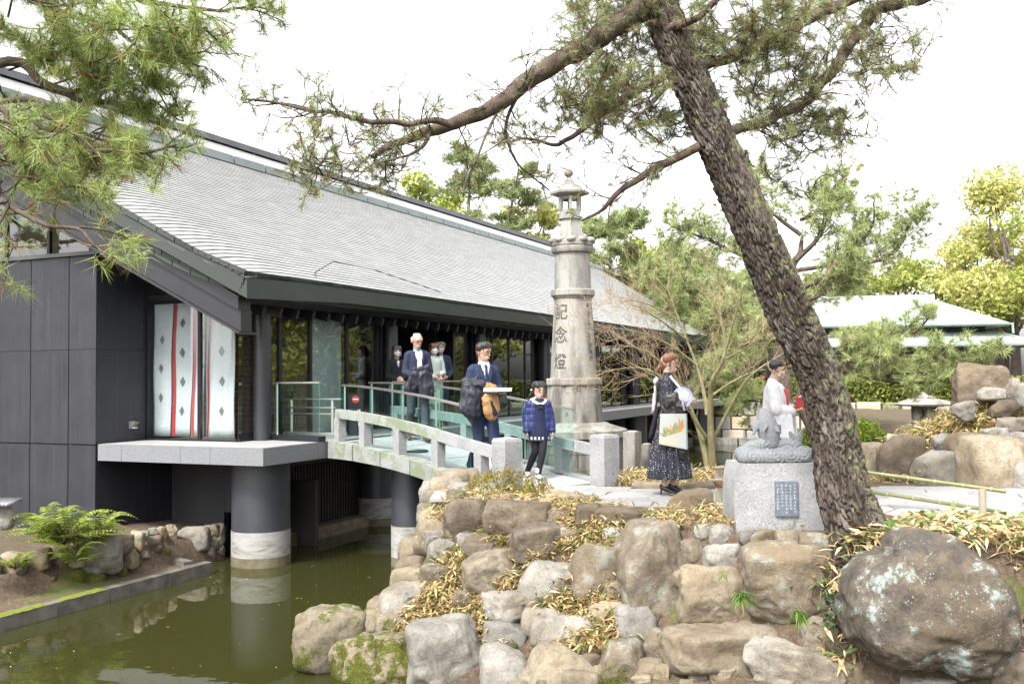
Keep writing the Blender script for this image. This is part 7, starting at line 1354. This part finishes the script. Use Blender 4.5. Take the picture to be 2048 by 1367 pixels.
hblob(t, f, an_, 'folded_cloth', [((-.22, -.10, 1.14), (-.12, -.24, 1.16), (.10, .06), (.09, .06)), ((-.24, -.12, 1.08), (-.27, -.14, .86), (.09, .08), (.10, .07)), ((-.16, -.22, 1.08), (-.2, -.2, .82), (.11, .06), (.1, .05)), ((-.24, -.16, .84), (-.21, -.17, .68), (.085, .05), (.025, .02)), ((-.25, -.05, 1.2), (-.14, -.15, 1.22), .05, .05)], M_puff, amp=.03, sc=(12, 12, 5), seed=7)
an_ = (.0, -.3, .95); t = held(f, 'tan_jacket', 'tan quilted jacket hanging rolled over the young man in suit hands', 'jacket', an_)
hblob(t, f, an_, 'folded_cloth', [((-.07, -.25, 1.14), (.05, -.27, 1.12), (.06, .05), (.055, .045)), ((-.02, -.31, 1.0), (.0, -.32, .84), (.11, .045), (.11, .05)), ((.0, -.31, .80), (.01, -.31, .78), (.09, .045), (.075, .045))], M_tan, amp=.016, sc=(10, 10, 10), seed=9)
hblob(t, f, an_, 'dark_lining', [((-.03, -.345, .97), (.03, -.365, .80), (.028, .018), (.034, .02))], M_black, .006, .003)
an_ = (.06, -.37, 1.085); t = held(f, 'white_box', 'flat white box held level by the young man in suit', 'box', an_); m1 = MB(); m1.box((0, 0, .012), (.29, .22, .042), (.98, .17, 0), (-.17, .98, 0)); o = link('carton', m1.mesh('carton'), M_white, t); m1 = MB(); m1.box((0, 0, .028), (.296, .226, .014), (.98, .17, 0), (-.17, .98, 0)); link('lid', m1.mesh('lid'), M_white, t)
an_ = (.26, .05, 1.15); t = held(f, 'black_handbag', 'black bag handle loop behind the young man in suit shoulder', 'bag', an_); hblob(t, f, an_, 'bag_body', [((.25, .08, 1.02), (.26, .08, .92), (.09, .05), (.1, .06))], M_shoe, amp=.003); m1 = MB(); m1.tube([(.0 + .05 * math.cos(a), .03, -.02 + .12 * math.sin(a)) for a in np.linspace(0, math.pi, 9)], .008, 6); link('handle', m1.mesh('handle', smooth=True), M_shoe, t)
# ---- girl in a blue quilted jacket
gp_ = Vector(((1076 - 1024) / FPX * 13.15, 13.15, 0)); f = Fig('girl in blue quilted jacket and navy dress walking off the bridge', (gp_.x, gp_.y, bz_at(gp_) - .02), R(12), 1.27, R(12), R(2), M_skin2, vox=.0105, child=1)
J = J_(shl=(.15, 0, 1.30), shr=(-.15, 0, 1.30), ell=(.22, .02, 1.06), elr=(-.22, .02, 1.06), wrl=(.235, -.04, .82), wrr=(-.235, -.05, .82), knl=(.03, -.14, .48), anl=(-.06, -.17, .085), knr=(-.07, -.02, .47), anr=(-.17, .19, .11), ftl=(-.1, -1, 0), ftr=(-.2, -.97, -.05)); f.body(J); f.hand(J['wrl'], (0, -.1, -1), (0, 1, 0), (-.6, -.2, -.3), .4, 1); f.hand(J['wrr'], (0, -.1, -1), (0, 1, 0), (.6, -.2, -.3), .4, 1); f.finish(); f.face(0)
f.hair(bob[:3] + [((-.072, .01, .03), (-.074, .02, -.03), (.018, .026), (.014, .02), (1, 0, 0)), ((.072, .01, .03), (.074, .02, -.03), (.018, .026), (.014, .02), (1, 0, 0))] + bob[5:7] + [((-.05, -.072, .035), (.05, -.072, .035), .014, .014), ((-.075, .04, -.035), (-.10, .05, -.075), .026, .018)], M_hairb); f.hair([((.085, .05, -.04), (.11, .04, -.10), .028, .03), ((.11, .04, -.1), (.125, .03, -.2), .032, .012)], M_hairr, name='ponytail')
puff = lambda v: .006 * (np.abs(np.sin(v[:, 2] * 34)) ** .6 - .5)
f.cloth('jacket', [((-.10, .02, 1.27), (-.13, .03, .88), (.10, .12), (.115, .13)), ((.10, .02, 1.27), (.13, .03, .88), (.10, .12), (.115, .13)), ((-.12, .02, 1.31), (.12, .02, 1.31), (.07, .08), (.07, .08)), ((0, .07, 1.3), (0, .08, .9), (.12, .08), (.15, .09)), ((-.06, .07, 1.37), (.06, .07, 1.37), .055, .055), ((.10, .03, 1.36), (.12, -.05, 1.26), .04, .04), ((-.10, .03, 1.36), (-.12, -.05, 1.26), .04, .04)] + f.sleeves(.078, .072, .062), M_blue, .011, .006, 4, 5, fn=puff)
f.cloth('dress', [((0, -.02, 1.30), (0, -.02, 1.0), (.12, .11), (.125, .115)), ((0, -.01, .98), (0, .01, .66), (.15, .125), (.21, .17))], M_navyd, .011, .006, 4, 8, sc=(26, 26, 2), zmin=.645, fn=lambda v: .008 * np.sin(np.arctan2(v[:, 1], v[:, 0]) * 15) * np.clip((.9 - v[:, 2] / f.k) / .2, 0, 1)); hm = MB()
for zz, am in ((.70, .006),):
    n = 60; V = []
    for i in range(n):
        a = 2 * math.pi * i / n
        for z_, r_ in ((zz + .02 + am * (i % 2), 0), (zz - .02 - am * (i % 2), .006)): V.append((math.cos(a) * (.197 + r_) * f.k, (.01 + math.sin(a) * (.158 + r_)) * f.k, z_ * f.k))
    hm.add(V, [(2 * i, 2 * ((i + 1) % n), 2 * ((i + 1) % n) + 1, 2 * i + 1) for i in range(n)])
f.put('lace_trim', hm.mesh('lace_trim'), M_wcloth); f.cloth('collar', [((-.10, -.06, 1.345), (-.03, -.115, 1.31), (.04, .018), (.045, .015)), ((.10, -.06, 1.345), (.03, -.115, 1.31), (.04, .018), (.045, .015)), ((-.06, .0, 1.375), (.06, .0, 1.375), (.03, .05), (.03, .05))], M_wcloth, .008, .006, 2, 3, sc=(60, 60, 60)); f.cloth('bow', [((0, -.135, 1.25), (-.03, -.14, 1.22), .014, .018), ((0, -.135, 1.25), (.03, -.14, 1.22), .014, .018)], M_navyd, .007, 0, 2)
for sd in ('l', 'r'):
    f.cloth('tights', [(J['hp' + sd], J['kn' + sd], .09, .07), (J['kn' + sd], np.array(J['an' + sd]) + [0, 0, .0], .07, .052)], M_tights, .011, .001); f.cloth('sock', [(np.array(J['an' + sd]) + [0, 0, .075], np.array(J['an' + sd]) + [0, 0, -.02], .048, .048)], basic('lilac_sock', (.42, .42, .58), (.5, .5, .64), 50, .9) if sd == 'l' else bpy.data.materials['lilac_sock'], .009, .004, 2)
f.shoes(M_wsh); m1 = MB(); m1.ell(tuple(f.h((-.09, .02, .0)) * f.k), (.02, .012, .012), 8, 5); f.put('hair_ribbon', m1.mesh('hair_ribbon', smooth=True), M_wcloth)
# ---- older man with a dark coat over his hands
op = Vector(((834 - 1024) / FPX * 16.1, 16.1, 0)); f = Fig('older balding man in blue jacket with black coat over his hands', (op.x, op.y, bz_at(op) - .02), R(22), 1.74, R(8), R(14))
J = J_(ell=(.208, -.02, 1.08), elr=(-.208, -.02, 1.08), wrl=(.07, -.2, 1.02), wrr=(-.07, -.2, 1.0), knl=(.09, -.10, .48), anl=(.10, -.12, .085), knr=(-.09, .04, .47), anr=(-.10, .28, .16), ftr=(0, -.9, -.4)); f.body(J); f.hand(J['wrl'], (-.8, -.3, 0), (0, 0, 1), (-.3, -.5, -.5), .5, -1); f.hand(J['wrr'], (.8, -.3, 0), (0, 0, 1), (.3, -.5, -.5), .5, 1); f.finish(); f.face(0)
f.hair([((-.068, .03, .03), (-.07, .03, -.02), (.014, .03), (.012, .02), (0, 1, 0)), ((.068, .03, .03), (.07, .03, -.02), (.014, .03), (.012, .02), (0, 1, 0)), ((-.03, .075, .02), (.03, .075, .02), .034, .034), ((0, .07, -.03), (0, .065, -.05), .035, .03), ((-.03, .03, .075), (.03, .03, .075), .033, .033)], M_hairg)
f.jacket(M_suit2, .78, amp=.008, seed=13); f.trousers(M_gtrou, amp=.009, seed=14); f.shoes(basic('brown_leather', (.07, .04, .03), (.1, .06, .045), 6, .4)); f.cloth('sweater', [((-.025, -.10, 1.38), (0, -.145, 1.10), (.04, .016), (.035, .014)), ((.025, -.10, 1.38), (0, -.145, 1.10), (.04, .016), (.035, .014))], M_wcloth, .008, .001, 2); f.cloth('collar', [((-.05, -.03, 1.42), (-.03, -.09, 1.375), (.03, .02), (.02, .012)), ((.05, -.03, 1.42), (.03, -.09, 1.375), (.03, .02), (.02, .012))], fab('blue_shirt', (.14, .25, .5)), .008, 0, 2)
for sg in (-1, 1): f.cloth('lapel', [((sg * .075, -.085, 1.39), (sg * .05, -.125, 1.26), (.022, .01), (.032, .01)), ((sg * .05, -.125, 1.26), (sg * .02, -.135, 1.05), (.03, .01), (.008, .008))], M_suit2, .008, 0, 2)
an_ = (0, -.25, .95); t = held(f, 'dark_padded_coat', 'shiny dark padded coat draped over the older man hands', 'coat', an_); hblob(t, f, an_, 'folded_cloth', [((-.11, -.24, 1.10), (.1, -.26, 1.13), (.07, .05), (.075, .05)), ((-.1, -.26, 1.02), (-.2, -.22, .80), (.1, .06), (.1, .05)), ((.03, -.28, 1.02), (.07, -.27, .76), (.13, .05), (.12, .05)), ((.12, -.26, .9), (.13, -.25, .70), (.07, .04), (.06, .03))], M_puff, amp=.03, sc=(12, 12, 5), seed=17)
# ---- three masked people at the door
bp_ = W(4.64, .6, ZF); f = Fig('masked woman in black suit with short dark hair by the column', bp_, R(25), 1.58, R(-5), R(3), M_skin2, vox=.013); J = J_(ell=(.2, .0, 1.08), elr=(-.2, .0, 1.08), wrl=(.06, -.17, 1.03), wrr=(-.05, -.17, 1.0)); f.body(J); f.hand(J['wrl'], (-.8, -.3, 0), (0, 0, 1), (-.3, -.5, -.5), .5, -1); f.hand(J['wrr'], (.8, -.3, 0), (0, 0, 1), (.3, -.5, -.5), .5, 1); f.finish(); f.face(0, mouth=False); mask(f, M_mask); f.hair(bob, M_hairb)
f.jacket(M_black, .84, (.155, .115), (.135, .105), (.165, .125)); f.cloth('skirt', [((0, 0, .95), (0, 0, .52), (.155, .12), (.165, .13))], M_black, zmin=.5); f.shoes(M_shoe); f.cloth('blouse', [((0, -.1, 1.37), (0, -.118, 1.27), (.035, .012), (.012, .01))], M_shirt, .008, 0, 2)
mp2 = W(5.9, .5, ZF); f = Fig('masked woman in pale mint jacket behind the older man', mp2, R(30), 1.66, R(-12), R(3), M_skin2, vox=.013); J = J_(ell=(.21, .0, 1.08), elr=(-.21, .0, 1.08), wrl=(.05, -.2, 1.06), wrr=(-.05, -.17, 1.0)); f.body(J); f.hand(J['wrl'], (-.8, -.3, 0), (0, 0, 1), (-.3, -.5, -.5), .5, -1); f.hand(J['wrr'], (.8, -.3, 0), (0, 0, 1), (.3, -.5, -.5), .5, 1); f.finish(); f.face(0, mouth=False); mask(f, M_mask); f.hair(bob, basic('dark_brown_hair', (.05, .022, .013), (.085, .04, .022), 8, .4, stretch=(12, 12, 1.5)))
f.jacket(M_mint, .84, (.16, .12), (.142, .11), (.17, .13), seed=22); f.cloth('skirt', [((0, 0, .95), (0, 0, .48), (.155, .12), (.175, .14))], M_mint, seed=23, zmin=.46); f.shoes(M_shoe)
mm = W(6.57, .72, ZF); f = Fig('masked man in dark suit standing behind mint jacket woman', mm, R(15), 1.71, R(-14), R(2), vox=.013); J = J_(ell=(.23, .02, 1.08), wrl=(.12, -.17, .98)); f.body(J); f.hand(J['wrl'], (-.7, -.4, -.2), (0, 0, 1), (-.3, -.5, -.5), .5, -1); f.hand(J['wrr'], (0, -.1, -1), (0, 1, 0), (.6, -.2, -.3), .4, 1); f.finish(); f.face(0, mouth=False); mask(f, M_mask); f.hair(short, M_hairsp); f.jacket(M_suit2, .78, seed=31); f.trousers(M_suit2); f.shoes(M_shoe); f.cloth('shirt', [((0, -.09, 1.39), (0, -.125, 1.2), (.045, .014), (.015, .01))], M_shirt, .008, 0, 2)
# ---- woman in a dotted long dress carrying a tote bag and a baby bonnet
def dotmat():
    m, n, l, p = newmat('navy_dotted_cloth'); tc = n.new('ShaderNodeTexCoord'); mp3 = n.new('ShaderNodeMapping'); mp3.inputs['Scale'].default_value = (46, 46, 42); l.new(tc.outputs['Object'], mp3.inputs['Vector']); v = n.new('ShaderNodeTexVoronoi'); v.inputs['Scale'].default_value = 1; v.inputs['Randomness'].default_value = .5; l.new(mp3.outputs[0], v.inputs['Vector'])
    l.new(ramp(n, l, v.outputs['Distance'], [(.18, (.5, .5, .52)), (.24, (.010, .011, .022))]), p.inputs['Base Color']); p.inputs['Roughness'].default_value = .7; return m
wp_ = Vector(((1336 - 1024) / FPX * 11.4, 11.4, .018)); f = Fig('smiling woman in long navy dress with white dots carrying a tote bag', wp_, R(72), 1.62, R(10), R(2), M_skin2, vox=.0088)
J = J_(anl=(.06, -.02, .13), anr=(-.06, .06, .13), ell=(.2, -.02, 1.08), elr=(-.2, -.03, 1.08), wrl=(.09, -.25, 1.13), wrr=(-.10, -.26, 1.12), ftl=(0, -.85, -.45), ftr=(0, -.85, -.45), knl=(.07, -.03, .5), knr=(-.07, 0, .5)); f.body(J); f.hand(J['wrl'], (-.7, -.5, 0), (0, 0, 1), (-.4, .5, 0), .5, -1); f.hand(J['wrr'], (.7, -.5, 0), (0, 0, 1), (.4, .5, 0), .5, 1); f.finish(); f.face(1)
f.hair([top_, ((-.03, .02, .048), (.03, .02, .048), .067, .067), ((0, .055, .0), (0, .055, -.03), .055, .05), ((-.07, .005, .03), (-.076, -.005, -.03), (.014, .02), (.008, .012), (1, 0, 0)), ((.07, .005, .03), (.076, -.005, -.03), (.014, .02), (.008, .012), (1, 0, 0)), ((-.045, -.055, .075), (.045, -.055, .075), .028, .028), ((-.06, -.06, .05), (-.066, -.07, .0), .013, .008), ((.06, -.06, .05), (.066, -.07, .0), .013, .008), ((0, .09, -.03), (0, .115, -.055), .028, .022), ((0, .115, -.05), (0, .14, -.10), .024, .014), ((-.02, -.075, .06), (.04, -.08, .045), .016, .01)], M_hairr)
M_dot = dotmat(); pleat = lambda v: .018 * np.sin(np.arctan2(v[:, 1], v[:, 0]) * 17) * np.clip((.95 - v[:, 2]) / .8, 0, 1)
f.cloth('dress_top', [((0, 0, 1.28), (0, 0, 1.02), (.158, .118), (.13, .105)), ((-.118, 0, 1.348), (.118, 0, 1.348), .066, .066), ((0, .005, 1.46), (0, .005, 1.38), .056, .07)] + f.sleeves(.066, .068, .05), M_dot, .011, .006, 4, 3); f.cloth('dress_skirt', [((0, 0, 1.02), (0, 0, .92), (.135, .11), (.17, .15)), ((0, 0, .9), (0, .01, .30), (.17, .15), (.235, .255)), ((0, .01, .30), (0, .01, .21), (.235, .255), (.24, .265))], M_dot, .012, .004, 4, 5, sc=(20, 20, 2), fn=pleat, zmin=.2)
for sd in ('l', 'r'):
    a = np.array(J['an' + sd]); f.cloth('pump', [(a + [0, .02, -.03], a + [0, -.04, -.06], (.044, .038), (.046, .034)), (a + [0, -.05, -.065], a + [0, -.15, -.115], (.046, .032), (.036, .024))], M_shoe, .008, 0, 2); m1 = MB(); q = (a + [0, .035, -.04]) * f.k; m1.tube([tuple(q), (q[0], q[1] + .005, .003)], [.014, .006], 8); f.put('heel', m1.mesh('heel', smooth=True), M_shoe)
m1 = MB(); m1.ell(tuple(f.h((-.08, .012, -.05)) * f.k), .008, 8, 5); f.put('earring', m1.mesh('earring', smooth=True), M_white)
an_ = (-.22, -.1, .9); t = held(f, 'tote_bag', 'white tote bag with painted feathery plant on the dotted dress woman arm', 'bag', an_)
def TB(x, z, d=0.0): k = f.k; return (-.03 * k - d - .0 * k, (x) * k, (z - .9) * k)  # bag face looks along local -X (towards the camera)
m1 = MB(); fr = [(-.18, .62), (.15, .56), (.145, .98), (-.155, .98)]; m1.add([TB(-x, z, .045) for x, z in fr] + [TB(-x, z, -.05) for x, z in fr], [(0, 1, 2, 3), (7, 6, 5, 4), (0, 4, 5, 1), (1, 5, 6, 2), (3, 7, 4, 0)]); bd = link('bag_body', m1.mesh('bag_body'), basic('cream_painted_canvas', (.40, .37, .29), (.33, .385, .4), 5, .85, lo=.4, hi=.6), t); bv = bd.modifiers.new('b', 'BEVEL'); bv.width = .012; bv.segments = 2; bd.data.update()
me_b = blob([(np.array([-.035, .0, .12]), np.array([-.035, .03, .24]), (.14, .035), (.12, .03), (0, 1, 0)), (np.array([-.03, -.02, .22]), np.array([-.02, .08, .25]), (.09, .03), (.05, .025), (0, 1, 0))], .008, 3); link('black_lining', wrinkle(me_b, .022), M_shoe, t)
rr = random.Random(6); cols = [basic('print_teal', (.03, .16, .2), (.05, .22, .26), 9, .8), basic('print_ochre', (.3, .2, .02), (.4, .27, .04), 9, .8), basic('print_orange', (.42, .14, .03), (.5, .2, .05), 9, .8)]
for q in range(46):
    bx_, bz_ = rr.uniform(-.12, .09), 0; base_y = .70 + (bx_ + .12) * .35; ang = rr.uniform(-.75, .75) + bx_ * 2; L = rr.uniform(.06, .15) * (1.3 if bx_ > .02 else 1); mt = cols[2] if bx_ > .0 and rr.random() < .6 else cols[rr.choice([0, 1, 1])]; m1 = MB(); dx, dz = math.sin(ang), math.cos(ang); w = .008
    P = [(bx_ - dz * w * .3, base_y), (bx_ + dx * L * .5 - dz * w, base_y + dz * L * .5 + dx * w), (bx_ + dx * L, base_y + dz * L), (bx_ + dx * L * .5 + dz * w, base_y + dz * L * .5 - dx * w)]; m1.add([TB(-x * .95, z, .0475 + q * .00004) for x, z in P], [(0, 1, 2, 3)]); link('painted_leaf', m1.mesh('painted_leaf'), mt, bd)
m1 = MB(); m1.tube([(-.07, -.12, .11), (-.03, -.07, .36), (.06, .05, .49)], .014, 6); link('strap', m1.mesh('strap', smooth=True), M_wcloth, t)
an_ = (-.17, -.17, 1.2); t = held(f, 'baby_bonnet', 'white frilled round baby bonnet held against the dotted dress', 'bonnet', an_); me = blob([(np.array([-.06, -.03, -.05]), np.array([-.06, -.03, -.0]), (.085, .035), (.085, .035), (0, 1, 0))], .008, 3); link('crown', wrinkle(me, .006), M_wcloth, t)
m1 = MB(); n = 64; c0 = np.array([-.085, -.03, -.03]); V = []
for i in range(n):
    a = 2 * math.pi * i / n
    for r_, o in ((.08, 0), (.112, .014 * (1 if i % 2 else -1))): V.append((c0[0] + o + .01, c0[1] + math.cos(a) * r_, c0[2] + math.sin(a) * r_ * 1.05))
m1.add(V, [(2 * i, 2 * ((i + 1) % n), 2 * ((i + 1) % n) + 1, 2 * i + 1) for i in range(n)]); link('frill', m1.mesh('frill'), basic('pale_blue_frill', (.42, .46, .68), (.55, .57, .74), 40, .9), t)
an_ = (0, .17, 1.15); t = held(f, 'kimono_sash', 'white and violet tied sash hanging on the dotted dress woman back', 'sash', an_); hblob(t, f, an_, 'knot', [((-.06, .14, 1.36), (.06, .15, 1.30), (.05, .03), (.06, .03)), ((-.02, .15, 1.30), (-.03, .17, 1.02), (.055, .02), (.06, .02)), ((.03, .15, 1.3), (.05, .18, .98), (.05, .02), (.05, .02))], M_wcloth, .009, .012, seed=5); hblob(t, f, an_, 'patterned_tail', [((.0, .18, 1.2), (.01, .2, .98), (.035, .01), (.04, .01))], basic('violet_print', (.3, .25, .5), (.6, .3, .3), 25, .8), .008, .006)
an_ = (-.08, .17, .8); t = held(f, 'dark_jacket', 'dark jacket hanging from the dotted dress woman waist behind', 'jacket', an_); hblob(t, f, an_, 'cloth', [((-.03, .13, 1.0), (-.04, .2, .72), (.08, .03), (.09, .035)), ((-.09, .13, .98), (-.1, .17, .8), (.03, .02), (.03, .02))], M_black, .01, .012)
an_ = (-.16, -.17, .55); t = held(f, 'black_handbag', 'slim black leather bag hanging below the white tote', 'bag', an_); hblob(t, f, an_, 'bag_body', [((-.16, -.15, .66), (-.15, -.18, .47), (.03, .09), (.03, .06)), ((-.16, -.22, .62), (-.15, -.23, .5), (.02, .03), (.02, .02))], M_shoe, .008, .006); hblob(t, f, an_, 'strap', [((-.165, -.12, .66), (-.16, -.09, .42), (.014, .01), (.014, .01))], M_wcloth, .006, 0)
# ---- shrine maiden in white robe holding a red lacquer box
mk_ = Vector(((1548 - 1024) / FPX * 10.9, 10.9, .016)); f = Fig('shrine maiden in long white robe and beige mask holding a red box', mk_, R(68), 1.53, R(6), R(10), M_skin2, vox=.0088)
J = J_(ell=(.21, -.04, 1.1), elr=(-.21, -.04, 1.1), wrl=(.07, -.24, 1.10), wrr=(-.08, -.24, 1.08)); f.body(J); f.hand(J['wrl'], (-.2, -.9, .1), (1, 0, 0), (0, -.3, .6), .25, -1); f.hand(J['wrr'], (.15, -.9, .1), (1, 0, 0), (0, -.3, .6), .25, 1); f.finish(); f.face(0, mouth=False); mask(f, M_maskb)
f.hair([top_, ((-.03, .02, .048), (.03, .02, .048), .067, .067), ((0, .055, .0), (0, .055, -.05), .055, .045), ((-.07, .01, .03), (-.074, .015, -.01), (.014, .022), (.01, .015), (1, 0, 0)), ((.07, .01, .03), (.074, .015, -.01), (.014, .022), (.01, .015), (1, 0, 0)), ((-.045, -.05, .078), (.045, -.05, .078), .028, .028), ((-.055, -.066, .055), (-.03, -.078, .055), .012, .01), ((0, .07, -.05), (0, .09, -.12), .03, .026)], M_hairb)
m1 = MB()
for sg in (-1, 1): m1.tube([tuple(f.h((sg * .05, -.075, -.03)) * f.k), tuple(f.h((sg * .077, .0, -.012)) * f.k)], .004, 5)
f.put('mask_strap', m1.mesh('mask_strap'), M_eye); f.cloth('hair_tie', [(f.h((0, .10, -.10)), f.h((0, .115, -.13)), (.022, .015), (.03, .015))], M_red, .008, .003, 2)
fold = lambda v: .008 * np.sin(np.arctan2(v[:, 1], v[:, 0]) * 9 + v[:, 2] * 3) * np.clip((1.0 - v[:, 2]) / .6, 0, 1)
f.cloth('robe', [((0, 0, 1.28), (0, 0, 1.0), (.175, .135), (.175, .15)), ((0, .01, 1.0), (0, .03, .12), (.175, .155), (.20, .22)), ((-.12, .01, 1.345), (.12, .01, 1.345), .075, .075), ((0, .05, 1.3), (0, .16, .5), (.14, .08), (.16, .07)), ((0, .02, 1.42), (0, .02, 1.36), .07, .09)], M_wcloth, .011, .012, 4, 41, sc=(7, 7, 4), fn=fold, zmin=.07)
f.cloth('sleeve', [(J['shl'], J['ell'], .075, .08), (J['ell'], (.10, -.19, 1.09), .075, .06), ((.2, -.03, 1.02), (.17, -.08, .68), (.03, .11), (.03, .14), (1, 0, 0)), ((.15, -.15, 1.0), (.15, -.18, .72), (.03, .07), (.03, .08), (1, 0, 0))], M_wcloth, .010, .014, 4, 43, sc=(9, 9, 5)); f.cloth('sleeve', [(J['shr'], J['elr'], .075, .08), (J['elr'], (-.10, -.19, 1.07), .075, .06), ((-.2, -.03, 1.02), (-.18, -.08, .68), (.03, .11), (.03, .14), (1, 0, 0)), ((-.16, -.15, 1.0), (-.16, -.18, .72), (.03, .07), (.03, .08), (1, 0, 0))], M_wcloth, .010, .014, 4, 44, sc=(9, 9, 5))
f.cloth('red_cord', [((-.06, -.125, 1.33), (0, -.16, 1.10), .012, .012), ((0, -.165, 1.12), (-.01, -.2, .9), .01, .01), ((.06, -.125, 1.33), (0, -.16, 1.1), .012, .012)], M_red, .007, 0, 1); f.cloth('hem_pattern', [((-.16, -.13, .5), (-.13, -.19, .42), (.008, .004), (.004, .003)), ((-.15, -.15, .44), (-.18, -.12, .47), (.006, .004), (.004, .003)), ((-.205, .02, 1.18), (-.22, .0, 1.13), (.02, .006), (.02, .005))], M_ink, .006, 0, 1)
an_ = (0, -.34, 1.13); t = held(f, 'red_lacquer_box', 'small red lacquered box on a tray carried by shrine maiden', 'box', an_); M_lac = basic('red_lacquer', (.28, .015, .012), (.33, .02, .016), 4, .25); m1 = MB(); m1.box((0, 0, -.005), (.2, .2, .016)); m1.box((0, 0, -.03), (.16, .16, .034)); link('tray', m1.mesh('tray'), M_lac, t); m1 = MB(); m1.box((0, 0, .045), (.15, .15, .07)); link('box_body', m1.mesh('box_body'), M_lac, t); m1 = MB(); m1.box((0, 0, .088), (.165, .165, .022)); link('lid', m1.mesh('lid'), M_lac, t); m1 = MB(); m1.box((0, 0, .1015), (.11, .11, .004)); link('white_slip', m1.mesh('white_slip'), M_white, t)
